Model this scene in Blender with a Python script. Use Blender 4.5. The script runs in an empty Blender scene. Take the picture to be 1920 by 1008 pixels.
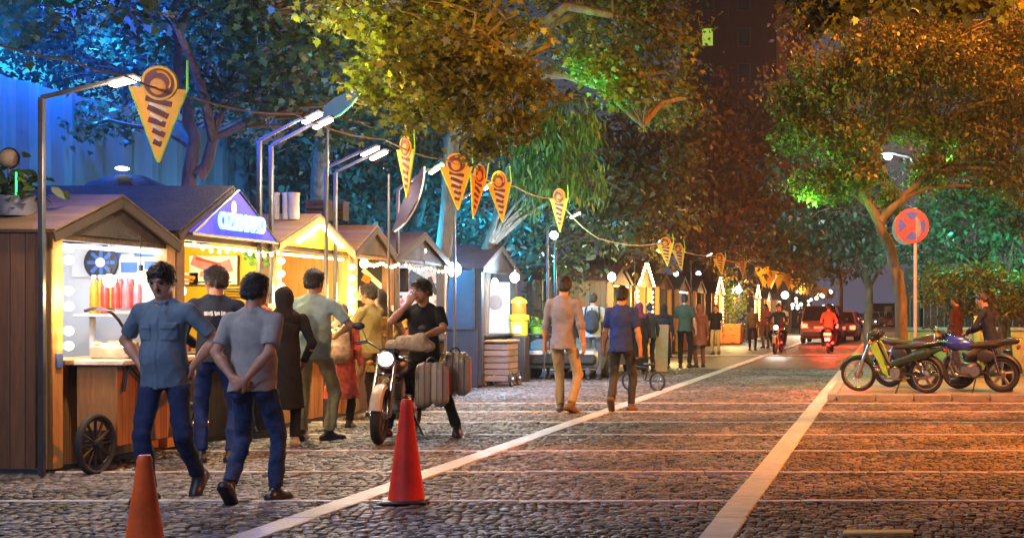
import bpy, bmesh, math, random
import numpy as np
from mathutils import Vector, Matrix, Euler, Quaternion
PI = math.pi
R = math.radians
scene = bpy.context.scene
COL = scene.collection
rng = random.Random(7)

# ---------------------------------------------------------------- camera
F, CX, HY, CH = 2400.0, 1665.0, 585.0, 1.4
cam_d = bpy.data.cameras.new('camera')
cam = bpy.data.objects.new('camera', cam_d)
COL.objects.link(cam)
cam.location = (0, 0, CH)
cam.rotation_euler = (R(90), 0, 0)
cam_d.sensor_width = 36.0
cam_d.lens = 36.0 * F / 1920.0
cam_d.shift_x = -(CX - 960.0) / 1920.0
cam_d.shift_y = (HY - 504.0) / 1920.0
cam_d.clip_start = 0.1
cam_d.clip_end = 3000
scene.camera = cam

def gp(px, py):
    Y = F * CH / (py - HY)
    return Vector(((px - CX) * Y / F, Y, 0.0))
def at(px, py, Y):
    return Vector(((px - CX) * Y / F, Y, CH + (HY - py) * Y / F))

# ---------------------------------------------------------------- tags
def tag(o, label=None, cat=None, group=None, kind=None):
    if label: o['label'] = label
    if cat: o['category'] = cat
    if group: o['group'] = group
    if kind: o['kind'] = kind
    return o
def empty(name, loc=(0, 0, 0), rz=0.0, label=None, cat=None, group=None):
    o = bpy.data.objects.new(name, None)
    COL.objects.link(o)
    o.location = loc
    o.rotation_euler = (0, 0, rz)
    o.empty_display_size = 0.1
    return tag(o, label, cat, group)
def wm(o):
    m = o.matrix_basis.copy()
    while o.parent:
        o = o.parent
        m = o.matrix_basis @ m
    return m
KIDS = {}
def set_parent(c, p):
    c.parent = p
    KIDS.setdefault(p.name, []).append(c)
def copy_tree(o, parent=None):
    c = o.copy()
    COL.objects.link(c)
    if parent is not None:
        set_parent(c, parent)
    for ch in KIDS.get(o.name, []):
        copy_tree(ch, c)
    return c

# ---------------------------------------------------------------- materials
def _nodes(name):
    m = bpy.data.materials.new(name)
    m.use_nodes = True
    nt = m.node_tree
    b = nt.nodes['Principled BSDF']
    return m, nt, b
def N(nt, t, **kw):
    n = nt.nodes.new(t)
    for k, v in kw.items():
        if k.startswith('i_'):
            n.inputs[k[2:].replace('_', ' ')].default_value = v
        else:
            setattr(n, k, v)
    return n
def L(nt, a, b):
    nt.links.new(a, b)
def c4(c, s=1.0):
    return (c[0] * s, c[1] * s, c[2] * s, 1.0)
MATS = {}
def mat(name, color, rough=0.6, metal=0.0, var=0.25, scale=8.0, bump=0.0, bscale=60.0, spec=0.5, coat=0.0, island=0.0, stretch=(1, 1, 1)):
    """A surface with mottled colour, optional fine bump and per-piece variation."""
    if name in MATS: return MATS[name]
    m, nt, b = _nodes(name)
    tc = N(nt, 'ShaderNodeTexCoord')
    mp = N(nt, 'ShaderNodeMapping')
    mp.inputs['Scale'].default_value = stretch
    L(nt, tc.outputs['Object'], mp.inputs['Vector'])
    nz = N(nt, 'ShaderNodeTexNoise', i_Scale=scale, i_Detail=6.0, i_Roughness=0.65)
    L(nt, mp.outputs[0], nz.inputs['Vector'])
    cr = N(nt, 'ShaderNodeValToRGB')
    cr.color_ramp.elements[0].position = 0.3
    cr.color_ramp.elements[1].position = 0.72
    cr.color_ramp.elements[0].color = c4(color, 1 - var)
    cr.color_ramp.elements[1].color = c4(color, 1 + var)
    L(nt, nz.outputs['Fac'], cr.inputs[0])
    out = cr.outputs[0]
    if island:
        ge = N(nt, 'ShaderNodeNewGeometry')
        mr = N(nt, 'ShaderNodeMapRange')
        mr.inputs['To Min'].default_value = 1 - island
        mr.inputs['To Max'].default_value = 1 + island
        L(nt, ge.outputs['Random Per Island'], mr.inputs['Value'])
        mx = N(nt, 'ShaderNodeVectorMath', operation='SCALE')
        L(nt, out, mx.inputs[0]); L(nt, mr.outputs[0], mx.inputs['Scale'])
        out = mx.outputs[0]
    L(nt, out, b.inputs['Base Color'])
    b.inputs['Roughness'].default_value = rough
    b.inputs['Metallic'].default_value = metal
    b.inputs['Specular IOR Level'].default_value = spec
    b.inputs['Coat Weight'].default_value = coat
    if bump:
        n2 = N(nt, 'ShaderNodeTexNoise', i_Scale=bscale, i_Detail=5.0)
        L(nt, mp.outputs[0], n2.inputs['Vector'])
        bp = N(nt, 'ShaderNodeBump', i_Strength=bump, i_Distance=0.02)
        L(nt, n2.outputs['Fac'], bp.inputs['Height'])
        L(nt, bp.outputs[0], b.inputs['Normal'])
    MATS[name] = m
    return m
def emit(name, color, strength, sample=False):
    if name in MATS: return MATS[name]
    m, nt, b = _nodes(name)
    b.inputs['Base Color'].default_value = c4(color, 0.8)
    b.inputs['Emission Color'].default_value = c4(color)
    b.inputs['Emission Strength'].default_value = strength
    if not sample:
        m.cycles.emission_sampling = 'NONE'
    MATS[name] = m
    return m
def planks(name, color, width=0.11, axis='x', rough=0.6, var=0.35, dark=0.35):
    """Wooden boards: grain, a tone for every board, dark joints. axis = the direction the boards follow each other."""
    if name in MATS: return MATS[name]
    m, nt, b = _nodes(name)
    tc = N(nt, 'ShaderNodeTexCoord')
    sp = N(nt, 'ShaderNodeSeparateXYZ')
    L(nt, tc.outputs['Object'], sp.inputs[0])
    src = {'x': 'X', 'y': 'Y', 'z': 'Z'}[axis]
    dv = N(nt, 'ShaderNodeMath', operation='DIVIDE'); dv.inputs[1].default_value = width
    L(nt, sp.outputs[src], dv.inputs[0])
    fl = N(nt, 'ShaderNodeMath', operation='FLOOR'); L(nt, dv.outputs[0], fl.inputs[0])
    fr = N(nt, 'ShaderNodeMath', operation='FRACT'); L(nt, dv.outputs[0], fr.inputs[0])
    wn = N(nt, 'ShaderNodeTexWhiteNoise', noise_dimensions='1D'); L(nt, fl.outputs[0], wn.inputs['W'])
    mp = N(nt, 'ShaderNodeMapping')
    sc = {'x': (14, 14, 1.2), 'y': (14, 14, 1.2), 'z': (1.5, 1.5, 16)}[axis]
    mp.inputs['Scale'].default_value = sc
    L(nt, tc.outputs['Object'], mp.inputs['Vector'])
    nz = N(nt, 'ShaderNodeTexNoise', i_Scale=2.5, i_Detail=7.0, i_Roughness=0.7, i_Distortion=0.6)
    L(nt, mp.outputs[0], nz.inputs['Vector'])
    cr = N(nt, 'ShaderNodeValToRGB')
    cr.color_ramp.elements[0].position = 0.28; cr.color_ramp.elements[1].position = 0.75
    cr.color_ramp.elements[0].color = c4(color, 1 - var); cr.color_ramp.elements[1].color = c4(color, 1 + var)
    L(nt, nz.outputs['Fac'], cr.inputs[0])
    mr = N(nt, 'ShaderNodeMapRange'); mr.inputs['To Min'].default_value = 0.7; mr.inputs['To Max'].default_value = 1.25
    L(nt, wn.outputs['Value'], mr.inputs['Value'])
    # joint mask
    pp = N(nt, 'ShaderNodeMath', operation='PINGPONG'); pp.inputs[1].default_value = 0.5
    L(nt, fr.outputs[0], pp.inputs[0])
    jm = N(nt, 'ShaderNodeMapRange'); jm.inputs['From Min'].default_value = 0.0; jm.inputs['From Max'].default_value = 0.07
    jm.inputs['To Min'].default_value = dark; jm.inputs['To Max'].default_value = 1.0
    L(nt, pp.outputs[0], jm.inputs['Value'])
    ml = N(nt, 'ShaderNodeMath', operation='MULTIPLY'); L(nt, mr.outputs[0], ml.inputs[0]); L(nt, jm.outputs[0], ml.inputs[1])
    vs = N(nt, 'ShaderNodeVectorMath', operation='SCALE'); L(nt, cr.outputs[0], vs.inputs[0]); L(nt, ml.outputs[0], vs.inputs['Scale'])
    L(nt, vs.outputs[0], b.inputs['Base Color'])
    b.inputs['Roughness'].default_value = rough
    bp = N(nt, 'ShaderNodeBump', i_Strength=0.5, i_Distance=0.01)
    ad = N(nt, 'ShaderNodeMath', operation='MULTIPLY_ADD'); ad.inputs[1].default_value = 0.25
    L(nt, nz.outputs['Fac'], ad.inputs[0]); L(nt, jm.outputs[0], ad.inputs[2])
    L(nt, ad.outputs[0], bp.inputs['Height']); L(nt, bp.outputs[0], b.inputs['Normal'])
    MATS[name] = m
    return m
def leafmat(name, color, var=0.5, trans=0.4, warm=0.0):
    if name in MATS: return MATS[name]
    m = bpy.data.materials.new(name); m.use_nodes = True
    nt = m.node_tree; nt.nodes.remove(nt.nodes['Principled BSDF'])
    out = nt.nodes['Material Output']
    ge = N(nt, 'ShaderNodeNewGeometry')
    cr = N(nt, 'ShaderNodeValToRGB')
    e = cr.color_ramp.elements
    e[0].position = 0.0; e[0].color = c4(color, 1 - var)
    e[1].position = 1.0; e[1].color = c4((color[0] * (1.3 + warm), color[1] * 1.3, color[2] * 0.9))
    k = e.new(0.55); k.color = c4(color)
    L(nt, ge.outputs['Random Per Island'], cr.inputs[0])
    d = N(nt, 'ShaderNodeBsdfDiffuse'); t = N(nt, 'ShaderNodeBsdfTranslucent'); g = N(nt, 'ShaderNodeBsdfGlossy')
    g.inputs['Roughness'].default_value = 0.45
    L(nt, cr.outputs[0], d.inputs[0]); L(nt, cr.outputs[0], t.inputs[0])
    g.inputs[0].default_value = (0.9, 0.9, 0.9, 1)
    m1 = N(nt, 'ShaderNodeMixShader'); m1.inputs[0].default_value = trans
    L(nt, d.outputs[0], m1.inputs[1]); L(nt, t.outputs[0], m1.inputs[2])
    m2 = N(nt, 'ShaderNodeMixShader'); m2.inputs[0].default_value = 0.05
    L(nt, m1.outputs[0], m2.inputs[1]); L(nt, g.outputs[0], m2.inputs[2])
    L(nt, m2.outputs[0], out.inputs[0])
    MATS[name] = m
    return m

# ---------------------------------------------------------------- mesh building
def np_mesh(name, co, faces_flat, loop_start, smooth=True):
    me = bpy.data.meshes.new(name)
    me.vertices.add(len(co)); me.vertices.foreach_set('co', np.asarray(co, np.float32).ravel())
    me.loops.add(len(faces_flat)); me.loops.foreach_set('vertex_index', np.asarray(faces_flat, np.int32))
    me.polygons.add(len(loop_start)); me.polygons.foreach_set('loop_start', np.asarray(loop_start, np.int32))
    if smooth: me.polygons.foreach_set('use_smooth', np.ones(len(loop_start), bool))
    me.update(calc_edges=True)
    return me
def link_mesh(name, me, material, parent=None):
    o = bpy.data.objects.new(name, me)
    COL.objects.link(o)
    if material: me.materials.append(material)
    if parent is not None: set_parent(o, parent)
    return o

class MB:
    """Collects boxes, tubes, lathes and prisms; build() links them as ONE mesh object."""
    def __init__(s, M=None):
        s.v = []; s.f = []; s.M = M or Matrix()
    def add(s, vs, fs):
        n = len(s.v)
        s.v += [s.M @ Vector(v) for v in vs]
        s.f += [tuple(i + n for i in f) for f in fs]
        return s
    def box(s, c, d, rot=None, bev=0.0):
        x, y, z = d[0] / 2, d[1] / 2, d[2] / 2
        b = min(bev, x * .9, y * .9, z * .9)
        rm = rot if isinstance(rot, Matrix) else (Euler(rot).to_matrix() if rot else Matrix.Identity(3))
        c = Vector(c)
        if b <= 0:
            vs = [(sx * x, sy * y, sz * z) for sx in (-1, 1) for sy in (-1, 1) for sz in (-1, 1)]
            fs = [(0, 1, 3, 2), (4, 6, 7, 5), (0, 4, 5, 1), (2, 3, 7, 6), (0, 2, 6, 4), (1, 5, 7, 3)]
        else:
            vs = []; idx = {}
            for sx in (-1, 1):
                for sy in (-1, 1):
                    for sz in (-1, 1):
                        for a in range(3):
                            p = [sx * (x - b), sy * (y - b), sz * (z - b)]
                            p[a] = (sx, sy, sz)[a] * (x, y, z)[a]
                            idx[(sx, sy, sz, a)] = len(vs); vs.append(tuple(p))
            fs = []
            S = (-1, 1)
            for a in range(3):
                o1, o2 = [k for k in range(3) if k != a]
                for sg in S:
                    q = []
                    for (u, w) in ((-1, -1), (1, -1), (1, 1), (-1, 1)):
                        k = [0, 0, 0]; k[a] = sg; k[o1] = u; k[o2] = w
                        q.append(idx[(k[0], k[1], k[2], a)])
                    fs.append(tuple(q))
                # edges along axis a
                for u in S:
                    for w in S:
                        k0 = [0, 0, 0]; k1 = [0, 0, 0]
                        k0[a] = -1; k1[a] = 1
                        for k in (k0, k1): k[o1] = u; k[o2] = w
                        fs.append((idx[(*k0, o1)], idx[(*k1, o1)], idx[(*k1, o2)], idx[(*k0, o2)]))
            for sx in S:
                for sy in S:
                    for sz in S:
                        fs.append(tuple(idx[(sx, sy, sz, a)] for a in range(3)))
        return s.add([c + rm @ Vector(v) for v in vs], fs)
    def tube(s, pts, r, seg=8, caps=True, closed=False):
        pts = [Vector(p) for p in pts]; n = len(pts)
        rs = r if isinstance(r, (list, tuple)) else [r] * n
        vs = []; fs = []
        prev = None
        for i, p in enumerate(pts):
            if closed: t = pts[(i + 1) % n] - pts[i - 1]
            else: t = pts[min(i + 1, n - 1)] - pts[max(i - 1, 0)]
            t.normalize()
            if prev is None:
                a = Vector((0, 0, 1)) if abs(t.z) < .9 else Vector((1, 0, 0))
                u = t.cross(a).normalized()
            else:
                u = (prev - t * prev.dot(t)).normalized()
            prev = u
            w = t.cross(u)
            for k in range(seg):
                an = 2 * PI * k / seg
                vs.append(p + (u * math.cos(an) + w * math.sin(an)) * rs[i])
        m = n if closed else n - 1
        for i in range(m):
            j = (i + 1) % n
            for k in range(seg):
                k2 = (k + 1) % seg
                fs.append((i * seg + k, i * seg + k2, j * seg + k2, j * seg + k))
        if caps and not closed:
            fs.append(tuple(range(seg - 1, -1, -1)))
            fs.append(tuple((n - 1) * seg + k for k in range(seg)))
        return s.add(vs, fs)
    def lathe(s, prof, seg=20, M=None, caps=True):
        M = M or Matrix()
        vs = []; fs = []
        n = len(prof)
        for (r, z) in prof:
            for k in range(seg):
                a = 2 * PI * k / seg
                vs.append(M @ Vector((r * math.cos(a), r * math.sin(a), z)))
        for i in range(n - 1):
            for k in range(seg):
                k2 = (k + 1) % seg
                fs.append((i * seg + k, i * seg + k2, (i + 1) * seg + k2, (i + 1) * seg + k))
        if caps:
            if prof[0][0] > 1e-5: fs.append(tuple(range(seg - 1, -1, -1)))
            if prof[-1][0] > 1e-5: fs.append(tuple((n - 1) * seg + k for k in range(seg)))
        return s.add(vs, fs)
    def sphere(s, c, r, seg=12, rot=None):
        if not isinstance(r, (list, tuple)): r = (r, r, r)
        rings = max(4, seg // 2)
        rm = Euler(rot).to_matrix() if rot else Matrix.Identity(3)
        vs = []; fs = []
        c = Vector(c)
        for i in range(rings + 1):
            th = PI * i / rings
            for k in range(seg):
                a = 2 * PI * k / seg
                vs.append(c + rm @ Vector((r[0] * math.sin(th) * math.cos(a), r[1] * math.sin(th) * math.sin(a), -r[2] * math.cos(th))))
        for i in range(rings):
            for k in range(seg):
                k2 = (k + 1) % seg
                fs.append((i * seg + k, i * seg + k2, (i + 1) * seg + k2, (i + 1) * seg + k))
        return s.add(vs, fs)
    def torus(s, c, RR, r, axis='x', seg=28, sub=8, M=None, arc=None, flat=1.0):
        pts = []
        vs = []; fs = []
        n = seg
        a0, a1 = arc or (0, 2 * PI)
        full = arc is None
        m = n if full else n + 1
        for i in range(m):
            a = a0 + (a1 - a0) * i / n
            for k in range(sub):
                b = 2 * PI * k / sub
                rad = RR + r * math.cos(b); h = r * flat * math.sin(b)
                u, w = rad * math.cos(a), rad * math.sin(a)
                p = {'x': (h, u, w), 'y': (u, h, w), 'z': (u, w, h)}[axis]
                vs.append(Vector(c) + Vector(p))
        for i in range(m if full else n):
            j = (i + 1) % m
            for k in range(sub):
                k2 = (k + 1) % sub
                fs.append((i * sub + k, j * sub + k, j * sub + k2, i * sub + k2))
        if not full:
            fs.append(tuple(range(sub))); fs.append(tuple((m - 1) * sub + k for k in range(sub)))
        return s.add(vs, fs)
    def prism(s, poly, t, M=None):
        """poly: list of (u,w) in the local XZ plane, thickness t along Y (centred)."""
        M = M or Matrix()
        n = len(poly)
        vs = [M @ Vector((u, -t / 2, w)) for u, w in poly] + [M @ Vector((u, t / 2, w)) for u, w in poly]
        fs = [tuple(range(n)), tuple(range(2 * n - 1, n - 1, -1))]
        for i in range(n):
            j = (i + 1) % n
            fs.append((i, i + n, j + n, j))
        return s.add(vs, fs)
    def loft(s, rings, caps=True):
        n = len(rings[0]); vs = [p for r in rings for p in r]; fs = []
        for i in range(len(rings) - 1):
            for k in range(n):
                k2 = (k + 1) % n
                fs.append((i * n + k, i * n + k2, (i + 1) * n + k2, (i + 1) * n + k))
        if caps:
            fs.append(tuple(range(n - 1, -1, -1))); fs.append(tuple((len(rings) - 1) * n + k for k in range(n)))
        return s.add(vs, fs)
    def build(s, name, material, parent=None, world=False, smooth=True, angle=0.7):
        vs = s.v
        if world and parent is not None:
            inv = wm(parent).inverted()
            vs = [inv @ v for v in vs]
        me = bpy.data.meshes.new(name)
        me.from_pydata([tuple(v) for v in vs], [], s.f)
        bm = bmesh.new(); bm.from_mesh(me)
        bmesh.ops.recalc_face_normals(bm, faces=bm.faces)
        bm.to_mesh(me); bm.free()
        if smooth:
            me.polygons.foreach_set('use_smooth', [True] * len(me.polygons))
            me.set_sharp_from_angle(angle=angle)
        return link_mesh(name, me, material, parent)

def tf(loc=(0, 0, 0), rot=(0, 0, 0), sc=(1, 1, 1)):
    return Matrix.LocRotScale(Vector(loc), Euler(rot), Vector(sc))

# ---------------------------------------------------------------- smooth solids by distance fields
class SDF:
    def __init__(s): s.pr = []
    def rc(s, a, b, ra, rb, k=.02, fr=None, cut=None, sub=False):
        """tapered limb from a to b; fr = (3x3 axes rows, scales) squashes it; cut = (point, normal) trims it."""
        s.pr.append(('rc', np.array(a, float), np.array(b, float), ra, rb, k, fr, cut, sub)); return s
    def ell(s, c, r, rot=None, k=.02, cut=None, sub=False):
        s.pr.append(('el', np.array(c, float), np.array(r, float), rot, None, k, None, cut, sub)); return s
    def grid(s, h):
        lo = np.full(3, 1e9); hi = -lo
        for p in s.pr:
            if p[8]: continue
            if p[0] == 'rc':
                m = max(p[3], p[4]) * (max(1, max(p[6][1])) if p[6] else 1)
                lo = np.minimum(lo, np.minimum(p[1], p[2]) - m); hi = np.maximum(hi, np.maximum(p[1], p[2]) + m)
            else:
                m = max(p[2]); lo = np.minimum(lo, p[1] - m); hi = np.maximum(hi, p[1] + m)
        lo -= 3 * h + .015; hi += 3 * h + .015
        n = np.ceil((hi - lo) / h).astype(int) + 1
        return lo, n
    def mesh(s, h, disp=None):
        lo, n = s.grid(h)
        D = np.full(n, 9.0, np.float32)
        ax = [lo[i] + h * np.arange(n[i]) for i in range(3)]
        for p in s.pr:
            kind, k, cut, sub = p[0], p[5], p[7], p[8]
            if kind == 'rc':
                m = max(p[3], p[4]) * (max(1, max(p[6][1])) if p[6] else 1)
                l0 = np.minimum(p[1], p[2]) - m; h0 = np.maximum(p[1], p[2]) + m
            else:
                m = max(p[2]); l0 = p[1] - m; h0 = p[1] + m
            pad = k + 3 * h + .012
            i0 = np.maximum(0, np.floor((l0 - pad - lo) / h).astype(int)); i1 = np.minimum(n, np.ceil((h0 + pad - lo) / h).astype(int) + 1)
            if np.any(i1 <= i0): continue
            sl = tuple(slice(a, b) for a, b in zip(i0, i1))
            P = np.stack(np.meshgrid(*[ax[i][sl[i]] for i in range(3)], indexing='ij'), -1)
            if kind == 'rc':
                a, b = p[1], p[2]
                Q = P
                q = 1.0
                if p[6]:
                    A = np.array(p[6][0], float); S = np.array(p[6][1], float)
                    Q = (P @ A.T) / S; a = (A @ a) / S; b = (A @ b) / S; q = min(S)
                ba = b - a; den = max(ba @ ba, 1e-9)
                t = np.clip(((Q - a) @ ba) / den, 0, 1)
                d = (np.linalg.norm(Q - a - t[..., None] * ba, axis=-1) - (p[3] + (p[4] - p[3]) * t)) * q
            else:
                Q = P - p[1]
                if p[3] is not None: Q = Q @ np.array(p[3], float).T
                k0 = np.linalg.norm(Q / p[2], axis=-1); k1 = np.linalg.norm(Q / (p[2] ** 2), axis=-1) + 1e-9
                d = k0 * (k0 - 1) / k1
                d = np.where(k0 < 1e-4, -min(p[2]), d)
            if cut is not None:
                for (cp, cn) in (cut if isinstance(cut, list) else [cut]):
                    d = np.maximum(d, (P - np.array(cp, float)) @ np.array(cn, float))
            E = D[sl]
            if sub:
                D[sl] = np.maximum(E, -d) if k < 1e-4 else (lambda x, y, kk: np.maximum(x, y) + np.maximum(kk - np.abs(x - y), 0) ** 2 / (4 * kk))(E, -d, k)
            elif k < 1e-4:
                D[sl] = np.minimum(E, d)
            else:
                D[sl] = np.minimum(E, d) - np.maximum(k - np.abs(E - d), 0) ** 2 / (4 * k)
        if disp is not None:
            near = np.abs(D) < .05
            ii = np.argwhere(near)
            P = lo + ii * h
            D[near] += disp(P).astype(np.float32)
        return surface_nets(D, lo, h)
def surface_nets(D, lo, h):
    S = D < 0
    nx, ny, nz = D.shape
    cnt = np.zeros((nx - 1, ny - 1, nz - 1), np.int8)
    cor = [(i, j, k) for i in (0, 1) for j in (0, 1) for k in (0, 1)]
    for (i, j, k) in cor: cnt += S[i:nx - 1 + i, j:ny - 1 + j, k:nz - 1 + k]
    mask = (cnt > 0) & (cnt < 8)
    cells = np.argwhere(mask)
    idx = np.full(mask.shape, -1, np.int32); idx[mask] = np.arange(len(cells))
    vals = np.stack([D[cells[:, 0] + i, cells[:, 1] + j, cells[:, 2] + k] for (i, j, k) in cor], 1)
    acc = np.zeros((len(cells), 3)); num = np.zeros(len(cells))
    for a in range(8):
        for b in range(a + 1, 8):
            if sum(abs(cor[a][q] - cor[b][q]) for q in range(3)) != 1: continue
            da, db = vals[:, a], vals[:, b]
            c = (da < 0) != (db < 0)
            t = np.where(c, da / np.where(c, da - db, 1), 0)
            pa = np.array(cor[a]); pb = np.array(cor[b])
            acc += np.where(c[:, None], pa + t[:, None] * (pb - pa), 0); num += c
    V = lo + (cells + acc / num[:, None]) * h
    quads = []
    for axis in range(3):
        sl0 = [slice(None)] * 3; sl1 = [slice(None)] * 3
        sl0[axis] = slice(0, -1); sl1[axis] = slice(1, None)
        c = S[tuple(sl0)] != S[tuple(sl1)]
        e = np.argwhere(c)
        o1, o2 = [(1, 2), (2, 0), (0, 1)][axis]
        ok = (e[:, o1] > 0) & (e[:, o2] > 0) & (e[:, o1] < D.shape[o1] - 1) & (e[:, o2] < D.shape[o2] - 1)
        e = e[ok]
        def g(d1, d2):
            q = e.copy(); q[:, o1] += d1; q[:, o2] += d2
            return idx[q[:, 0], q[:, 1], q[:, 2]]
        Q = np.stack([g(-1, -1), g(0, -1), g(0, 0), g(-1, 0)], 1)
        neg = S[e[:, 0], e[:, 1], e[:, 2]]
        Q[~neg] = Q[~neg][:, ::-1]
        quads.append(Q)
    Q = np.concatenate(quads)
    Q = Q[(Q >= 0).all(1)]
    return V, Q
def sdf_obj(name, sdf, h, material, parent=None, disp=None):
    V, Q = sdf.mesh(h, disp)
    me = np_mesh(name, V, Q.ravel(), np.arange(len(Q)) * 4)
    return link_mesh(name, me, material, parent)
# ================================================================= people
SKIN = mat('skin', (0.44, 0.215, 0.125), rough=0.5, var=0.12, scale=20)
HAIR = mat('hair', (0.018, 0.013, 0.011), rough=0.45, var=0.5, scale=60, bump=0.6, bscale=90, stretch=(1, 1, .35))
EYE = mat('eye_dark', (0.02, 0.015, 0.012), rough=0.15)
LIP = mat('lip', (0.28, 0.1, 0.08), rough=0.5)
def cloth(name, color, var=0.16, **kw):
    return mat('cloth_' + name, color, rough=0.85, var=var, scale=14, bump=0.25, bscale=220, spec=0.2, **kw)
def V3(*a): return np.array(a, float)
def ik(a, b, l1, l2, pole):
    d = b - a; L_ = np.linalg.norm(d)
    m = (l1 + l2) * .998
    if L_ > m: b = a + d / L_ * m; d = b - a; L_ = m
    x = (l1 * l1 - l2 * l2 + L_ * L_) / (2 * L_)
    h = math.sqrt(max(l1 * l1 - x * x, 0))
    u = d / L_; p = np.array(pole, float); p = p - u * (p @ u); p /= np.linalg.norm(p)
    return a + u * x + p * h, b
def unit(v):
    v = np.array(v, float); return v / np.linalg.norm(v)
def rotm(yaw=0, pitch=0, roll=0):
    """pitch > 0 tips forwards (towards +y)"""
    return np.array((Matrix.Rotation(yaw, 3, 'Z') @ Matrix.Rotation(-pitch, 3, 'X') @ Matrix.Rotation(roll, 3, 'Y')))

def add_hand(S, w, d, n, th, curl=.35, fat=1.0, pinch=None):
    d = unit(d); n = np.array(n, float); n = unit(n - d * (n @ d)); th = unit(th)
    for q, r in ((.026, .016), (.008, .017), (-.010, .016), (-.026, .0145)):
        S.rc(w + th * q * .6 + d * .008, w + d * .088 + th * q, .019, r * max(1, fat * .9), k=.012)
    Ls = (.070, .079, .073, .058)
    for i, q in enumerate((.029, .010, -.010, -.028)):
        b = w + d * .086 + th * q
        c = curl * (1 + .12 * i)
        d1 = unit(d * math.cos(c) + n * math.sin(c) + th * q * 1.5); d2 = unit(d * math.cos(2.1 * c) + n * math.sin(2.1 * c))
        m = b + d1 * Ls[i] * .52; e = m + d2 * Ls[i] * .48
        S.rc(b, m, .0098 * fat, .0092 * fat, k=.006); S.rc(m, e, .0092 * fat, .0078 * fat, k=.004)
    b = w + d * .022 + th * .026
    m = b + unit(d * .75 + th * .75 + n * .25) * .045; e = m + unit(d * .95 + th * .25 + n * .35 * (1 + curl)) * .034
    S.rc(b, m, .0145 * fat, .0115 * fat, k=.012); S.rc(m, e, .0115 * fat, .0092 * fat, k=.004)

def folds(seed, amp, fx=1.0):
    r = random.Random(seed)
    W = []
    for i in range(6):
        v = np.array([r.uniform(-1, 1), r.uniform(-1, 1), r.uniform(-.7, .7)]); v /= np.linalg.norm(v)
        W.append((v * r.uniform(18, 44) * fx, r.uniform(0, 6.3)))
    def f(P):
        w = np.sin(P @ V3(7, 9, 5) + seed) * .6
        s = 0
        for v, ph in W:
            s = s + .45 - 1.5 * (1 - np.abs(np.sin((P @ v) * .5 + ph + w))) ** 2.5
        return -s * amp / 3.2 if False else s * amp / 3.2
    return f

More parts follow.
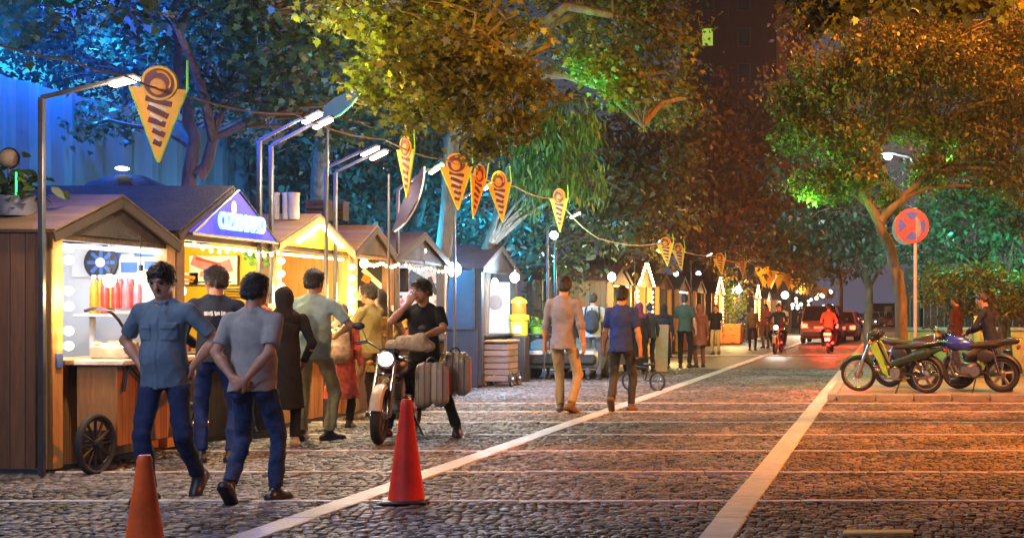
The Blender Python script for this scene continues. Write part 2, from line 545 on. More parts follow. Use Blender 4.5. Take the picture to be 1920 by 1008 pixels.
def person(label, pos, face=0, H=1.75, g=1.0, res=.012, group=None, lean=0, head=(0, 0), pelvis=(0, 0, .93),
           feet=None, hands=None, sleeve='short', hem=.86, shirt=None, trousers=None, shoes=None, hair='short',
           scarf=None, skin=None, flare=0, pockets=False, beard=False, collar=True, buttons=False, elbows=None, headshift=0,
           hairmat=None, bald=False, z0=0.0, tuck=False, twist=0):
    S = SDF()
    sk = skin or SKIN
    pel = np.array(pelvis, float)
    off = pel - V3(0, 0, .93)
    Rl = rotm(twist, lean)
    P0 = V3(0, 0, .93)
    def up(x, y, z): return Rl @ (V3(x, y, z) - P0) + pel
    fr = (Rl.T, (1, .66, 1))
    feet = feet or {}
    hands = hands or {}
    fat = 1.0 if res < .009 else (1.15 if res < .013 else 1.5)
    # ---- joints
    J = {}
    for sd, sx in (('L', -1), ('R', 1)):
        f = feet.get(sd, (sx * .105, 0, 0, sx * -.15, 0))
        fx, fy, fz, yaw, pit = f
        ank = V3(fx, fy, fz + .085)
        hip = pel + V3(sx * .088, 0, -.03)
        fw = V3(-math.sin(yaw), math.cos(yaw), 0)
        kn, ank = ik(hip, ank, .425, .415, (feet.get(sd + 'pole') or (fw + V3(sx * .12, 0, 0))))
        J[sd] = dict(hip=hip, knee=kn, ank=ank, fw=fw, pit=pit)
        sh = up(sx * .178, -.005, 1.405)
        h = hands.get(sd, dict(p=(sx * .255, .035, .86), pole=(sx * .3, -1, 0), d=(0, .18, -1), n=(-sx, 0, 0)))
        wr = np.array(h['p'], float)
        if h.get('rel'): wr = up(*wr)
        el, wr = ik(sh, wr, .285, .255, h.get('pole', (sx * .3, -1, 0)))
        d = unit(h.get('d', wr - el)); n = unit(h.get('n', (-sx, 0, 0)))
        th = np.cross(d, n) if sd == 'R' else np.cross(n, d)
        J[sd].update(sh=sh, el=el, wr=wr, hd=d, hn=n, th=th, curl=h.get('curl', .35))
    # ---- body
    hc = up(0, .022 + headshift, 1.630); Rh = rotm(twist + head[0], lean + head[1])
    def hp(x, y, z): return hc + Rh @ V3(x, y, z)
    HR = Rh.T
    S.ell(hp(0, -.006, .016), (.075, .094, .099), rot=HR, k=.03)
    S.rc(hp(0, .026, -.03), hp(0, .05, -.083), .06, .034, k=.03)
    for sx in (-1, 1):
        S.rc(hp(sx * .045, .03, -.03), hp(sx * .02, .06, -.085), .026, .022, k=.03)
        S.rc(hp(sx * .014, .083, .03), hp(sx * .045, .07, .03), .012, .011, k=.012)
        S.ell(hp(sx * .033, .098, .010), (.017, .014, .010), rot=HR, k=.008, sub=True)
        S.ell(hp(sx * .077, -.008, -.012), (.010, .021, .031), rot=HR, k=.006)
    S.rc(hp(0, .086, .015), hp(0, .107, -.024), .009, .0145, k=.008)
    S.rc(hp(-.017, .084, -.056), hp(.017, .084, -.056), .010, .010, k=.008)
    S.ell(hp(0, .072, -.095), (.022, .018, .018), rot=HR, k=.015)
    S.rc(up(0, -.015, 1.44), hc + Rh @ V3(0, -.02, -.05), .06, .052, k=.03)
    S.rc(up(-.11, -.01, 1.40), up(.11, -.01, 1.40), .05, .05, k=.03, fr=fr)
    S.rc(up(0, 0, .98), up(0, 0, 1.28), .105 * g, .12 * g, k=.05, fr=fr)
    S.rc(pel + V3(-.06, 0, 0), pel + V3(.06, 0, 0), .09, .09, k=.04)
    for sd, sx in (('L', -1), ('R', 1)):
        j = J[sd]
        S.rc(j['sh'], j['el'], .046, .038, k=.03); S.rc(j['el'], j['wr'], .041, .026, k=.012)
        mid = j['el'] * .7 + j['wr'] * .3
        S.rc(mid, j['wr'] * .5 + j['el'] * .5, .042, .034, k=.02)
        S.rc(j['hip'], j['knee'], .06, .045, k=.03); S.rc(j['knee'], j['ank'], .043, .034, k=.02)
        fdir = j['fw'] * math.cos(j['pit']) + V3(0, 0, -1) * math.sin(j['pit'])
        S.rc(j['ank'], j['ank'] + fdir * .06 - V3(0, 0, .045), .030, .018, k=.02)
        add_hand(S, j['wr'], j['hd'], j['hn'], j['th'], j['curl'], fat)
    hres = res
    body = sdf_obj('person', S, hres, sk)
    body['label'] = label; body['category'] = 'person'
    if group: body['group'] = group
    s = H / 1.75
    body.scale = (s, s, s)
    body.location = (pos[0], pos[1], z0)
    body.rotation_euler = (0, 0, R(face))
    sd_ = int(abs(pos[0] * 131 + pos[1] * 977)) % 9973
    # ---- shirt
    T = SDF()
    hcut = (Rl @ V3(0, 0, hem - .93) + pel, Rl @ V3(0, 0, -1))
    if hem < .8:
        T.rc(up(0, 0, hem - .02), up(0, 0, 1.0), (.2 + flare) * g, .168 * g, k=.05, fr=(Rl.T, (1, .8, 1)), cut=hcut)
    else:
        T.rc(up(0, -.022, hem - .03), up(0, 0, 1.03), (.172 + flare) * (.35 + .65 * g), .148 * g, k=.03, fr=(Rl.T, (1, .82, 1)), cut=hcut)
    T.rc(up(0, 0, 1.0), up(0, 0, 1.27), .148 * g, .164 * (.5 + .5 * g), k=.035, fr=(Rl.T, (1, .70, 1)))
    if g > 1.03: T.ell(up(0, .025, 1.08), (.13 * g, .112 * g, .14), rot=Rl.T, k=.05)
    T.rc(up(0, -.03, 1.34), up(0, -.022, 1.455), .08, .062, k=.03)
    T.rc(up(-.13, -.005, 1.385), up(.13, -.005, 1.385), .06, .06, k=.04)
    T.ell(up(0, -.045, 1.30), (.135, .065, .13), rot=Rl.T, k=.04)
    for sx in (-1, 1): T.rc(up(sx * .14, -.01, 1.415), up(sx * .045, -.015, 1.475), .045, .035, k=.03)
    for sd, sx in (('L', -1), ('R', 1)):
        j = J[sd]
        if sleeve == 'short':
            e = j['sh'] + (j['el'] - j['sh']) * .80
            T.rc(j['sh'], e + (j['el'] - j['sh']) * .1, .060, .060, k=.03, cut=(e, unit(j['el'] - j['sh'])))
        elif sleeve == 'rolled':
            e = j['el'] + (j['wr'] - j['el']) * .25
            T.rc(j['sh'], j['el'], .058, .050, k=.03)
            T.rc(j['el'], e + (j['wr'] - j['el']) * .2, .056, .052, k=.02, cut=(e, unit(j['wr'] - j['el'])))
        else:
            T.rc(j['sh'], j['el'], .058, .049, k=.03)
            T.rc(j['el'], j['wr'] + (j['wr'] - j['el']) * .05, .053, .040, k=.02, cut=(j['wr'] * .97 + j['el'] * .03, unit(j['wr'] - j['el'])))
    if collar:
        for i in range(10):
            a = 2 * PI * i / 10; a2 = a + 2 * PI / 10
            c1 = up(.062 * math.sin(a), -.012 + .055 * math.cos(a), 1.478 - .016 * math.cos(a)); c2 = up(.062 * math.sin(a2), -.012 + .055 * math.cos(a2), 1.478 - .016 * math.cos(a2))
            T.rc(c1, c2, .013, .013, k=.008)
    base = folds(sd_, .0095)
    inv = Rl.T
    def disp(P):
        d = base(P)
        if pockets or buttons:
            q = (P - pel) @ inv.T + P0
            fsel = q[:, 1] > .03
            if buttons: d = d - np.where(fsel & (np.abs(q[:, 0]) < .02), .007, 0) 
            if pockets: d = d - np.where(fsel & (np.abs(np.abs(q[:, 0]) - .088) < .05) & (np.abs(q[:, 2] - 1.25) < .06), .008, 0) - np.where(fsel & (np.abs(np.abs(q[:, 0]) - .088) < .053) & (np.abs(q[:, 2] - 1.295) < .02), .007, 0)
        return d
    sh_o = sdf_obj('shirt', T, res, shirt, body, disp)
    # ---- trousers
    U = SDF()
    uc = None if tuck else (up(0, 0, hem + .015), Rl @ V3(0, 0, 1))
    U.rc(pel + V3(-.07, 0, .01), pel + V3(.07, 0, .01), .104 * (.4 + .6 * g), .104 * (.4 + .6 * g), k=.04, fr=(np.eye(3), (1, .95, 1)), cut=uc)
    for sd, sx in (('L', -1), ('R', 1)):
        j = J[sd]
        U.ell(j['hip'] + V3(0, -.035, -.02), (.08, .078, .1), k=.04, cut=uc)
        U.rc(j['hip'] + V3(0, 0, .02), j['knee'], .086 * (.6 + .4 * g), .063, k=.03, cut=uc)
        e = j['ank'] - (j['ank'] - j['knee']) * .06
        U.rc(j['knee'], j['ank'], .063, .057, k=.02, cut=(e, unit(j['ank'] - j['knee'])))
    U.pr = [p if True else p for p in U.pr]
    sdf_obj('trousers', U, res, trousers, body, folds(sd_ + 5, .010, 1.1))
    # ---- shoes
    for sd, sx in (('L', -1), ('R', 1)):
        j = J[sd]; W = SDF()
        fdir = j['fw'] * math.cos(j['pit']) + V3(0, 0, -1) * math.sin(j['pit'])
        side = np.cross(fdir, V3(0, 0, 1)); side = unit(side); u = np.cross(side, fdir)
        cut = (j['ank'] - u * .083, -u)
        heel = j['ank'] - fdir * .048 - u * .048; toe = j['ank'] + fdir * .15 - u * .058
        W.rc(heel, toe, .042, .037, k=.02, cut=cut); W.rc(heel, toe - fdir * .03, .046, .045, k=.02, cut=cut)
        W.rc(j['ank'] + u * .01, j['ank'] + fdir * .06 - u * .04, .046, .034, k=.03, cut=cut)
        W.rc(heel - u * .022, toe - u * .014, .045, .043, k=.004, cut=[cut, (j['ank'] - u * .066, u)])
        sdf_obj('shoe', W, min(res, .014), shoes, body)
    # ---- hair / head cover
    G = SDF()
    hm = hairmat or HAIR
    hn = Rh @ V3(0, .78, -.63)
    def hd(P):
        a = np.sin(P @ V3(95, 40, 60)) * np.sin(P @ V3(-50, 88, 70)) + .6 * np.sin(P @ V3(160, -120, 90))
        return a * .006
    if hair in ('short', 'cap', 'bun'):
        G.ell(hp(0, -.010, .022), (.085, .104, .108), rot=HR, k=.01, cut=(hp(0, .016, -.018), hn))
        G.rc(hp(-.03, -.07, -.04), hp(.03, -.07, -.04), .036, .036, k=.03)
        G.rc(hp(-.03, .07, .088), hp(.035, .075, .085), .022, .02, k=.03)
        if hair == 'bun': G.ell(hp(0, -.12, .03), (.04, .04, .04), k=.02)
        sdf_obj('hair', G, min(res, .012), hm, body, hd)
        if hair == 'cap':
            K = SDF()
            K.ell(hp(0, -.006, .045), (.089, .107, .09), rot=HR, k=.01, cut=(hp(0, 0, .045), Rh @ V3(0, 0, -1)))
            K.rc(hp(-.03, .09, .05), hp(.03, .09, .05), .035, .035, k=.02, fr=(HR, (1, 1.6, .25)))
            sdf_obj('cap', K, min(res, .012), scarf, body)
        if res < .011:
            r_ = np.random.default_rng(sd_); u = r_.normal(size=(2600, 3)); u /= np.linalg.norm(u, axis=1)[:, None]
            lp = np.array([0, -.010, .022]) + u * np.array([.086, .105, .109])
            ok = ((lp - np.array([0, .016, -.018])) @ np.array([0, .78, -.63]) < .004 + r_.normal(0, .008, len(lp))) & (lp[:, 2] > -.075)
            lp = lp[ok]; nn_ = u[ok]; n_ = len(lp)
            fl = np.array([0.15, .35, -.55]) + r_.normal(0, .35, (n_, 3)); fl -= nn_ * (fl * nn_).sum(1)[:, None]; fl /= np.linalg.norm(fl, axis=1)[:, None]
            sd2 = np.cross(fl, nn_); ln_ = r_.uniform(.018, .04, n_)[:, None]; w_ = .0032
            a_ = lp - sd2 * w_; b_ = lp + sd2 * w_; c_ = lp + fl * ln_ + nn_ * (.006 + r_.uniform(0, .008, n_))[:, None]
            VV = np.stack([a_, b_, c_], 1).reshape(-1, 3) @ Rh.T + hc
            hm2 = np_mesh('hair_strands', VV, np.arange(n_ * 3), np.arange(n_) * 3, smooth=False); link_mesh('hair_strands', hm2, hm, body)
    elif hair == 'long':
        G.ell(hp(0, -.012, .02), (.09, .108, .11), rot=HR, k=.01, cut=(hp(0, .02, -.03), hn))
        G.rc(hp(0, -.05, -.02), up(0, -.08, 1.36), .085, .075, k=.03, fr=(HR, (1.15, .8, 1)))
        sdf_obj('hair', G, min(res, .012), hm, body, hd)
    elif hair == 'scarf':
        fc = (hp(0, .055, 0), Rh @ V3(0, .95, -.1))
        G.ell(hp(0, -.01, .012), (.098, .118, .122), rot=HR, k=.03, cut=fc)
        G.rc(hp(0, -.02, -.06), up(0, -.01, 1.43), .082, .105, k=.04)
        G.rc(up(-.09, -.01, 1.40), up(.09, -.01, 1.40), .088, .088, k=.05)
        sdf_obj('headscarf', G, min(res, .012), scarf, body, folds(sd_ + 9, .006, 1.4))
    elif hair == 'helmet':
        G.ell(hp(0, -.006, .012), (.118, .135, .135), rot=HR, k=.01, cut=(hp(0, .02, -.06), Rh @ V3(0, .45, -.9)))
        sdf_obj('helmet', G, min(res, .012), scarf, body)
        K = SDF(); K.ell(hp(0, .0, .005), (.1, .138, .06), rot=HR, k=.01, cut=(hp(0, .06, 0), Rh @ V3(0, -1, 0)))
        sdf_obj('visor', K, min(res, .012), mat('visor', (.01, .01, .012), rough=.08), body)
    if beard:
        B = SDF()
        B.rc(hp(0, .026, -.036), hp(0, .054, -.086), .0615, .0365, k=.03, cut=[(hp(0, 0, -.036), Rh @ V3(0, .12, 1)), (hp(0, .0, 0), Rh @ V3(0, -1, 0))])
        B.rc(hp(-.020, .088, -.044), hp(.020, .088, -.044), .006, .006, k=.008)
        sdf_obj('beard', B, min(res, .008), mat('beard', (.07, .038, .026), rough=.8, var=.5, scale=120), body)
    if res < .011:
        for sx in (-1, 1):
            b = MB(); b.sphere(hp(sx * .033, .081, .010), (.013, .011, .0085), 10); b.build('eye', EYE, body)
            b = MB(); b.tube([hp(sx * .016, .095, .030), hp(sx * .034, .092, .036), hp(sx * .052, .077, .030)], [.004, .0055, .003], 6); b.build('eyebrow', HAIR, body)
        b = MB(); b.tube([hp(-.021, .088, -.057), hp(0, .0965, -.0565), hp(.021, .088, -.057)], [.003, .0055, .003], 6); b.build('mouth', LIP, body)
    return body
# ================================================================= motorcycles, cars, cones, lamps, pennants
RUB = mat('rubber', (0.018, 0.018, 0.019), rough=0.75, var=0.3, scale=30, bump=0.3, bscale=150)
CHR = mat('chrome', (0.62, 0.6, 0.58), rough=0.18, metal=1.0, var=0.08)
ALU = mat('cast_alloy', (0.34, 0.33, 0.32), rough=0.38, metal=1.0, var=0.2, scale=20)
BLK = mat('black_metal', (0.018, 0.018, 0.02), rough=0.38, var=0.3)
BLP = mat('black_plastic', (0.022, 0.022, 0.024), rough=0.5, var=0.25)
VNL = mat('vinyl_seat', (0.02, 0.019, 0.018), rough=0.55, var=0.2, bump=0.3, bscale=180)
GLS = mat('dark_glass', (0.015, 0.017, 0.02), rough=0.06, var=0.1, spec=0.8)
HLE = emit('headlamp_lit', (1.0, 0.95, 0.85), 16.0)
HLO = mat('headlamp_lens', (0.55, 0.56, 0.58), rough=0.1, var=0.1, spec=0.8)
RED_L = emit('tail_lamp_lit', (1.0, 0.05, 0.02), 14.0)
RED_D = mat('tail_lamp_lens', (0.3, 0.015, 0.012), rough=0.2)
AMB = mat('amber_lens', (0.6, 0.22, 0.03), rough=0.2)

def motorcycle(label, loc, heading, paint, style='standard', steer=0.0, lean=0.0, lit=False, tail=False, group='motorcycles', cat='motorcycle', trim=None, seatm=None, shield=None, simple=False):
    """local frame: y forward, origin on the ground mid-wheelbase. heading in degrees (0 = facing +Y)."""
    root = empty('motorcycle', loc, R(heading), label, cat, group)
    root.rotation_euler = (0, R(lean), R(heading))
    Rw = {'standard': .30, 'moped': .295, 'scooter': .23}[style]
    wb = {'standard': 1.30, 'moped': 1.20, 'scooter': 1.22}[style]
    wt = {'standard': .050, 'moped': .034, 'scooter': .055}[style]
    yf, yr = wb / 2, -wb / 2
    trim = trim or paint
    head = Vector((0, yf - .36 if style != 'scooter' else yf - .26, .86 if style != 'scooter' else .8))
    SM = Matrix.Translation(head) @ Matrix.Rotation(R(steer), 4, Vector((0, -.42, .9)).normalized()) @ Matrix.Translation(-head)
    def wheel(name, y, M, drum):
        b = MB(M); b.torus((0, y, Rw), Rw - wt, wt, 'x', 36 if not simple else 20, 10 if not simple else 6)
        w = b.build(name, RUB, root)
        b = MB(M); b.torus((0, y, Rw), Rw - wt * 1.95, .014, 'x', 32 if not simple else 16, 6, flat=1.6)
        if style == 'standard' or style == 'scooter':
            for i in range(5):
                a = 2 * PI * i / 5 + .3
                c, s_ = math.cos(a), math.sin(a)
                b.tube([(0.012, y + .04 * c, Rw + .04 * s_), (0.0, y + (Rw - wt * 2) * c, Rw + (Rw - wt * 2) * s_)], [.02, .014], 6)
                b.tube([(-0.012, y + .04 * c, Rw + .04 * s_), (0.0, y + (Rw - wt * 2) * math.cos(a + .18), Rw + (Rw - wt * 2) * math.sin(a + .18))], [.018, .012], 6)
        else:
            for i in range(28):
                a = 2 * PI * i / 28; o = .022 * (1 if i % 2 else -1)
                b.tube([(o, y + .05 * math.cos(a + .5), Rw + .05 * math.sin(a + .5)), (0, y + (Rw - wt * 2) * math.cos(a), Rw + (Rw - wt * 2) * math.sin(a))], .0022, 4)
        b.build('rim', ALU if style != 'moped' else CHR, w)
        b = MB(M)
        b.lathe([(.0, -.075), (.03, -.075), (.035, -.05), (.07 if drum else .05, -.04), (.075 if drum else .05, .03), (.035, .045), (.028, .075), (0, .075)], 18, Matrix.Translation((0, y, Rw)) @ Matrix.Rotation(PI / 2, 4, 'Y'))
        b.build('hub', ALU, w)
        if not drum:
            b = MB(M); b.torus((.07, y, Rw), .105, .022, 'x', 24, 4, flat=.12); b.build('brake_disc', CHR, w)
        return w
    wheel('front_wheel', yf, SM, style == 'moped')
    wheel('rear_wheel', yr, Matrix(), True)
    # fork
    b = MB(SM)
    for sx in (-1, 1):
        b.tube([(sx * .085, yf, Rw), (sx * .085, yf - (head.z + .02 - Rw) * .44, head.z + .02)], [.023, .019], 10)
        b.tube([(sx * .085, yf - .005, Rw + .02), (sx * .085, yf - .15, Rw + .34)], [.03, .027], 10)
    b.box((0, head.y + .01, head.z), (.22, .07, .035), bev=.01)
    b.box((0, head.y + .07, head.z - .14), (.22, .07, .035), bev=.01)
    b.build('fork', CHR if style != 'scooter' else BLK, root)
    # mudguards
    def guard(name, y, Rr, a0, a1, w, M, m):
        vs = []; fs = []; n = 14
        for i in range(n + 1):
            a = R(a0 + (a1 - a0) * i / n)
            for k, (u, dr) in enumerate(((-1, -.03), (-.75, .0), (0, .012), (.75, .0), (1, -.03))):
                vs.append((u * w, y + (Rr + dr) * math.cos(a), Rw + (Rr + dr) * math.sin(a)))
        for i in range(n):
            for k in range(4):
                fs.append((i * 5 + k, i * 5 + k + 1, i * 5 + k + 6, i * 5 + k + 5))
        n0 = len(vs)
        vs += [(x, y_ * 1 - 0, z - .006) for x, y_, z in vs]
        fs += [tuple(n0 + q for q in reversed(f)) for f in fs]
        b = MB(M); b.add(vs, fs); b.build(name, m, root)
    guard('front_fender', yf, Rw + .028, 15, 150, .062 if style != 'moped' else .05, SM, trim if style != 'standard' else mat('fender_beige', (.42, .36, .27), rough=.4) if lit else BLP)
    guard('rear_fender', yr, Rw + .035, 30, 175, .075, Matrix(), BLP)
    # handlebar
    b = MB(SM)
    hz = head.z + (.14 if style != 'scooter' else .16); hy = head.y - .05
    b.tube([(-.36, hy - .13, hz + .04), (-.24, hy - .05, hz + .06), (-.09, hy + .01, hz - .02), (.09, hy + .01, hz - .02), (.24, hy - .05, hz + .06), (.36, hy - .13, hz + .04)], .012, 8)
    hb = b.build('handlebar', BLK, root)
    for sx in (-1, 1):
        b = MB(SM); b.tube([(sx * .25, hy - .055, hz + .06), (sx * .37, hy - .137, hz + .038)], .019, 8); b.build('grip', RUB, hb)
        b = MB(SM); b.tube([(sx * .23, hy - .02, hz + .055), (sx * .36, hy - .07, hz + .035)], .007, 6); b.build('brake_lever', ALU, hb)
        b = MB(SM); b.tube([(sx * .24, hy - .04, hz + .06), (sx * .28, hy - .02, hz + .17), (sx * .31, hy - .03, hz + .21)], .006, 6)
        b.sphere((sx * .335, hy - .035, hz + .225), (.065, .018, .042), 12)
        b.build('mirror', BLK, root)
    # headlamp
    hl = head + Vector((0, .12, .03 if style != 'scooter' else .02))
    Mh = SM @ Matrix.Translation(hl) @ Matrix.Rotation(-PI / 2, 4, 'X')
    b = MB(Mh); b.lathe([(0, -.12), (.05, -.115), (.085, -.06), (.098, .02), (.098, .03), (.09, .034)], 24, caps=False); h_ = b.build('headlight', trim if style != 'standard' else (BLK if not lit else CHR), root)
    b = MB(Mh); b.lathe([(.09, .028), (.075, .045), (.072, .047)], 24, caps=False); b.build('lens', HLO, h_)
    b = MB(Mh); b.lathe([(.072, .047), (.04, .055), (0, .058)], 24, caps=False); b.build('lamp', HLE if lit else HLO, h_)
    for sx in (-1, 1):
        b = MB(SM); b.sphere(hl + Vector((sx * .17, -.03, -.05)), (.04, .035, .03), 10); b.tube([hl + Vector((sx * .08, -.06, -.05)), hl + Vector((sx * .16, -.04, -.05))], .008, 6)
        b.build('indicator', AMB, root)
    if style == 'standard':
        b = MB(SM)
        for sx in (-.055, .055):
            b.lathe([(0, 0), (.05, 0), (.052, .05), (0, .055)], 16, Matrix.Translation(head + Vector((sx, -.01, .07))) @ Matrix.Rotation(.6, 4, 'X'))
        b.build('gauge', BLK, root)
        # frame
        b = MB()
        pts = [head + Vector((0, -.02, -.06)), (0, .05, .62), (0, .02, .30), (0, -.25, .26), (0, -.42, .33)]
        for sx in (-.05, .05):
            b.tube([Vector(p) + Vector((sx * (i > 0), 0, 0)) for i, p in enumerate(pts)], .016, 8)
            b.tube([head + Vector((0, -.02, 0)), (sx, .0, .72), (sx * 1.6, -.45, .74), (sx * 1.8, -.85, .80)], .014, 8)
            b.tube([(sx * 1.6, -.42, .33), (sx * 1.6, -.42, .73)], .015, 8)
            b.tube([(sx * 1.9, -.30, .34), (sx * 1.9, yr, Rw)], .016, 8)
            b.tube([(sx * 2, yr + .04, Rw + .02), (sx * 2, -.50, .74)], .018, 10)
        b.build('frame', BLK, root)
        for sx in (-1, 1):
            b = MB(); n = 9
            p0, p1 = Vector((sx * .115, yr + .02, Rw + .04)), Vector((sx * .105, -.52, .72))
            b.tube([p0, p1], .014, 8)
            for i in range(n):
                q = p0.lerp(p1, .25 + .65 * i / n); u = (p1 - p0).normalized()
                b.tube([q, q + u * .012], .028, 10)
            b.build('shock_absorber', CHR, root)
        # engine
        b = MB()
        b.box((0, -.12, .38), (.26, .34, .20), bev=.05); b.lathe([(0, -.15), (.09, -.15), (.1, -.1), (.1, .1), (.09, .15), (0, .15)], 20, Matrix.Translation((0, -.22, .36)) @ Matrix.Rotation(PI / 2, 4, 'Y'))
        for i in range(9):
            b.box((0, .06 + i * .008, .46 + i * .024), (.2 - .004 * abs(i - 4), .19, .010), rot=(-.3, 0, 0), bev=.003)
        b.box((0, .09, .57), (.11, .12, .24), rot=(-.3, 0, 0), bev=.02)
        b.build('engine', ALU, root)
        b = MB()
        b.tube([(.06, .16, .55), (.09, .22, .45), (.12, .14, .27), (.14, -.2, .24), (.145, -.4, .27), (.15, -.95, .36)], [.02, .02, .022, .025, .045, .048], 12)
        b.build('exhaust', CHR, root)
        S = SDF(); S.ell((0, .10, .80), (.135, .26, .115), k=.02); S.rc((0, .2, .82), (0, -.12, .76), .11, .09, k=.05); S.ell((0, .1, .66), (.05, .3, .09), k=.001, sub=True)
        sdf_obj('fuel_tank', S, .014, paint, root)
        b = MB(); b.lathe([(0, 0), (.03, 0), (.028, .012), (0, .014)], 14, Matrix.Translation((0, .12, .912))); b.build('fuel_cap', CHR, root)
        S = SDF(); S.rc((0, -.16, .765), (0, -.55, .785), .10, .12, k=.03, fr=(np.eye(3), (1, 1, .5))); S.rc((0, -.5, .80), (0, -.85, .83), .115, .10, k=.03, fr=(np.eye(3), (1, 1, .45)))
        sdf_obj('seat', S, .014, seatm or VNL, root)
        for sx in (-1, 1):
            S = SDF(); S.ell((sx * .115, -.40, .60), (.03, .15, .11), k=.01)
            sdf_obj('side_cover', S, .016, BLP, root)
        b = MB(); b.box((0, -.93, .74), (.15, .06, .07), bev=.02); b.build('tail_light', RED_L if tail else RED_D, root)
        b = MB(); b.box((0, -1.0, .62), (.17, .012, .12), rot=(.3, 0, 0), bev=.004); b.build('number_plate', mat('plate_white', (.6, .6, .56), rough=.4), root)
        b = MB(); b.tube([(-.12, -.55, .82), (-.125, -.8, .88), (-.1, -.98, .87), (.1, -.98, .87), (.125, -.8, .88), (.12, -.55, .82)], .011, 8); b.build('grab_rail', CHR, root)
        for sx in (-1, 1):
            b = MB(); b.tube([(sx * .08, -.3, .30), (sx * .24, -.3, .30)], .014, 8); b.build('footrest', RUB, root)
        b = MB(); b.tube([(-.1, -.25, .28), (-.24, -.2, .02)], .013, 8); b.build('side_stand', BLK, root)
    elif style == 'moped':
        b = MB()
        b.tube([head + Vector((0, -.02, -.05)), (0, .08, .52), (0, .0, .42), (0, -.28, .48), (0, -.45, .62), (0, -.8, .70)], [.03, .035, .04, .035, .03, .02], 10)
        for sx in (-1, 1):
            b.tube([(sx * .08, -.15, .33), (sx * .085, yr, Rw)], .016, 8)
            b.tube([(sx * .1, yr + .03, Rw + .02), (sx * .1, -.42, .64)], .02, 10)
        b.build('frame', BLK, root)
        # leg shield: curved thin panel in bright paint
        for sx in (-1, 1):
            prof = [(head.y + .02, head.z - .02), (head.y + .10, head.z - .12), (.20, .52), (.12, .33), (.02, .27), (.04, .36), (.10, .50), (head.y - .04, head.z - .08)]
            M = Matrix.Rotation(PI / 2, 4, 'Z')
            b = MB(); n = len(prof)
            vs = [(sx * .10, y, z) for y, z in prof] + [(sx * (.135 if i < 4 else .115), y - .01, z) for i, (y, z) in enumerate(prof)]
            fs = [tuple(range(n)), tuple(range(2 * n - 1, n - 1, -1))] + [(i, (i + 1) % n, (i + 1) % n + n, i + n) for i in range(n)]
            b.add(vs, fs); b.build('leg_shield', shield or paint, root)
            S = SDF(); S.rc((sx * .095, -.10, .50), (sx * .105, -.62, .66), .055, .085, k=.02, fr=(np.eye(3), (.5, 1, 1)))
            S.rc((sx * .1, -.5, .64), (sx * .07, -.92, .73), .07, .03, k=.03, fr=(np.eye(3), (.5, 1, 1)))
            sdf_obj('side_cover', S, .012, trim, root)
        b = MB(); b.box((0, head.y + .09, head.z - .09), (.13, .03, .24), rot=(.42, 0, 0), bev=.012); b.build('front_panel', mat('moped_white', (.62, .63, .66), rough=.35), root)
        b = MB()
        b.lathe([(0, -.13), (.09, -.13), (.105, -.09), (.105, .09), (.09, .13), (0, .13)], 20, Matrix.Translation((0, -.10, .33)) @ Matrix.Rotation(PI / 2, 4, 'Y'))
        b.box((0, .06, .36), (.12, .24, .13), bev=.03)
        for i in range(7): b.box((0, .02 + i * .026, .36), (.17, .008, .16), bev=.003)
        b.build('engine', ALU, root)
        b = MB(); b.tube([(.07, .14, .32), (.09, .16, .22), (.12, .0, .20), (.13, -.3, .24), (.14, -.45, .27), (.14, -.85, .33)], [.016, .016, .018, .02, .04, .042], 12); b.build('exhaust', CHR, root)
        S = SDF(); S.rc((0, -.12, .74), (0, -.5, .765), .085, .12, k=.03, fr=(np.eye(3), (1, 1, .45))); S.rc((0, -.45, .775), (0, -.82, .80), .115, .09, k=.03, fr=(np.eye(3), (1, 1, .4)))
        sdf_obj('seat', S, .014, seatm or VNL, root)
        b = MB(); b.box((0, -.93, .70), (.12, .06, .06), bev=.02); b.build('tail_light', RED_D, root)
        b = MB(); b.tube([(-.1, -.62, .80), (-.12, -.85, .84), (.12, -.85, .84), (.1, -.62, .80)], .01, 8); b.box((0, -.9, .845), (.2, .2, .014)); b.build('luggage_rack', CHR, root)
        S = SDF(); S.ell((0, head.y + .02, head.z + .09), (.12, .12, .075), k=.02); sdf_obj('handlebar_cover', S, .014, BLP, root)
        b = MB(); b.tube([(-.08, -.2, .26), (-.22, -.15, .02)], .012, 8); b.build('side_stand', BLK, root)
    else:  # scooter
        S = SDF()
        S.rc((0, head.y + .10, .80), (0, head.y + .12, .45), .17, .19, k=.05, fr=(np.eye(3), (1, .5, 1)))
        S.rc((0, head.y + .02, .33), (0, -.3, .27), .17, .17, k=.05, fr=(np.eye(3), (1, 1, .35)))
        sdf_obj('front_fairing', S, .02, paint, root)
        S = SDF()
        S.rc((0, -.25, .50), (0, -.80, .62), .17, .14, k=.05, fr=(np.eye(3), (1, 1, 1.2))); S.ell((0, yr, .2), (.10, .26, .26), k=.03, sub=True)
        sdf_obj('rear_body', S, .02, paint, root)
        S = SDF(); S.rc((0, -.12, .76), (0, -.75, .80), .15, .13, k=.03, fr=(np.eye(3), (1, 1, .4))); sdf_obj('seat', S, .018, VNL, root)
        b = MB(); b.box((0, -.97, .66), (.26, .05, .10), bev=.03); b.build('tail_light', RED_L if tail else RED_D, root)
        b = MB(); b.box((0, -.98, .48), (.18, .012, .12), rot=(.3, 0, 0), bev=.004); b.build('number_plate', mat('plate_white', (.6, .6, .56), rough=.4), root)
        b = MB(); b.tube([(.15, -.2, .25), (.16, -.4, .27), (.165, -.85, .36)], [.02, .045, .05], 12); b.build('exhaust', BLK, root)
        b = MB(); b.box((0, -.45, .3), (.24, .36, .2), bev=.05); b.build('engine', ALU, root)
        b = MB(SM); vs = []
        pr = [(-.2, 0), (.2, 0), (.17, .3), (.08, .38), (-.08, .38), (-.17, .3)]
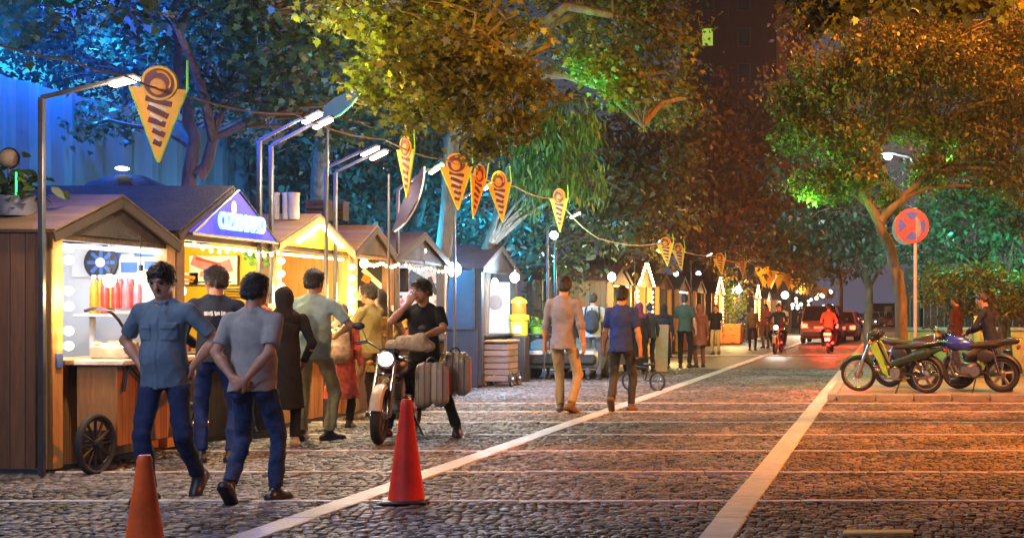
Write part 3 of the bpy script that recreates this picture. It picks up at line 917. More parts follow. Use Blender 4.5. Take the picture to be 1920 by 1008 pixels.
        b.prism(pr, .008, Matrix.Translation(head + Vector((0, .08, .12))) @ Matrix.Rotation(.35, 4, 'X')); b.build('windscreen', mat('smoked_screen', (.03, .03, .035), rough=.08), root)
    return root

def car(label, loc, heading, paint, kind='hatch', lit_tail=False, lit_head=False, group='cars on the street'):
    """local frame: y forward, origin at the ground under the middle."""
    root = empty('car', loc, R(heading), label, 'car', group)
    Wd, Ln, Ht = (1.70, 4.05, 1.46) if kind == 'hatch' else ((1.82, 4.45, 1.70) if kind == 'suv' else (1.75, 4.5, 1.45))
    hw = Wd / 2; f, r = Ln / 2, -Ln / 2
    belt = Ht * .60
    # body shell: rings across the car along y
    def ring(y, w, z0, z1, crown=.03):
        w0 = w * .93
        return [Vector((-w0, y, z0)), Vector((-w, y, z0 + (z1 - z0) * .35)), Vector((-w * .985, y, z0 + (z1 - z0) * .8)), Vector((-w * .90, y, z1)), Vector((0, y, z1 + crown)), Vector((w * .90, y, z1)), Vector((w * .985, y, z0 + (z1 - z0) * .8)), Vector((w, y, z0 + (z1 - z0) * .35)), Vector((w0, y, z0))]
    zs = .22
    hood = belt - .10
    rr = belt if kind != 'sedan' else belt - .02
    rings = [ring(r, hw * .82, zs + .12, rr - .12), ring(r + .06, hw * .93, zs + .04, rr - .02), ring(r + .35, hw, zs, rr), ring(-.4, hw, zs, belt), ring(f * .38, hw, zs, belt - .01), ring(f * .55, hw, zs, hood + .04), ring(f * .88, hw * .97, zs, hood - .05), ring(f - .07, hw * .9, zs + .03, hood - .14), ring(f, hw * .78, zs + .1, hood - .26)]
    b = MB(); b.loft(rings); 
    b.build('body', paint, root, angle=.5)
    # greenhouse
    yb, yt = (r + .12, r + .45) if kind != 'sedan' else (r + .75, r + 1.2)
    wf, wt_ = f * .50, f * .10
    tw = hw * .74
    gh = [[Vector((s_ * w, y, z)) for s_, w in ((-1, hw * .93), (1, hw * .93))] for y, z in ()]
    bl = [Vector((-hw * .90, yb, belt - .01)), Vector((hw * .90, yb, belt - .01)), Vector((hw * .90, wf, belt - .02)), Vector((-hw * .90, wf, belt - .02))]
    tp = [Vector((-tw, yt, Ht - .05)), Vector((tw, yt, Ht - .05)), Vector((tw, wt_, Ht - .05)), Vector((-tw, wt_, Ht - .05))]
    b = MB(); b.add(bl + tp, [(0, 1, 5, 4), (1, 2, 6, 5), (2, 3, 7, 6), (3, 0, 4, 7)]); b.build('windows', GLS, root, smooth=False)
    b = MB()
    top2 = [Vector((p.x * .96, p.y + (.02 if p.y < 0 else -.02), Ht)) for p in tp]
    tpo = [p + Vector((0.012 * (1 if p.x > 0 else -1), .012 * (-1 if p.y < 0 else 1), 0)) for p in tp]
    b.add(tpo + top2, [(0, 1, 5, 4), (1, 2, 6, 5), (2, 3, 7, 6), (3, 0, 4, 7), (4, 5, 6, 7), (3, 2, 1, 0)])
    for i in range(4): b.tube([bl[i] * 1.0, tp[i] * 1.0], .035, 6)
    for sx in (-1, 1): b.tube([(sx * hw * .905, -.15, belt - .01), (sx * tw * 1.01, -.15, Ht - .04)], .03, 6)
    b.build('roof', paint, root)
    wr = .31 if kind != 'suv' else .36
    for sx in (-1, 1):
        for y in (f - .80, r + .75):
            M = Matrix.Translation((sx * (hw - .10), y, wr)) @ Matrix.Rotation(PI / 2 * sx, 4, 'Y')
            b = MB(M); b.lathe([(wr * .62, .09), (wr * .8, .1), (wr * .97, .085), (wr, .05), (wr, -.07), (wr * .9, -.1), (wr * .6, -.1)], 24, caps=False); w = b.build('wheel', RUB, root)
            b = MB(M); b.lathe([(0, .07), (wr * .2, .075), (wr * .55, .06), (wr * .64, .085), (wr * .64, -.05), (0, -.05)], 20); b.build('rim', ALU, w)
        b = MB(); b.box((sx * hw * .74, r + .03, belt - .22), (.28, .10, .2), bev=.03); b.build('tail_light', RED_L if lit_tail else RED_D, root)
        b = MB(); b.box((sx * hw * .62, f - .06, hood - .24), (.34, .12, .14), bev=.04); b.build('headlight', HLE if lit_head else HLO, root)
        b = MB(); b.box((sx * (hw + .07), f * .34, belt + .05), (.16, .09, .12), bev=.03); b.build('wing_mirror', paint, root)
    for y, nm in ((r - .01, 'rear_bumper'), (f - .02, 'front_bumper')):
        b = MB(); b.box((0, y, .42), (Wd * .86, .14, .22), bev=.05); b.build(nm, BLP if kind != 'sedan' else paint, root)
    b = MB(); b.box((0, r - .05, .66 if kind != 'suv' else .72), (.5, .02, .12), bev=.004); b.build('number_plate', mat('plate_white', (.6, .6, .56), rough=.4), root)
    b = MB(); b.box((0, f - .01, hood - .26), (.62, .08, .12), bev=.03); b.build('grille', BLP, root)
    return root

# ---------------------------------------------------------------- traffic cone
CONE_M = mat('cone_red', (0.88, 0.04, 0.015), rough=0.45, var=0.28, scale=5, bump=0.1)
CONE_O = mat('cone_orange', (0.95, 0.13, 0.015), rough=0.45, var=0.28, scale=5, bump=0.1)
def cone(label, loc, h, m, rb):
    root = empty('traffic_cone', loc, 0.2, label, 'traffic cone', 'traffic cones standing on the cobbles')
    b = MB(); t = .030
    b.lathe([(rb, .03), (rb * .97, .05), (t + .010, h - .05), (t + .012, h - .03), (t, h), (t - .012, h), (t - .012, h - .06), (rb * .9, .03)], 36, caps=False)
    b.build('cone_body', m, root)
    b = MB(); b.box((0, 0, .016), (rb * 2.5, rb * 2.5, .030), bev=.012); b.build('base_plate', BLP if m is CONE_M else m, root)
    return root
# ================================================================= the setting
def lamp(kind, loc, color, power, size=.1, rot=None, spot=None, size_y=None, target=None, blend=.5):
    d = bpy.data.lights.new('lamp', kind)
    d.color = color; d.energy = power
    if kind == 'AREA':
        d.size = size
        if size_y: d.shape = 'RECTANGLE'; d.size_y = size_y
    elif kind != 'SUN': d.shadow_soft_size = size
    if kind == 'SPOT': d.spot_size = R(spot or 60); d.spot_blend = blend
    o = bpy.data.objects.new('lamp', d); COL.objects.link(o); o.location = loc
    if target is not None: o.rotation_euler = (Vector(target) - Vector(loc)).to_track_quat('-Z', 'Y').to_euler()
    elif rot: o.rotation_euler = rot
    return o

def stone_mat(name, c1, c2, rough):
    m, nt, b = _nodes(name)
    ge = N(nt, 'ShaderNodeNewGeometry'); tc = N(nt, 'ShaderNodeTexCoord')
    nz = N(nt, 'ShaderNodeTexNoise', i_Scale=45.0, i_Detail=6.0); L(nt, tc.outputs['Object'], nz.inputs['Vector'])
    big = N(nt, 'ShaderNodeTexNoise', i_Scale=0.9, i_Detail=4.0); L(nt, tc.outputs['Object'], big.inputs['Vector'])
    cr = N(nt, 'ShaderNodeValToRGB'); cr.color_ramp.elements[0].color = c4(c1); cr.color_ramp.elements[1].color = c4(c2)
    k = cr.color_ramp.elements.new(.5); k.color = c4([(a + b_) / 2 * f for a, b_, f in zip(c1, c2, (1.05, .97, .92))])
    L(nt, ge.outputs['Random Per Island'], cr.inputs[0])
    mr = N(nt, 'ShaderNodeMapRange'); mr.inputs['From Min'].default_value = .3; mr.inputs['From Max'].default_value = .7; mr.inputs['To Min'].default_value = .6; mr.inputs['To Max'].default_value = 1.35
    L(nt, nz.outputs['Fac'], mr.inputs['Value'])
    m2 = N(nt, 'ShaderNodeMapRange'); m2.inputs['From Min'].default_value = .35; m2.inputs['From Max'].default_value = .65; m2.inputs['To Min'].default_value = .5; m2.inputs['To Max'].default_value = 1.25
    L(nt, big.outputs['Fac'], m2.inputs['Value'])
    ml = N(nt, 'ShaderNodeMath', operation='MULTIPLY'); L(nt, mr.outputs[0], ml.inputs[0]); L(nt, m2.outputs[0], ml.inputs[1])
    vs = N(nt, 'ShaderNodeVectorMath', operation='SCALE'); L(nt, cr.outputs[0], vs.inputs[0]); L(nt, ml.outputs[0], vs.inputs['Scale'])
    L(nt, vs.outputs[0], b.inputs['Base Color'])
    b.inputs['Roughness'].default_value = rough
    bp = N(nt, 'ShaderNodeBump', i_Strength=.4, i_Distance=.01); L(nt, nz.outputs['Fac'], bp.inputs['Height']); L(nt, bp.outputs[0], b.inputs['Normal'])
    return m
# ground sheet to the horizon
GROUND = mat('ground_asphalt', (0.042, 0.039, 0.036), rough=.55, var=.35, scale=3.0, bump=.5, bscale=70)
b = MB(); b.add([(-700, -60, -.006), (700, -60, -.006), (700, 1500, -.006), (-700, 1500, -.006)], [(0, 1, 2, 3)])
tag(b.build('ground', GROUND, smooth=False), kind='structure')

def setts(name, x0, x1, y0, y1, sz, material, seed):
    r = np.random.default_rng(seed)
    cen = []
    y = y0
    while y < y1:
        d = sz * r.uniform(.86, 1.1)
        x = x0 - r.uniform(0, sz)
        while x < x1:
            w = sz * r.uniform(.8, 1.35)
            cen.append((x + w / 2, y + d / 2 + r.normal() * .005, w / 2 - .004, d / 2 - .004)); x += w
        y += d
    C = np.array(cen); n = len(C)
    ang = np.arange(8) * PI / 4 + PI / 8
    ux = np.sign(np.cos(ang)) * np.abs(np.cos(ang)) ** .45; uy = np.sign(np.sin(ang)) * np.abs(np.sin(ang)) ** .45
    rings = [(1.0, -.02), (.97, .006), (.80, .0125)]
    hj = r.normal(0, .0035, n); tx = r.normal(0, .025, n); ty = r.normal(0, .035, n)
    V = np.zeros((n, 25, 3), np.float32)
    for k, (s_, z) in enumerate(rings):
        jx = r.normal(0, .004, (n, 8)); jy = r.normal(0, .004, (n, 8))
        lx = C[:, 2:3] * ux * s_ + jx; ly = C[:, 3:4] * uy * s_ + jy
        V[:, k * 8:k * 8 + 8, 0] = C[:, :1] + lx; V[:, k * 8:k * 8 + 8, 1] = C[:, 1:2] + ly
        V[:, k * 8:k * 8 + 8, 2] = z + (0 if k == 0 else 1) * (hj[:, None] + tx[:, None] * lx + ty[:, None] * ly)
    V[:, 24, 0] = C[:, 0]; V[:, 24, 1] = C[:, 1]; V[:, 24, 2] = .014 + hj
    f4 = np.array([(k * 8 + i, k * 8 + (i + 1) % 8, k * 8 + 8 + (i + 1) % 8, k * 8 + 8 + i) for k in range(2) for i in range(8)])
    f3 = np.array([(16 + i, 16 + (i + 1) % 8, 24) for i in range(8)])
    base = (np.arange(n) * 25)[:, None]
    flat = np.concatenate([(f4.ravel()[None] + base).reshape(n, -1), (f3.ravel()[None] + base).reshape(n, -1)], 1)
    ls1 = np.concatenate([np.arange(16) * 4, 64 + np.arange(8) * 3])
    ls = (ls1[None] + (np.arange(n) * 88)[:, None]).ravel()
    me = np_mesh(name, V.reshape(-1, 3), flat.ravel(), ls)
    return tag(link_mesh(name, me, material), kind='structure')
COB = stone_mat('cobble_stone', (.032, .034, .040), (.20, .20, .205), .52)
SET = stone_mat('sett_stone', (.045, .038, .034), (.27, .215, .165), .55)
setts('cobblestone_paving', -8.2, -0.98, 6.2, 31.5, .073, COB, 1)
setts('sett_paving', -0.98, 5.0, 6.2, 20.05, .069, SET, 2)
# pale stone strips across, lane lines along
STRIP = mat('pale_strip_stone', (.50, .46, .44), rough=.5, var=.35, scale=9, bump=.5, bscale=60)
for i, y in enumerate((9.39, 11.09, 12.78, 14.46, 16.14, 17.82, 19.5)):
    b = MB()
    x = -8.0
    while x < 4.9:
        w = rng.uniform(.42, .6); b.box((x + w / 2, y + rng.uniform(-.006, .006), .004 + rng.uniform(-.003, .003)), (w - .008, .05, .040), bev=.006); x += w
    tag(b.build('paving_strip', STRIP), kind='structure')
LINE = mat('lane_stone', (.43, .42, .41), rough=.5, var=.22, scale=6, bump=.4, bscale=50, island=.12)
def lane(x, y0, y1, w, sag=0):
    b = MB(); y = y0
    while y < y1:
        l = 1.0 if y < 40 else 6.0
        b.box((x + rng.uniform(-.004, .004), y + l / 2, .011), (w, l - .004, .026), rot=(0, 0, rng.uniform(-.002, .002)), bev=.008); y += l
    tag(b.build('lane_line', LINE), kind='structure')
lane(-3.95, 5.6, 130, .21); lane(-1.06, 5.6, 130, .22)
# right-hand pavement with its kerb
PAV = mat('pavement_slabs', (.22, .19, .165), rough=.65, var=.3, scale=5, bump=.5, bscale=40)
b = MB(); b.box((19.2, 75.3, .046), (40, 110, .1)); tag(b.build('pavement', PAV), kind='structure')
KERB = mat('kerb_stone', (.25, .225, .20), rough=.6, var=.25, scale=7, bump=.5, bscale=50, island=.15)
b = MB(); x = -.8
while x < 7: b.box((x + .3, 20.18, .05), (.592, .2, .13), rot=(0, 0, rng.uniform(-.006, .006)), bev=.018); x += .6
y = 20.3
while y < 120: b.box((-.88, y + .5, .05), (.16, .99, .13), rot=(0, 0, rng.uniform(-.004, .004)), bev=.018); y += 1.0
tag(b.build('kerb', KERB), kind='structure')
# cross-walk table further on
b = MB(); b.box((-4.4, 41, .012), (5.6, .35, .034), bev=.02); tag(b.build('paving_strip', STRIP), kind='structure')
b = MB(); b.box((-8.4, 33.0, .012), (3.2, 5.0, .05), bev=.01); tag(b.build('paving_strip', STRIP), kind='structure')

b = MB(); b.box((-.06, 8.02, .012), (.44, .12, .04), bev=.006); tag(b.build('paving_strip', mat('ochre_mark', (.62, .40, .12), rough=.5)), kind='structure')
# ---------------------------------------------------------------- trees
BARK = mat('bark', (.13, .095, .065), rough=.9, var=.55, scale=9, bump=1.0, bscale=28, stretch=(1, 1, .25))
BARK_P = mat('bark_pale', (.13, .095, .06), rough=.85, var=.6, scale=7, bump=.8, bscale=24, stretch=(1, 1, .35))
T_PLANE = np.array([(0, 0), (.10, .12), (.46, .10), (.28, .32), (.50, .56), (.22, .58), (.0, 1.0), (-.22, .58), (-.50, .56), (-.28, .32), (-.46, .10), (-.10, .12)])
T_OVAL = np.array([(0, 0), (.24, .28), (.22, .62), (0, 1), (-.22, .62), (-.24, .28)])
T_LONG = np.array([(0, 0), (.09, .3), (.07, .7), (0, 1), (-.07, .7), (-.09, .3)])
def leaf_mesh(name, P, size, tmpl, seed, droop=.4, material=None, parent=None):
    r = np.random.default_rng(seed); n = len(P); k = len(tmpl)
    az = r.uniform(0, 2 * PI, n); el = r.normal(-droop, .45, n)
    d = np.stack([np.cos(az) * np.cos(el), np.sin(az) * np.cos(el), np.sin(el)], 1)
    up = r.normal(0, .45, (n, 3)) + np.array([0, 0, 1.0])
    s = np.cross(d, up); s /= np.linalg.norm(s, axis=1)[:, None] + 1e-9
    nn = np.cross(s, d)
    sz = size * r.uniform(.45, 1.35, n)
    fold = r.uniform(.05, .35, n)
    V = P[:, None, :] + sz[:, None, None] * (tmpl[None, :, 0, None] * s[:, None, :] + tmpl[None, :, 1, None] * d[:, None, :] + (np.abs(tmpl[None, :, 0]) * fold[:, None] - .18 * tmpl[None, :, 1] ** 2)[..., None] * nn[:, None, :])
    me = np_mesh(name, V.reshape(-1, 3), np.arange(n * k), np.arange(n) * k, smooth=False)
    return link_mesh(name, me, material, parent)
def tree(name, label, base, trunk, blobs, n, size, kind, m, seed, bark=None, group=None, cat='tree', droop=.4, tr=.16, branch=.35, clump=(.16, .34), per=34, thin=False):
    base = Vector(base)
    root = empty(name, base, 0, label, cat, group)
    r = np.random.default_rng(seed)
    tot = sum(w for _, _, w in blobs)
    clumps = []; P = []
    for c, rad, w in blobs:
        rad = np.array(rad if hasattr(rad, '__len__') else (rad, rad, rad), float)
        k = max(3, int(n * w / tot / per))
        u = r.normal(size=(k, 3)); u /= np.linalg.norm(u, axis=1)[:, None]
        q = np.array(c) + u * rad * (r.uniform(0, 1, k) ** .42)[:, None]
        for cc in q:
            clumps.append(cc)
            cr_ = r.uniform(*clump) * rad.mean() ** .5
            g = r.normal(size=(per, 3)) * cr_ * np.array([.62, .62, .42])
            if kind == 'willow': g = g * np.array([.7, .7, 0]) + np.array([0, 0, -1]) * r.uniform(0, 1.0, per)[:, None] * rad.mean() * .8
            P.append(cc + g)
    P = np.concatenate(P) - np.array(base)
    tm = {'plane': T_PLANE, 'oval': T_OVAL, 'willow': T_LONG, 'needle': T_LONG}[kind]
    b = MB()
    for path in trunk:
        pts = [Vector(p) - base for p in path]
        r0 = tr * (1 if path is trunk[0] else .62)
        # smooth the path a little
        fine = []
        for i in range(len(pts) - 1):
            for t in (0, .25, .5, .75): fine.append(pts[i].lerp(pts[i + 1], t) + Vector((r.normal() * .02, r.normal() * .02, 0)) * (i + t > 0))
        fine.append(pts[-1]); m_ = len(fine)
        b.tube(fine, [r0 * (1.25 if i == 0 else 1) * (1 - .62 * i / m_) for i in range(m_)], 10)
    nodes = [Vector(p) - base for path in trunk for p in path[1:]]
    for cc in clumps:
        if r.uniform() > branch: continue
        cv = Vector(cc) - base
        nd = min(nodes, key=lambda q: (q - cv).length + max(0, q.z - cv.z) * 1.5)
        L_ = (cv - nd).length
        if L_ > 4.5: continue
        mid = nd.lerp(cv, .5) + Vector((r.normal() * .12, r.normal() * .12, .1 * L_ + r.normal() * .06))
        pts = [nd, nd.lerp(mid, .5) + Vector((0, 0, .04 * L_)), mid, mid.lerp(cv, .5) + Vector((0, 0, .04 * L_)), cv]
        k = .008 + .009 * L_
        b.tube(pts, [k * 1.5, k * 1.2, k, k * .7, .004], 5)
    b.build('trunk', bark or BARK, root)
    leaf_mesh('crown', P, size, tm, seed + 1, droop, m, root)
    return root
LF_O = leafmat('leaf_olive', (.12, .10, .02), var=.55, warm=.3)
LF_G = leafmat('leaf_green', (.07, .12, .025), var=.55)
LF_D = leafmat('leaf_dark', (.045, .085, .035), var=.5)
LF_Y = leafmat('leaf_yellow_olive', (.135, .135, .02), var=.6, warm=.25)
LF_R = leafmat('leaf_round_crown', (.10, .11, .026), var=.5, warm=.35)
LF_B = leafmat('leaf_brown', (.14, .085, .022), var=.55, warm=.4)
LF_T = leafmat('leaf_blue_green', (.05, .11, .085), var=.5)
def A(px, py, Y): return tuple(at(px, py, Y))
T = 'trees over the left side of the street'
tree('plane_tree', 'dark forked plane tree behind the first stalls, blue lit leaves above', (-9.6, 17.2, 0),
     [[(-9.6, 17.2, 0), (-9.5, 17.2, 2.4), A(365, 280, 17.2), A(340, 180, 17.2), A(330, 60, 17)], [A(372, 330, 17.2), A(400, 260, 17.2), A(420, 180, 17.4), A(450, 60, 17.2)]],
     [(A(120, -30, 12.5), (1.0, .9, .45), .8), (A(30, -10, 12.0), (.6, .8, .5), .5), (A(450, 40, 16.5), (1.5, 1.3, 1.2), 2), (A(600, 90, 17), (1.4, 1.2, 1.2), 2), (A(540, -40, 16), 1.2, 1), (A(330, 60, 18.5), (1.3, 1, .8), .8), (A(190, 210, 18.5), (.9, .8, .6), .35), (A(600, 220, 18.5), (1.0, .9, .6), .6)],
     7500, .11, 'plane', LF_D, 11, group=T, tr=.12)
tree('plane_tree', 'broad plane tree with yellow orange palmate leaves hanging over the pennants', (-9.8, 21.9, 0),
     [[(-9.8, 21.9, 0), (-9.75, 21.9, 3.2), A(610, 150, 20.5), A(700, 40, 17.4), A(820, -80, 15.4)], [A(700, 40, 17.4), A(760, 110, 14.8), A(880, 110, 14.4), A(960, 130, 14.4)]],
     [(A(700, 60, 14.2), (.5, .6, .3), .7), (A(770, 140, 13.6), (.42, .5, .26), .8), (A(820, 95, 13.4), (.5, .5, .25), .8), (A(860, 200, 14.2), (.4, .5, .26), .7), (A(920, 140, 14.0), (.45, .5, .28), .8), (A(960, 235, 15.2), (.34, .5, .22), .6), (A(985, 170, 15.0), (.3, .5, .25), .5), (A(760, 10, 14.0), (.6, .7, .3), .8), (A(860, 20, 14.4), (.6, .7, .3), .8), (A(950, 50, 15.0), (.6, .7, .35), .8), (A(700, 165, 14.2), (.3, .4, .16), .4), (A(800, 215, 14.6), (.35, .4, .15), .4), (A(650, 20, 15), (.5, .6, .3), .5), (A(900, -70, 14.6), (1.2, 1, .5), .8), (A(890, 265, 15.4), (.3, .4, .15), .35)],
     8600, .086, 'plane', LF_Y, 21, group=T, tr=.15, clump=(.22, .42), branch=.5)
tree('plane_tree', 'tall plane tree with bare arching limbs and green lit sprays past the pennants', (-8.3, 23.2, 0),
     [[(-8.3, 23.2, 0), A(850, 260, 23), A(960, 140, 22.4), A(1000, 60, 22), A(1060, 12, 22), A(1150, 30, 22)], [A(960, 140, 22.4), A(1060, 140, 22), A(1130, 165, 22), A(1205, 235, 22)], [A(1000, 60, 22), A(1090, 20, 22.5), A(1200, 40, 23)]],
     [(A(1135, 120, 21.5), (.5, .6, .32), .9), (A(1180, 165, 21.6), (.5, .5, .3), .8), (A(1130, 30, 23), (1.3, 1, .55), 1.2), (A(1230, 60, 24), (.9, 1, .8), 1.2), (A(1050, 60, 23.5), (1.0, 1, .7), .8), (A(1245, 170, 25), (.75, .8, .75), 1.1), (A(1040, -40, 23), (1.4, 1, .6), .8), (A(1170, -30, 23), (1.2, 1, .6), .8)],
     12000, .10, 'plane', LF_Y, 31, group=T, tr=.15, clump=(.2, .4))
tree('willow_tree', 'weeping willow with bright green trailing twigs behind the pennants', (-7.9, 24.6, 0),
     [[(-7.9, 24.6, 0), (-7.7, 24.6, 2.6), A(1000, 230, 24), A(1060, 190, 24)]],
     [(A(1055, 205, 23.6), (.75, .6, .4), 1.4), (A(1000, 250, 23.8), (.6, .6, .4), .9), (A(1080, 310, 24.4), (.7, .6, .5), .9), (A(1010, 330, 24), (.7, .6, .4), .7)],
     4200, .18, 'willow', LF_G, 41, group=T, droop=1.35, tr=.13, branch=.6)
for i, (lab, px, py, Y, m_, bl, n_) in enumerate((
    ('dark bushy tree with blue shadow behind the feather banner', 800, 400, 27, LF_T, [((800, 360), 2.0), ((700, 330), 1.7), ((760, 280), 1.5), ((880, 400), 1.6)], 5200),
    ('dark green tree behind the white bulb lamp and black booth', 960, 400, 30, LF_D, [((940, 370), 1.9), ((1020, 400), 1.9), ((1080, 350), 1.8), ((1000, 460), 1.6)], 5200),
    ('teal tinged tree between the lamp posts over the third stall', 620, 330, 25, LF_T, [((600, 300), 1.5), ((520, 320), 1.3), ((650, 360), 1.3), ((640, 250), 1.1)], 3000),
    ('bushy tree above the amber lit stall, olive brown crown', 1180, 380, 36, LF_O, [((1180, 330), 2.2), ((1120, 400), 1.8), ((1230, 390), 1.9), ((1220, 270), 1.8), ((1150, 250), 1.5)], 5400),
    ('brown crowned tree over the bulb lit gable stall', 1290, 340, 44, LF_B, [((1290, 300), 2.6), ((1330, 370), 2.6), ((1270, 220), 2.0), ((1260, 400), 2.2), ((1330, 210), 1.6)], 5600),
    ('brown tree in front of the dark tower, tallest of the far crowns', 1380, 340, 54, LF_B, [((1370, 260), 2.6), ((1400, 340), 3.2), ((1440, 300), 2.2), ((1340, 420), 2.8), ((1420, 420), 3.0)], 5600),
    ('olive tree whose low crown hangs over the far small pennants', 1450, 430, 66, LF_O, [((1450, 420), 3.0), ((1500, 450), 2.6), ((1470, 370), 2.6), ((1400, 460), 2.4)], 4200),
    ('farthest tree of the left row, above the crowd', 1510, 470, 90, LF_O, [((1520, 470), 3.2), ((1560, 490), 2.4), ((1480, 440), 3.2), ((1550, 450), 2.4)], 3200))):
    base = (at(px, 585, Y).x - (.6 if Y < 40 else 1.2), Y, 0)
    top = at(px, py - 60, Y)
    tree('street_tree', lab, base, [[base, (base[0], Y, top.z * .45), tuple(top)]], [(A(p[0][0], p[0][1], Y + rng.uniform(-1, 1)), p[1], p[1] ** 2) for p in bl], n_, .17 if Y < 32 else (.22 if Y < 60 else .34), 'oval', m_, 50 + i * 7, group=T, tr=.2, clump=(.22, .42), per=30)
tree('street_tree', 'wide dark tree against the blue lit wall, farthest left', (-13.6, 22.5, 0), [[(-13.6, 22.5, 0), (-13.5, 22.5, 3), A(240, 140, 22.5), A(260, 40, 22.5)], [A(240, 140, 22.5), A(120, 90, 22.5)]],
     [(A(60, 150, 22), (1.4, .9, .7), 1.2), (A(170, 90, 22.5), (1.4, .9, .8), 1.3), (A(300, 120, 22.5), (1.3, .9, .8), 1.2), (A(430, 190, 23), (1.2, .9, .8), 1.2), (A(60, 40, 22), (1.2, .9, .6), .9), (A(250, 10, 22.5), (1.4, .9, .7), 1.1), (A(400, 60, 23), (1.3, .9, .8), 1), (A(50, 240, 22), (1.0, .8, .6), .8), (A(170, 215, 22), (.9, .8, .6), .7), (A(10, 320, 22), (.7, .7, .5), .5), (A(260, 250, 22), (.7, .7, .5), .4)], 9500, .13, 'oval', LF_T, 301, group=T, tr=.12, clump=(.22, .42), per=30)
TR = 'trees along the right hand pavement'
tree('street_tree', 'leaning street tree with round crown beside the no stopping sign', (.27, 24.2, .09),
     [[(.27, 24.2, .09), A(1688, 560, 24.2), A(1672, 470, 24.1), A(1640, 400, 24), A(1612, 350, 24), A(1590, 270, 24), A(1560, 190, 24)], [A(1650, 415, 24), A(1690, 375, 24), A(1730, 330, 24.2), A(1750, 270, 24.5)], [A(1612, 350, 24), A(1660, 250, 24), A(1700, 150, 24)]],
     [(A(1560, 150, 23.6), (.95, .9, .62), 1.4), (A(1660, 120, 23.5), (.9, .9, .6), 1.3), (A(1760, 110, 23.6), (1.0, .9, .65), 1.5), (A(1850, 150, 24), (.9, .9, .7), 1.3), (A(1505, 240, 24), (.5, .7, .5), .8), (A(1580, 260, 23.8), (.7, .8, .5), 1.0), (A(1700, 220, 24.2), (1.0, .8, .5), 1.3), (A(1820, 260, 24.2), (.9, .8, .6), 1.2), (A(1540, 340, 24), (.6, .6, .35), .8), (A(1620, 320, 23.6), (.5, .5, .35), .6), (A(1740, 320, 24.4), (.5, .6, .4), .6), (A(1670, 375, 24.4), (.22, .3, .22), .3), (A(1900, 230, 24.4), (.8, .8, .8), .9), (A(1630, 75, 24), (.8, .8, .5), .9), (A(1750, 55, 24.2), (.8, .8, .5), .9), (A(1870, 70, 24.4), (.8, .8, .6), .9), (A(1890, 340, 24.6), (.6, .6, .5), .6), (A(1480, 190, 24.2), (.35, .5, .4), .4)],
     50000, .092, 'oval', LF_R, 111, bark=BARK_P, group=TR, tr=.135, clump=(.16, .3), per=40)
tree('plane_tree', 'yellow leaved plane branch crown at the top, nearest on the right', (3.4, 15.5, 0),
     [[(3.4, 15.5, 0), (3.2, 15.4, 3.5), (2.2, 15.0, 5.0), A(1800, -30, 14.6), A(1620, -30, 14.4)]],
     [(A(1540, 12, 14.2), (.34, .5, .22), .7), (A(1640, -14, 14.3), (.55, .6, .2), .9), (A(1760, -25, 14.5), (.7, .7, .24), 1.0), (A(1870, -6, 14.5), (.4, .5, .22), .6), (A(1700, -90, 14.8), (1.2, .9, .4), .8)],
     3400, .13, 'plane', LF_O, 131, group=TR, tr=.16)
for i, (lab, px, py, Y, m_, bl, n_, sz) in enumerate((
    ('blue green tree with layered fronds right of the sign pole', 1850, 430, 28, LF_T, [((1850, 400), 1.1), ((1780, 440), .8), ((1910, 440), 1.1), ((1900, 330), 1.0), ((1850, 500), .75), ((1770, 370), .7), ((1820, 340), .9), ((1740, 500), .5), ((1900, 520), .6), ((1690, 470), .5)], 7600, .13),
    ('dark tree behind the leaning trunk', 1600, 430, 33, LF_T, [((1600, 420), 1.4), ((1540, 400), 1.2), ((1640, 460), 1.2), ((1500, 330), 1.1), ((1620, 330), 1.3), ((1700, 420), 1.2)], 4600, .16),
    ('low yellow green bush tree over the amber gate', 1840, 540, 26, LF_O, [((1790, 530), .5), ((1850, 525), .55), ((1905, 530), .5), ((1750, 520), .4), ((1790, 572), .42), ((1850, 565), .45), ((1905, 570), .45), ((1755, 560), .3)], 4200, .10),
    ('far dark green tree arching over the cars', 1560, 470, 60, LF_D, [((1580, 480), 1.8), ((1540, 430), 2.0), ((1620, 460), 1.6), ((1600, 400), 2.4)], 3000, .26),
    ('tall dark tree filling the right edge behind the round crown', 1880, 200, 34, LF_B, [((1800, 160), 2.0), ((1900, 120), 2.0), ((1880, 260), 1.8), ((1740, 240), 1.6), ((1650, 180), 1.8), ((1560, 240), 1.6), ((1480, 160), .9), ((1600, 40), 1.8), ((1720, 20), 2.0), ((1850, 20), 2.2), ((1900, -40), 2.2), ((1520, 60), 1.0)], 11000, .16))):
    base = (at(px, 585, Y).x + .4, Y, .09)
    top = at(px, py - 30, Y)
    tree('street_tree', lab, base, [[base, (base[0], Y, top.z * .5), tuple(top)]], [(A(p[0][0], p[0][1], Y + rng.uniform(-.6, .6)), (p[1], p[1], p[1] * .7), p[1] ** 2) for p in bl], n_, sz, 'oval', m_, 150 + i * 7, group=TR, tr=.14, clump=(.2, .4), per=30)

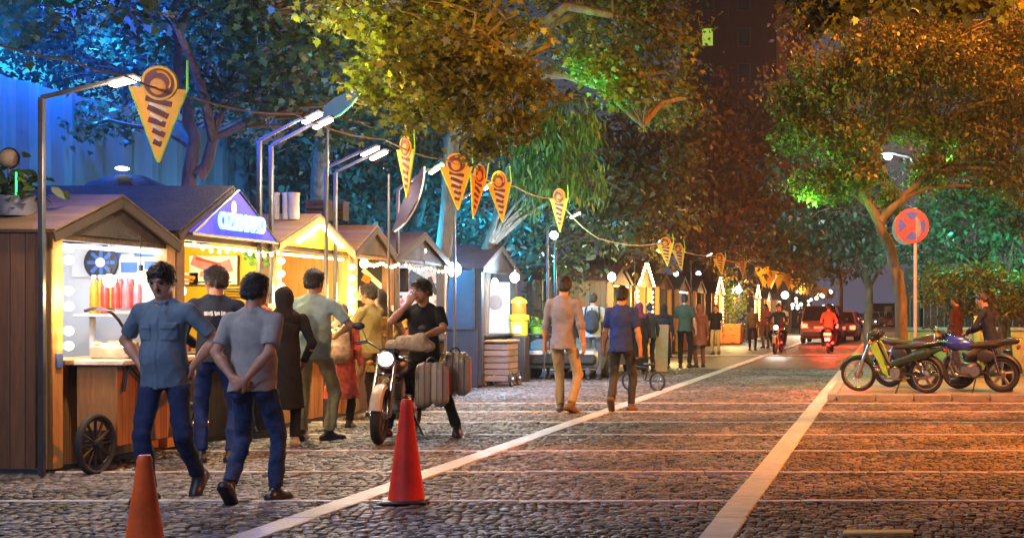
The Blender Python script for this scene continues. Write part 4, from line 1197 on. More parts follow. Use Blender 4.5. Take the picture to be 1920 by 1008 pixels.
# ---------------------------------------------------------------- buildings and walls behind
def pane_mat(name, c, s): return emit(name, c, s)
PLAST = mat('painted_plaster', (.30, .33, .34), rough=.85, var=.14, scale=1.5, bump=.3, bscale=25)
BRICK = mat('tower_brick', (.06, .022, .03), rough=.9, var=.3, scale=2.5, bump=.3, bscale=20)
WIN_D = mat('window_glass', (.012, .013, .018), rough=.12, spec=.8)
WIN_G = emit('window_green_lit', (.50, .78, .10), .55)
WIN_Y = emit('window_dim_lit', (.6, .45, .12), .22)
STEEL = mat('painted_steel', (.075, .075, .085), rough=.45, metal=.3, var=.25, scale=9)
tw = empty('tower', (-12.8, 118, 0), 0, 'dark brick tower with one green lit window, far up the street', 'building')
b = MB(); b.box((0, 0, 24), (11, 9, 48)); b.build('wall', BRICK, tw)
for q in (-4.9, -1.6, 1.7, 4.9): 
    b = MB(); b.box((q, -4.62, 24), (.5, .24, 48)); b.build('pilaster', BRICK, tw)
b = MB(); b.box((3.4, -4.75, 24), (.9, .5, 48)); b.build('service_shaft', mat('shaft_rust', (.28, .10, .06), rough=.8), tw)
for fl in range(3, 15):
    for k, x in enumerate((-3.2, .05, 2.4 if False else 4.25)):
        z = fl * 3.15 - 2.6
        lit = None
        if k == 0 and fl == 9: lit = WIN_G
        if k == 0 and fl == 8 and False: lit = WIN_Y
        w = MB(); w.box((x, -4.53, z), (1.15, .10, 1.7)); fo = w.build('window', STEEL, tw)
        w = MB(); w.box((x, -4.585, z), (.95, .03, 1.5)); w.build('pane', lit or (WIN_Y if (k == 0 and fl == 7) else WIN_D), fo)
# corrugated site wall and a plain block added to catch the blue light
CORR = mat('corrugated_sheet', (.045, .075, .085), rough=.5, metal=.2, var=.3, scale=2.0, stretch=(3, 3, .25))
cw = empty('corrugated_fence', (-12.0, 22, 0), 0, 'tall corrugated sheet fence behind the stalls, blue lit', 'fence')
b = MB(); n = 130
vs = []; fs = []
for i in range(n + 1):
    y = -9 + 24.0 * i / n; o = .06 if (i // 2) % 2 else 0
    vs += [(o, y, 0), (o, y, 4.6), (o - .01, y, 0), (o - .01, y, 4.6)]
for i in range(n): fs += [(i * 4, i * 4 + 4, i * 4 + 5, i * 4 + 1), (i * 4 + 2, i * 4 + 3, i * 4 + 7, i * 4 + 6), (i * 4 + 1, i * 4 + 5, i * 4 + 7, i * 4 + 3)]
b.add(vs, fs); b.build('sheet', CORR, cw, angle=.3)
for k in range(9):
    b = MB(); b.box((-.12, -9 + k * 3, 2.3), (.1, .1, 4.7)); b.build('post', STEEL, cw)
bl = empty('backdrop_block', (-21, 30, 0), 0, 'added plain block behind the corrugated fence, standing in for the blue glow', 'building')
b = MB(); b.box((0, 0, 7), (9, 44, 14)); b.build('wall', PLAST, bl)
b = MB(); b.box((.1, 0, 14.15), (9.4, 44.4, .3)); b.build('parapet', PLAST, bl)
for k in range(7):
    for fl in range(3):
        w = MB(); w.box((4.5, -17 + k * 5.6, 3.6 + fl * 3.6), (.12, 1.5, 1.6)); fo = w.build('window', STEEL, bl)
        w = MB(); w.box((4.57, -17 + k * 5.6, 3.6 + fl * 3.6), (.03, 1.3, 1.4)); w.build('pane', WIN_D, fo)
# street end: low dark blocks and right-hand wall with amber gate
b0 = empty('street_end_block', (10, 260, 0), 0, 'low dark building at the far end of the street', 'building')
b = MB(); b.box((0, 0, 1.6), (26, 8, 3.2)); b.build('wall', BRICK, b0)
for k in range(6):
    w = MB(); w.box((-10 + k * 4, -4.03, 1.9), (1.6, .1, 1.6)); fo = w.build('window', STEEL, b0)
    w = MB(); w.box((-10 + k * 4, -4.1, 1.9), (1.4, .03, 1.4)); w.build('pane', WIN_Y if k % 2 else WIN_D, fo)
rb = empty('side_house', (12.5, 45, 0), 0, 'dark house front behind the right hand trees', 'building')
b = MB(); b.box((0, 0, 6), (8, 40, 12)); b.build('wall', BRICK, rb)
b = MB(); b.box((-.1, 0, 12.1), (8.6, 40.6, .3)); b.build('roof', STEEL, rb)
YWALL = mat('ochre_wall', (.42, .27, .09), rough=.8, var=.3, scale=3, bump=.4, bscale=30)
wl = empty('garden_wall', (3.2, 29, .09), 0, 'ochre garden wall with dark railing behind the parked motorcycles', 'wall')
b = MB(); b.box((0, 0, .45), (5.6, .25, .9), bev=.01); b.build('wall', YWALL, wl)
b = MB(); b.box((0, 0, .93), (5.7, .34, .08), bev=.01); b.build('coping', KERB, wl)
for k in range(36):
    b = MB(); b.tube([(-2.7 + k * .155, 0, .95), (-2.7 + k * .155, 0, 1.75)], .012, 6); b.build('railing_bar', STEEL, wl)
b = MB(); b.tube([(-2.75, 0, 1.72), (2.75, 0, 1.72)], .02, 6); b.build('top_rail', STEEL, wl)
for k, x in enumerate((-1.2, .15, 2.2)):
    b = MB(); b.box((x, -.2, 1.0), (.16, .16, 2.0), bev=.02); b.build('gate_post', YWALL, wl)
b = MB(); b.box((.3, 3, 1.2), (6.2, .2, 2.4)); b.build('back_panel', mat('dark_timber', (.05, .035, .028), rough=.8, var=.4), wl)
# ================================================================= market stalls
XF = -7.2
WOOD = planks('stall_wood', (.34, .165, .06), .10, 'y')
WOODX = planks('stall_wood_side', (.17, .075, .032), .13, 'x')
WOODD = planks('stall_wood_dark', (.085, .052, .036), .12, 'y')
WOODXD = planks('stall_wood_side_dark', (.09, .065, .055), .14, 'x')
ROOFW = mat('roof_board', (.16, .095, .052), rough=.75, var=.4, scale=4, bump=.5, bscale=30, stretch=(.3, 3, 3))
ROOFD = mat('roof_felt_dark', (.042, .034, .036), rough=.8, var=.4, scale=5, bump=.5, bscale=40)
ROOFR = mat('roof_red_brown', (.085, .04, .038), rough=.8, var=.35, scale=5, bump=.5, bscale=40)
PINE = mat('pine_post', (.46, .25, .09), rough=.6, var=.3, scale=6, bump=.3, bscale=40, stretch=(3, 3, .4))
DARK = mat('dark_panel', (.03, .032, .04), rough=.6, var=.3, scale=6)
YEL = mat('yellow_board', (.80, .48, .02), rough=.5, var=.12, scale=4)
WHT = mat('white_board', (.72, .73, .76), rough=.5, var=.08, scale=3)
TUBE_C = emit('cool_tube', (.85, .9, 1.0), 9.0)
TUBE_W = emit('warm_tube', (1.0, .72, .32), 6.0)
BULB_W = emit('warm_bulb', (1.0, .66, .25), 13.0)
BULB_N = emit('white_bulb', (.8, .9, 1.0), 26.0)
FLOOD = emit('flood_bar', (1.0, .80, .66), 13.0)
BARGE = mat('barge_dark', (.05, .033, .024), rough=.7, var=.3, scale=8)
def stall(label, y0, y1, eave=2.2, apex=2.62, depth=2.3, near=None, far=None, roof=None, gable=None, front=None, tube=None, post=None, xf=None, over=.07, counter=True, bulbs=None, gbulbs=False, back=None, simple=False, barge=None):
    xf = XF if xf is None else xf
    ym = (y0 + y1) / 2; hw = (y1 - y0) / 2
    root = empty('market_stall', (xf - depth / 2, ym, 0), 0, label, 'market stall', 'market stalls along the left side of the street')
    dx = depth / 2
    for s_, m_ in ((-1, near or WOODX), (1, far or near or WOODX)):
        b = MB(); b.box((-.04, s_ * (hw - .035), eave / 2 + .03), (depth - .22, .045, eave - .06)); b.build('side_wall', m_, root)
    b = MB(); b.box((-dx + .04, 0, eave / 2 + .03), (.05, 2 * hw - .13, eave - .06)); b.build('back_wall', back or WOOD, root)
    b = MB(); b.box((0, 0, .025), (depth - .12, 2 * hw - .03, .05)); b.build('base_frame', DARK, root)
    for s_ in (-1, 1):
        b = MB(); b.box((dx - .06, s_ * (hw - .075), eave / 2 + .02), (.13, .15, eave - .05), bev=.008); po = b.build('corner_post', post or PINE, root)
        if bulbs and s_ in bulbs:
            for k in range(9):
                q = MB(); q.sphere((dx + .035, s_ * (hw - .075), .82 + k * .148), .042, 10); q.build('bulb', BULB_W, po)
        # roof slope
        b = MB()
        sl = math.atan2(apex - eave, hw); ln = math.hypot(apex - eave, hw) + .04
        b.box((over / 2 - .02, s_ * (hw / 2 + .012), (apex + eave) / 2 + .018), (depth + over, ln, .035), rot=(-s_ * sl, 0, 0), bev=.004)
        b.build('roof_slope', roof or ROOFW, root)
        b = MB(); b.box((dx + over - .035, s_ * (hw / 2 + .012), (apex + eave) / 2 - .035), (.03, ln - .01, .10), rot=(-s_ * sl, 0, 0), bev=.004); b.build('barge_board', barge or BARGE, root)
    for q in (dx + over - .075, -dx + .03):
        b = MB(); b.prism([(-hw + .06, eave + .0), (hw - .06, eave + .0), (0, apex - .02)], .03, Matrix.Translation((q, 0, 0)) @ Matrix.Rotation(PI / 2, 4, 'Z')); b.build('gable', gable or WOODD, root)
    b = MB(); b.box((dx + over - .11, 0, eave - .03), (.07, 2 * hw - .03, .06), bev=.006); b.build('eave_beam', post or WOODD, root)
    if counter:
        b = MB(); b.box((dx - .10, 0, .50), (.05, 2 * hw - .33, .88)); b.build('counter_front', front or WOOD, root)
        b = MB(); b.box((dx - .22, 0, .96), (.5, 2 * hw - .32, .045), bev=.006); b.build('counter_top', front or PINE, root)
    if tube:
        b = MB(); b.box((dx + over - .14, 0, eave - .10), (.05, 2 * hw - .3, .03), bev=.008); b.build('light_tube', tube, root)
    if gbulbs:
        for s_ in (-1, 1):
            for k in range(7):
                t = (k + .3) / 7
                q = MB(); q.sphere((dx + over + .01, s_ * hw * (1 - t), eave + (apex - eave) * t - .02), .045, 8); q.build('bulb', BULB_W, root)
    return root
S1 = stall('first stall at the left edge with brown plank side and bulb lit corner post', 11.02, 12.93, 2.09, 2.46, near=WOODX, far=WHT, roof=ROOFW, gable=ROOFD, tube=TUBE_C, back=WHT)
S2 = stall('stall with a blue violet lit triangular gable sign and yellow inner boards', 12.95, 15.02, 2.2, 2.74, near=WOODXD, far=YEL, roof=ROOFD, gable=ROOFD, tube=TUBE_W, back=YEL, front=WOODD, post=mat('brown_post', (.20, .12, .07), rough=.7, var=.3))
S3 = stall('golden stall with bulb columns and a glowing chevron under its gable', 15.04, 17.2, 2.2, 2.60, near=WOODX, far=WOOD, roof=ROOFW, gable=YEL, tube=TUBE_W, bulbs=(-1, 1), back=YEL, barge=PINE)
S4 = stall('timber stall with hanging star lamp, right of the golden bulb stall', 17.22, 18.66, 2.2, 2.58, near=WOODXD, far=WOODXD, roof=ROOFW, gable=WOODD, back=WOODD, front=WOODD, post=mat('brown_post', (.2, .12, .07)))
S5 = stall('pale poster filled stall with dark roof behind the motorcycle rider', 18.7, 20.9, 2.2, 2.6, near=WHT, far=WHT, roof=ROOFD, gable=ROOFD, back=WHT, front=DARK, post=mat('grey_post', (.08, .085, .1), rough=.6))
S6 = stall('dark blue grey booth with closed side panel, right of the white bulb', 23.6, 25.9, 2.2, 2.66, xf=-7.5, near=mat('booth_panel', (.055, .065, .095), rough=.5, var=.2, scale=3), far=DARK, roof=ROOFR, gable=ROOFD, back=WHT, front=DARK, post=DARK)
b = MB(); b.box((0, -1.19, .56), (2.2, .03, 1.06), bev=.004); b.build('lower_panel', DARK, S6)
b = MB(); b.box((1.03, -1.20, 1.65), (.05, .05, 1.1)); b.box((.35, -1.20, 1.65), (.03, .05, 1.1)); b.box((.35, -1.20, 1.1), (1.4, .05, .03)); b.build('panel_frame', STEEL, S6)
yy = 31.2
SF = [(33.4, 35.9, 'amber walled stall beyond the grey parked car', dict(near=WOODXD, far=YEL, back=YEL, roof=ROOFR, tube=TUBE_W)),
      (36.6, 39.0, 'bulb outlined stall behind the man in the blue tee', dict(near=WOODX, far=WOOD, bulbs=(-1, 1), gbulbs=True, roof=ROOFR, apex=2.9)),
      (40.2, 42.6, 'unlit dark stall just past the first bulb outlined one', dict(near=WOODXD, far=WOODXD, roof=ROOFD)),
      (44.0, 46.4, 'dim stall with a cool tube, midway down the row', dict(near=WOODXD, far=WHT, roof=ROOFD, tube=TUBE_C)),
      (48.0, 50.4, 'brown stall before the tall glowing bulb column', dict(near=WOODXD, far=WOODX, roof=ROOFR)),
      (53.2, 55.6, 'bulb outlined stall beside the man in beige trousers', dict(near=WOODX, far=WOOD, bulbs=(-1, 1), gbulbs=True, roof=ROOFR, apex=2.95)),
      (58.0, 60.4, 'stall with cool tube behind the yellow green planter', dict(near=WOODXD, far=WHT, roof=ROOFD, tube=TUBE_C)),
      (63.0, 65.4, 'dark stall between two far bulb outlined stalls', dict(near=WOODXD, far=WOODXD, roof=ROOFD)),
      (69.0, 71.4, 'third bulb outlined stall, behind the oncoming motorcycle', dict(near=WOODX, far=WOOD, bulbs=(-1, 1), gbulbs=True, roof=ROOFR, apex=2.95)),
      (76.0, 78.4, 'far stall with warm tube beyond the third bulb outlined stall', dict(near=WOODX, far=YEL, roof=ROOFR, tube=TUBE_W)),
      (84.0, 86.4, 'far stall with cool tube, second from the end of the row', dict(near=WOODX, far=WHT, roof=ROOFR, tube=TUBE_C)),
      (93.0, 95.4, 'last stall of the row with warm tube light', dict(near=WOODX, far=YEL, roof=ROOFR, tube=TUBE_W))]
for y0, y1, lab, kw in SF: stall(lab, y0, y1, **kw)

# blue gable sign, chevron
SGN = emit('sign_violet', (.09, .07, .95), .75); SGC = emit('sign_cyan', (.35, .92, 1.0), 1.35); SGP = emit('sign_pink', (.75, .55, 1.0), 2.0)
gs = empty('gable_sign', (XF + .085, 13.985, 2.2), 0, 'blue violet lit triangular sign with cyan lettering on the second stall', 'shop sign')
MZ = Matrix.Rotation(PI / 2, 4, 'Z')
b = MB(); b.prism([(-.92, .02), (.86, .02), (0, .50)], .05, MZ); b.build('panel', SGN, gs)
b = MB()
for p, q in (((-.94, .0), (0, .53)), ((0, .53), (.90, .0)), ((-.94, .0), (.90, .0))): b.tube([(.02, p[0], p[1]), (.02, q[0], q[1])], .016, 6)
b.build('frame', STEEL, gs)
def text_mesh(s, size, extrude, M, name, material, parent, bold=0.0):
    cu = bpy.data.curves.new('lettering', 'FONT'); cu.body = s; cu.size = size; cu.extrude = extrude; cu.align_x = 'CENTER'; cu.align_y = 'CENTER'; cu.offset = bold
    o = bpy.data.objects.new('lettering', cu); COL.objects.link(o)
    dg = bpy.context.evaluated_depsgraph_get(); me = bpy.data.meshes.new_from_object(o.evaluated_get(dg))
    bpy.data.objects.remove(o); bpy.data.curves.remove(cu)
    me.transform(M); me.materials.clear()
    return link_mesh(name, me, material, parent)
TX = Matrix(((0, 0, 1, 0), (1, 0, 0, 0), (0, 1, 0, 0), (0, 0, 0, 1)))   # letters in the YZ plane facing +X
text_mesh('OZRNABD', .24, .012, Matrix.Translation((.045, .04, .165)) @ TX @ Matrix.Scale(.86, 4, (1, 0, 0)), 'lettering', SGC, gs, bold=.010)
b = MB(); b.sphere((.03, -.12, .33), (.015, .05, .075), 10); b.build('emblem', SGP, gs)
cv = empty('chevron_light', (XF + .06, 16.12, 2.22), 0, 'pair of glowing tubes forming a chevron under the golden gable', 'light')
for s_ in (-1, 1):
    b = MB(); b.tube([(0, s_ * .62, .03), (0, s_ * .03, .27)], .028, 8); b.build('tube', emit('chevron_tube', (1, .78, .35), 9.0), cv)

# flat boards and posters on the partitions (they face the camera)
def board(name, label, cat, x0, x1, z0, z1, y, m, group=None, t=.012):
    root = empty(name, ((x0 + x1) / 2, y, z0), 0, label, cat, group)
    b = MB(); b.box((0, 0, (z1 - z0) / 2), (x1 - x0, t, z1 - z0), bev=.002); b.build('sheet', m, root)
    return root
def shapes(root, specs, y=-.012):
    for nm, m, items in specs:
        b = MB()
        for (x, z, w, h, rot) in items: b.box((x, y, z), (w, .006, h), rot=(0, rot, 0))
        b.build(nm, m, root)
        y -= .004
P_RED = mat('print_red', (.62, .05, .035), rough=.5); P_BLU = mat('print_blue', (.06, .13, .40), rough=.5); P_BLK = mat('print_black', (.03, .03, .035), rough=.5)
P_PNK = mat('print_pink', (.75, .22, .26), rough=.5); P_ORG = mat('print_orange', (.80, .26, .03), rough=.5); P_WHT = mat('print_white', (.78, .78, .76), rough=.5); P_YEL = mat('print_yellow', (.85, .6, .06), rough=.5); P_GRN = mat('print_green', (.10, .38, .06), rough=.5)
Y1 = 12.84
p = at(240, 470, Y1); 
bd = board('menu_banner', 'white banner with blue print on the first stall partition', 'banner', at(135, 0, Y1).x, at(315, 0, Y1).x, 1.75, 2.04, Y1, WHT)
shapes(bd, [('print', P_BLU, [(.10, .10, .16, .10, 0), (.32, .12, .14, .08, 0), (.30, .22, .30, .03, 0), (-.02, .2, .05, .1, .3)]), ('fine_print', P_BLK, [(.1, .24, .2, .012, 0), (.36, .05, .16, .012, 0), (-.06, .12, .04, .06, 0)])])
wh = empty('wheel_emblem', tuple(at(190, 492, Y1 - .05)), 0, 'dark round spoked wheel emblem on the white partition', 'emblem')
b = MB(); b.torus((0, 0, 0), .155, .02, 'y', 32, 6); b.build('ring', P_BLK, wh)
b = MB()
for k in range(8): b.box((.075 * math.cos(k * PI / 4), 0, .075 * math.sin(k * PI / 4)), (.13, .012, .035), rot=(0, -k * PI / 4, 0))
b.build('spoke', P_BLU, wh)
b = MB(); b.lathe([(0, -.012), (.14, -.012), (.14, .002), (0, .002)], 28, Matrix.Rotation(PI / 2, 4, 'X')); b.build('disc', P_BLK, wh)
b = MB(); b.sphere((0, -.02, 0), (.05, .02, .05), 14); b.build('hub', P_WHT, wh)
# tall red and orange drink bottles standing at the partition
DR = [mat('juice_red', (.75, .06, .05), rough=.2), mat('juice_orange', (.85, .30, .03), rough=.2), mat('juice_pink', (.8, .18, .22), rough=.2)]
CAPM = mat('bottle_cap', (.7, .7, .72), rough=.4)
proto = {}
sh = empty('display_shelf', tuple(at(216, 588, 12.45)), 0, 'white shelf of red and orange bottles in the first stall', 'shelf')
b = MB(); b.box((.12, 0, -.015), (.9, .24, .03), bev=.004); b.build('board', WHT, sh)
b = MB(); b.box((-.25, .05, -.4), (.04, .04, .74)); b.box((.5, .05, -.4), (.04, .04, .74)); b.build('leg', WHT, sh)
for i, px in enumerate((176, 187, 197, 207, 217, 227, 237, 247, 258)):
    mi = (1, 1, 0, 1, 0, 0, 2, 0, 2)[i]
    if mi not in proto:
        o = empty('juice_bottle', (0, 0, 0)); 
        b = MB(); b.lathe([(0, 0), (.033, 0), (.036, .02), (.036, .25), (.02, .31), (.016, .34), (0, .34)], 14); b.build('bottle_body', DR[mi], o)
        b = MB(); b.lathe([(0, .34), (.02, .34), (.02, .375), (0, .375)], 12); b.build('cap', CAPM, o)
        proto[mi] = o
    else: o = copy_tree(proto[mi])
    o.location = at(px, 588, 12.4 + (i % 2) * .06)
    nm = ('red', 'orange', 'pink')[mi]
    tag(o, 'tall %s juice bottle on the white shelf of the first stall' % nm, 'bottle', '%s juice bottles on the first stall shelf' % nm)
def pendant(label, p, m, r, cordtop, shade=False, group='bare bulbs hanging in the stalls'):
    o = empty('hanging_bulb', p, 0, label, 'lamp', group)
    b = MB(); b.sphere((0, 0, 0), (r, r, r * 1.15), 14); b.build('globe', m, o)
    b = MB(); b.lathe([(.02, r), (.022, r + .06), (0, r + .065)], 10); b.build('socket', BLK, o)
    b = MB(); b.tube([(0, 0, r + .05), (0, 0, cordtop - p[2])], .005, 5); b.build('cord', BLK, o)
    return o
pendant('warm bulb glowing before the red bottles', at(205, 526, 12.1), BULB_W, .055, 2.1)
pendant('warm bulb hanging between the bottles and the head of the man in the blue shirt', at(264, 520, 12.1), BULB_W, .055, 2.1)
pendant('warm bulb glowing above the shoulder of the man in the blue shirt', at(338, 545, 13.2), BULB_W, .055, 2.1)
pendant('warm lamp under the beam of the timber stall', at(683, 494, 17.9), BULB_W, .06, 2.12)
pendant('small white bulb of the pale poster stall', at(796, 470, 19.9), BULB_N, .03, 2.15)
lampbulb = pendant('large white bulb blazing before the dark booth', at(852, 505, 21.4), BULB_N, .11, 2.3)
lb2 = pendant('white bulb at the juice stand, right of the booth', at(965, 520, 24.4), BULB_N, .085, 2.3)
pendant('white bulb inside the booth left of the juice stand', at(928, 528, 25.2), BULB_N, .06, 2.15)
pendant('white bulb above the amber stall', at(1147, 519, 32.6), BULB_N, .10, 2.6)
pendant('white bulb on a pole beyond the second bulb outlined stall', at(1385, 543, 60), BULB_N, .16, 2.7)
# bulbs on the first stall's own post
for k, py in enumerate((466, 487, 545, 574, 620, 648)):
    b = MB(); q = at(120, py, 11.17); q.x = XF + .05
    b.sphere(wm(S1).inverted() @ Vector((q.x, 11.12 + .05, q.z)), .040, 12); b.build('bulb', BULB_W, S1)
b = MB(); b.box(wm(S1).inverted() @ Vector((XF + .012, 11.10, .98)), (.02, .085, .13), bev=.004); b.build('notice', P_BLU, S1)
# second stall: menu poster, shelf board
Y2 = 14.9
bd = board('menu_poster', 'pink and white menu poster on the yellow boards of the second stall', 'poster', at(355, 0, Y2).x, at(445, 0, Y2).x, 1.72, 2.06, Y2, P_WHT)
shapes(bd, [('print', P_PNK, [(-.12, .24, .26, .12, .4), (.12, .2, .2, .14, -.3), (0, .1, .3, .06, .2)]), ('heading', P_RED, [(-.05, .27, .3, .03, .25), (.1, .08, .2, .03, 0)]), ('fine_print', P_BLK, [(.02, .03, .4, .012, 0), (.05, .15, .3, .01, .2)])])
bd = board('price_board', 'small white price card on the yellow boards', 'sign', at(330, 0, Y2).x, at(372, 0, Y2).x, 1.72, 1.86, Y2, P_WHT)
shapes(bd, [('print', P_ORG, [(0, .09, .2, .04, .1), (0, .04, .16, .02, 0)])])
bd = board('wall_shelf', 'brown plank shelf across the yellow boards', 'shelf', at(372, 0, Y2 - .12).x, at(510, 0, Y2 - .12).x, 1.42, 1.50, Y2 - .12, mat('brown_post', (.2, .12, .07)), t=.2)
for k, (pa, pb, z) in enumerate(((400, 500, 1.66), (410, 510, 1.60), (395, 480, 1.32))):
    bd = board('cup_rail', ('upper', 'middle', 'lower')[k] + ' dark rail on the yellow boards of the second stall', 'rail', at(pa, 0, Y2).x, at(pb, 0, Y2).x, z, z + .015, Y2 - .02, DARK, t=.03)
for k, px in enumerate((470, 481, 492)):
    b = MB(); q = at(px, 470 + 8 * k, Y2 - .03); 
    for j in range(9): b.sphere((q.x + rng.uniform(-.06, .06), q.y - rng.uniform(0, .03), q.z + rng.uniform(-.12, .1)), (.03, .012, .022), 6, rot=(0, rng.uniform(-1, 1), 0))
    tag(b.build('vine', P_GRN), 'green leaf garland piece on the yellow boards, ' + ('highest', 'middle', 'lowest')[k] + ' of three', 'garland', 'leaf garlands in the second stall')
# lower menu lights behind the first man: strips of light low down
for k, (py) in enumerate((760, 790)):
    q = at(375, py, 12.6)
    b = MB(); b.box((0, 0, 0), (.16, .03, .03), bev=.008)
    o = b.build('step_light', emit('step_glow', (1, .6, .3), 3.0)); o.location = q; tag(o, ('upper' if k == 0 else 'lower') + ' small glowing strip between the two walking men', 'light', 'low strip lights')
# timber stall and pale stall posters
Y4 = 18.56
bd = board('fan_poster', 'dark poster with a slanted white band in the timber stall', 'poster', at(668, 0, Y4).x, at(728, 0, Y4).x, 1.55, 2.08, Y4, DARK)
shapes(bd, [('print', P_WHT, [(.05, .30, .5, .07, .75), (-.15, .12, .1, .2, .2)]), ('accent', P_ORG, [(-.08, .33, .12, .1, .5)])])
bd = board('goods_panel', 'bluish goods panel low on the partition of the timber stall', 'panel', at(690, 0, Y4).x, at(738, 0, Y4).x, .95, 1.5, Y4, mat('grey_panel', (.35, .37, .42), rough=.5, var=.3, scale=14))
Y5 = 20.78
bd = board('slanted_poster', 'white poster with pink speckles behind the motorcycle rider', 'poster', at(742, 0, Y5).x, at(836, 0, Y5).x, 1.05, 2.08, Y5, P_WHT)
rr_ = random.Random(4)
shapes(bd, [('print', P_PNK, [(rr_.uniform(-.36, .3), rr_.uniform(.1, .8), rr_.uniform(.03, .1), rr_.uniform(.02, .08), rr_.uniform(-1, 1)) for _ in range(26)]), ('blue_print', P_BLU, [(rr_.uniform(-.36, .36), rr_.uniform(.1, .95), rr_.uniform(.03, .12), rr_.uniform(.015, .05), rr_.uniform(-1, 1)) for _ in range(22)]), ('dark_print', P_BLK, [(-.12, .86, .22, .26, .5), (.2, .78, .06, .3, -.4), (.02, .62, .10, .02, .2)]), ('yellow_print', P_YEL, [(-.28, .22, .16, .2, .3), (-.28, .36, .06, .1, -.2), (-.18, .2, .06, .1, .8)])])
# round dark lamp motif in the pale stall
b = MB(); b.torus((0, 0, 0), .10, .022, 'y', 24, 6, arc=(0, PI)); o = b.build('arch_lamp', P_WHT); o.location = at(757, 505, 19.3); tag(o, 'white arch ornament hanging over the poster stall counter', 'ornament')
b = MB(); b.box((0, 0, 0), (.16, .1, .36), bev=.03); o = b.build('speaker_box', DARK); o.location = at(757, 525, 19.6); tag(o, 'black speaker box under the white arch ornament', 'speaker')
# white round-logo panel inside the dark booth
Y6 = 25.75
bd = board('logo_panel', 'white panel with a grey round motif in the booth', 'panel', at(908, 0, Y6).x, at(956, 0, Y6).x, .98, 2.0, Y6, P_WHT)
b = MB(); b.lathe([(0, 0), (.15, 0), (.15, .008), (0, .008)], 24, Matrix.Translation((-.03, -.012, .62)) @ Matrix.Rotation(PI / 2, 4, 'X')); b.build('motif', mat('print_grey', (.3, .28, .3), rough=.5), bd)

# roof clutter
vp = empty('vent_box', tuple(at(528, 408, 15.9)), 0, 'pair of pale vent pipes standing on the golden stall roof', 'vent')
for x, w in ((-.07, .07), (.05, .07), (.15, .12)):
    b = MB(); b.lathe([(w * .55, 0), (w * .55, .30), (w * .62, .30), (w * .62, .33), (0, .33)], 14, Matrix.Translation((x, 0, -.02))); b.build('pipe', mat('pale_pipe', (.42, .40, .37), rough=.6, var=.25), vp)
for k, (px, y_) in enumerate(((600, 17.4), (628, 18.0))):
    o = empty('roof_crate', tuple(at(px, 414, y_)), .1, ('dark crate' if k else 'open slatted crate') + ' standing on the roofs between the lamp posts', 'crate')
    b = MB()
    for q in range(4): b.box((0, -.12, .04 + q * .07), (.3, .015, .05)); b.box((0, .12, .04 + q * .07), (.3, .015, .05))
    for sx in (-.14, .14): b.box((sx, 0, .14), (.02, .24, .28))
    b.build('slats', ROOFD, o)
# planter with round ornament on the first stall's roof
pl = empty('roof_planter', tuple(at(30, 405, 11.4)), 0, 'metal planter with a green lit plant on the first stall roof', 'planter')
b = MB(); b.lathe([(.15, 0), (.19, .17), (.175, .17), (.14, .02)], 20); b.build('pot', mat('planter_grey', (.25, .25, .28), rough=.5, metal=.4), pl)
rr_ = np.random.default_rng(3); leaf_mesh('foliage', rr_.normal(0, 1, (160, 3)) * [.13, .1, .09] + [-.02, 0, .26], .12, T_OVAL, 5, .1, LF_G, pl)
b = MB(); b.tube([(.07, -.1, .18), (.07, -.1, .38)], .008, 6); b.build('light_stick', emit('green_stick', (.05, 1, .25), 1.6), pl)
ob = empty('round_ornament', tuple(at(17, 297, 11.5)), 0, 'round wooden ball ornament above the planter', 'ornament')
b = MB(); b.sphere((0, 0, 0), .085, 16); b.build('ball', mat('ball_tan', (.36, .23, .13), rough=.7), ob)
b = MB(); b.tube([(0, 0, -.08), (0, 0, -.52)], .012, 6); b.torus((0, 0, 0), .09, .01, 'y', 20, 6); b.build('stem', BLK, ob)

# round dark hut behind stall 1-2
hut = empty('domed_hut', (-10.45, 17.6, 0), 0, 'dark thatched dome rising behind the first two stalls', 'hut')
b = MB(); b.lathe([(.75, 0), (.75, 2.5), (.68, 2.85), (.48, 3.15), (.22, 3.27), (0, 3.3)], 28); b.build('dome', mat('thatch', (.05, .04, .035), rough=.95, var=.6, scale=20, bump=1, bscale=60), hut)
b = MB(); b.sphere((.1, -.3, 3.34), (.09, .09, .03), 10); b.build('lamp', emit('hut_lamp', (.9, 1, .7), 4.0), hut)

# ---------------------------------------------------------------- food cart by the first stall
def spoke_wheel(root, M, r, w, nsp, tyre_m, spoke_m):
    b = MB(M); b.torus((0, 0, 0), r - w, w, 'x', 36, 8, flat=1.3); wv = b.build('wheel', tyre_m, root)
    b = MB(M); b.torus((0, 0, 0), r - w * 2.2, w * .5, 'x', 32, 6)
    for k in range(nsp): a = 2 * PI * k / nsp; b.tube([(0, 0, 0), (0, (r - w * 2) * math.cos(a), (r - w * 2) * math.sin(a))], .012, 6)
    b.lathe([(0, -.05), (.04, -.05), (.045, 0), (.04, .05), (0, .05)], 14, Matrix.Rotation(PI / 2, 4, 'Y')); b.build('spokes', spoke_m, wv)
ct = empty('food_cart', (-7.0, 11.9, 0), 0, 'wooden food cart with spoked wheel, glass case and white counter', 'food cart')
b = MB(); b.box((0, .02, .57), (.36, 1.2, .72), bev=.01); b.build('cart_body', WOOD, ct)
b = MB(); b.box((.02, .02, .955), (.50, 1.3, .05), bev=.01); b.build('counter_top', mat('counter_white', (.66, .62, .6), rough=.35), ct)
spoke_wheel(ct, Matrix.Translation((.17, -.87, .265)), .265, .024, 12, RUB, BLK)
spoke_wheel(ct, Matrix.Translation((.235, .5, .265)), .265, .024, 12, RUB, BLK)
b = MB(); b.box((.10, -.72, .265), (.05, .34, .05)); b.box((.0, -.58, .3), (.3, .05, .12)); b.build('axle_beam', BLK, ct)
b = MB()
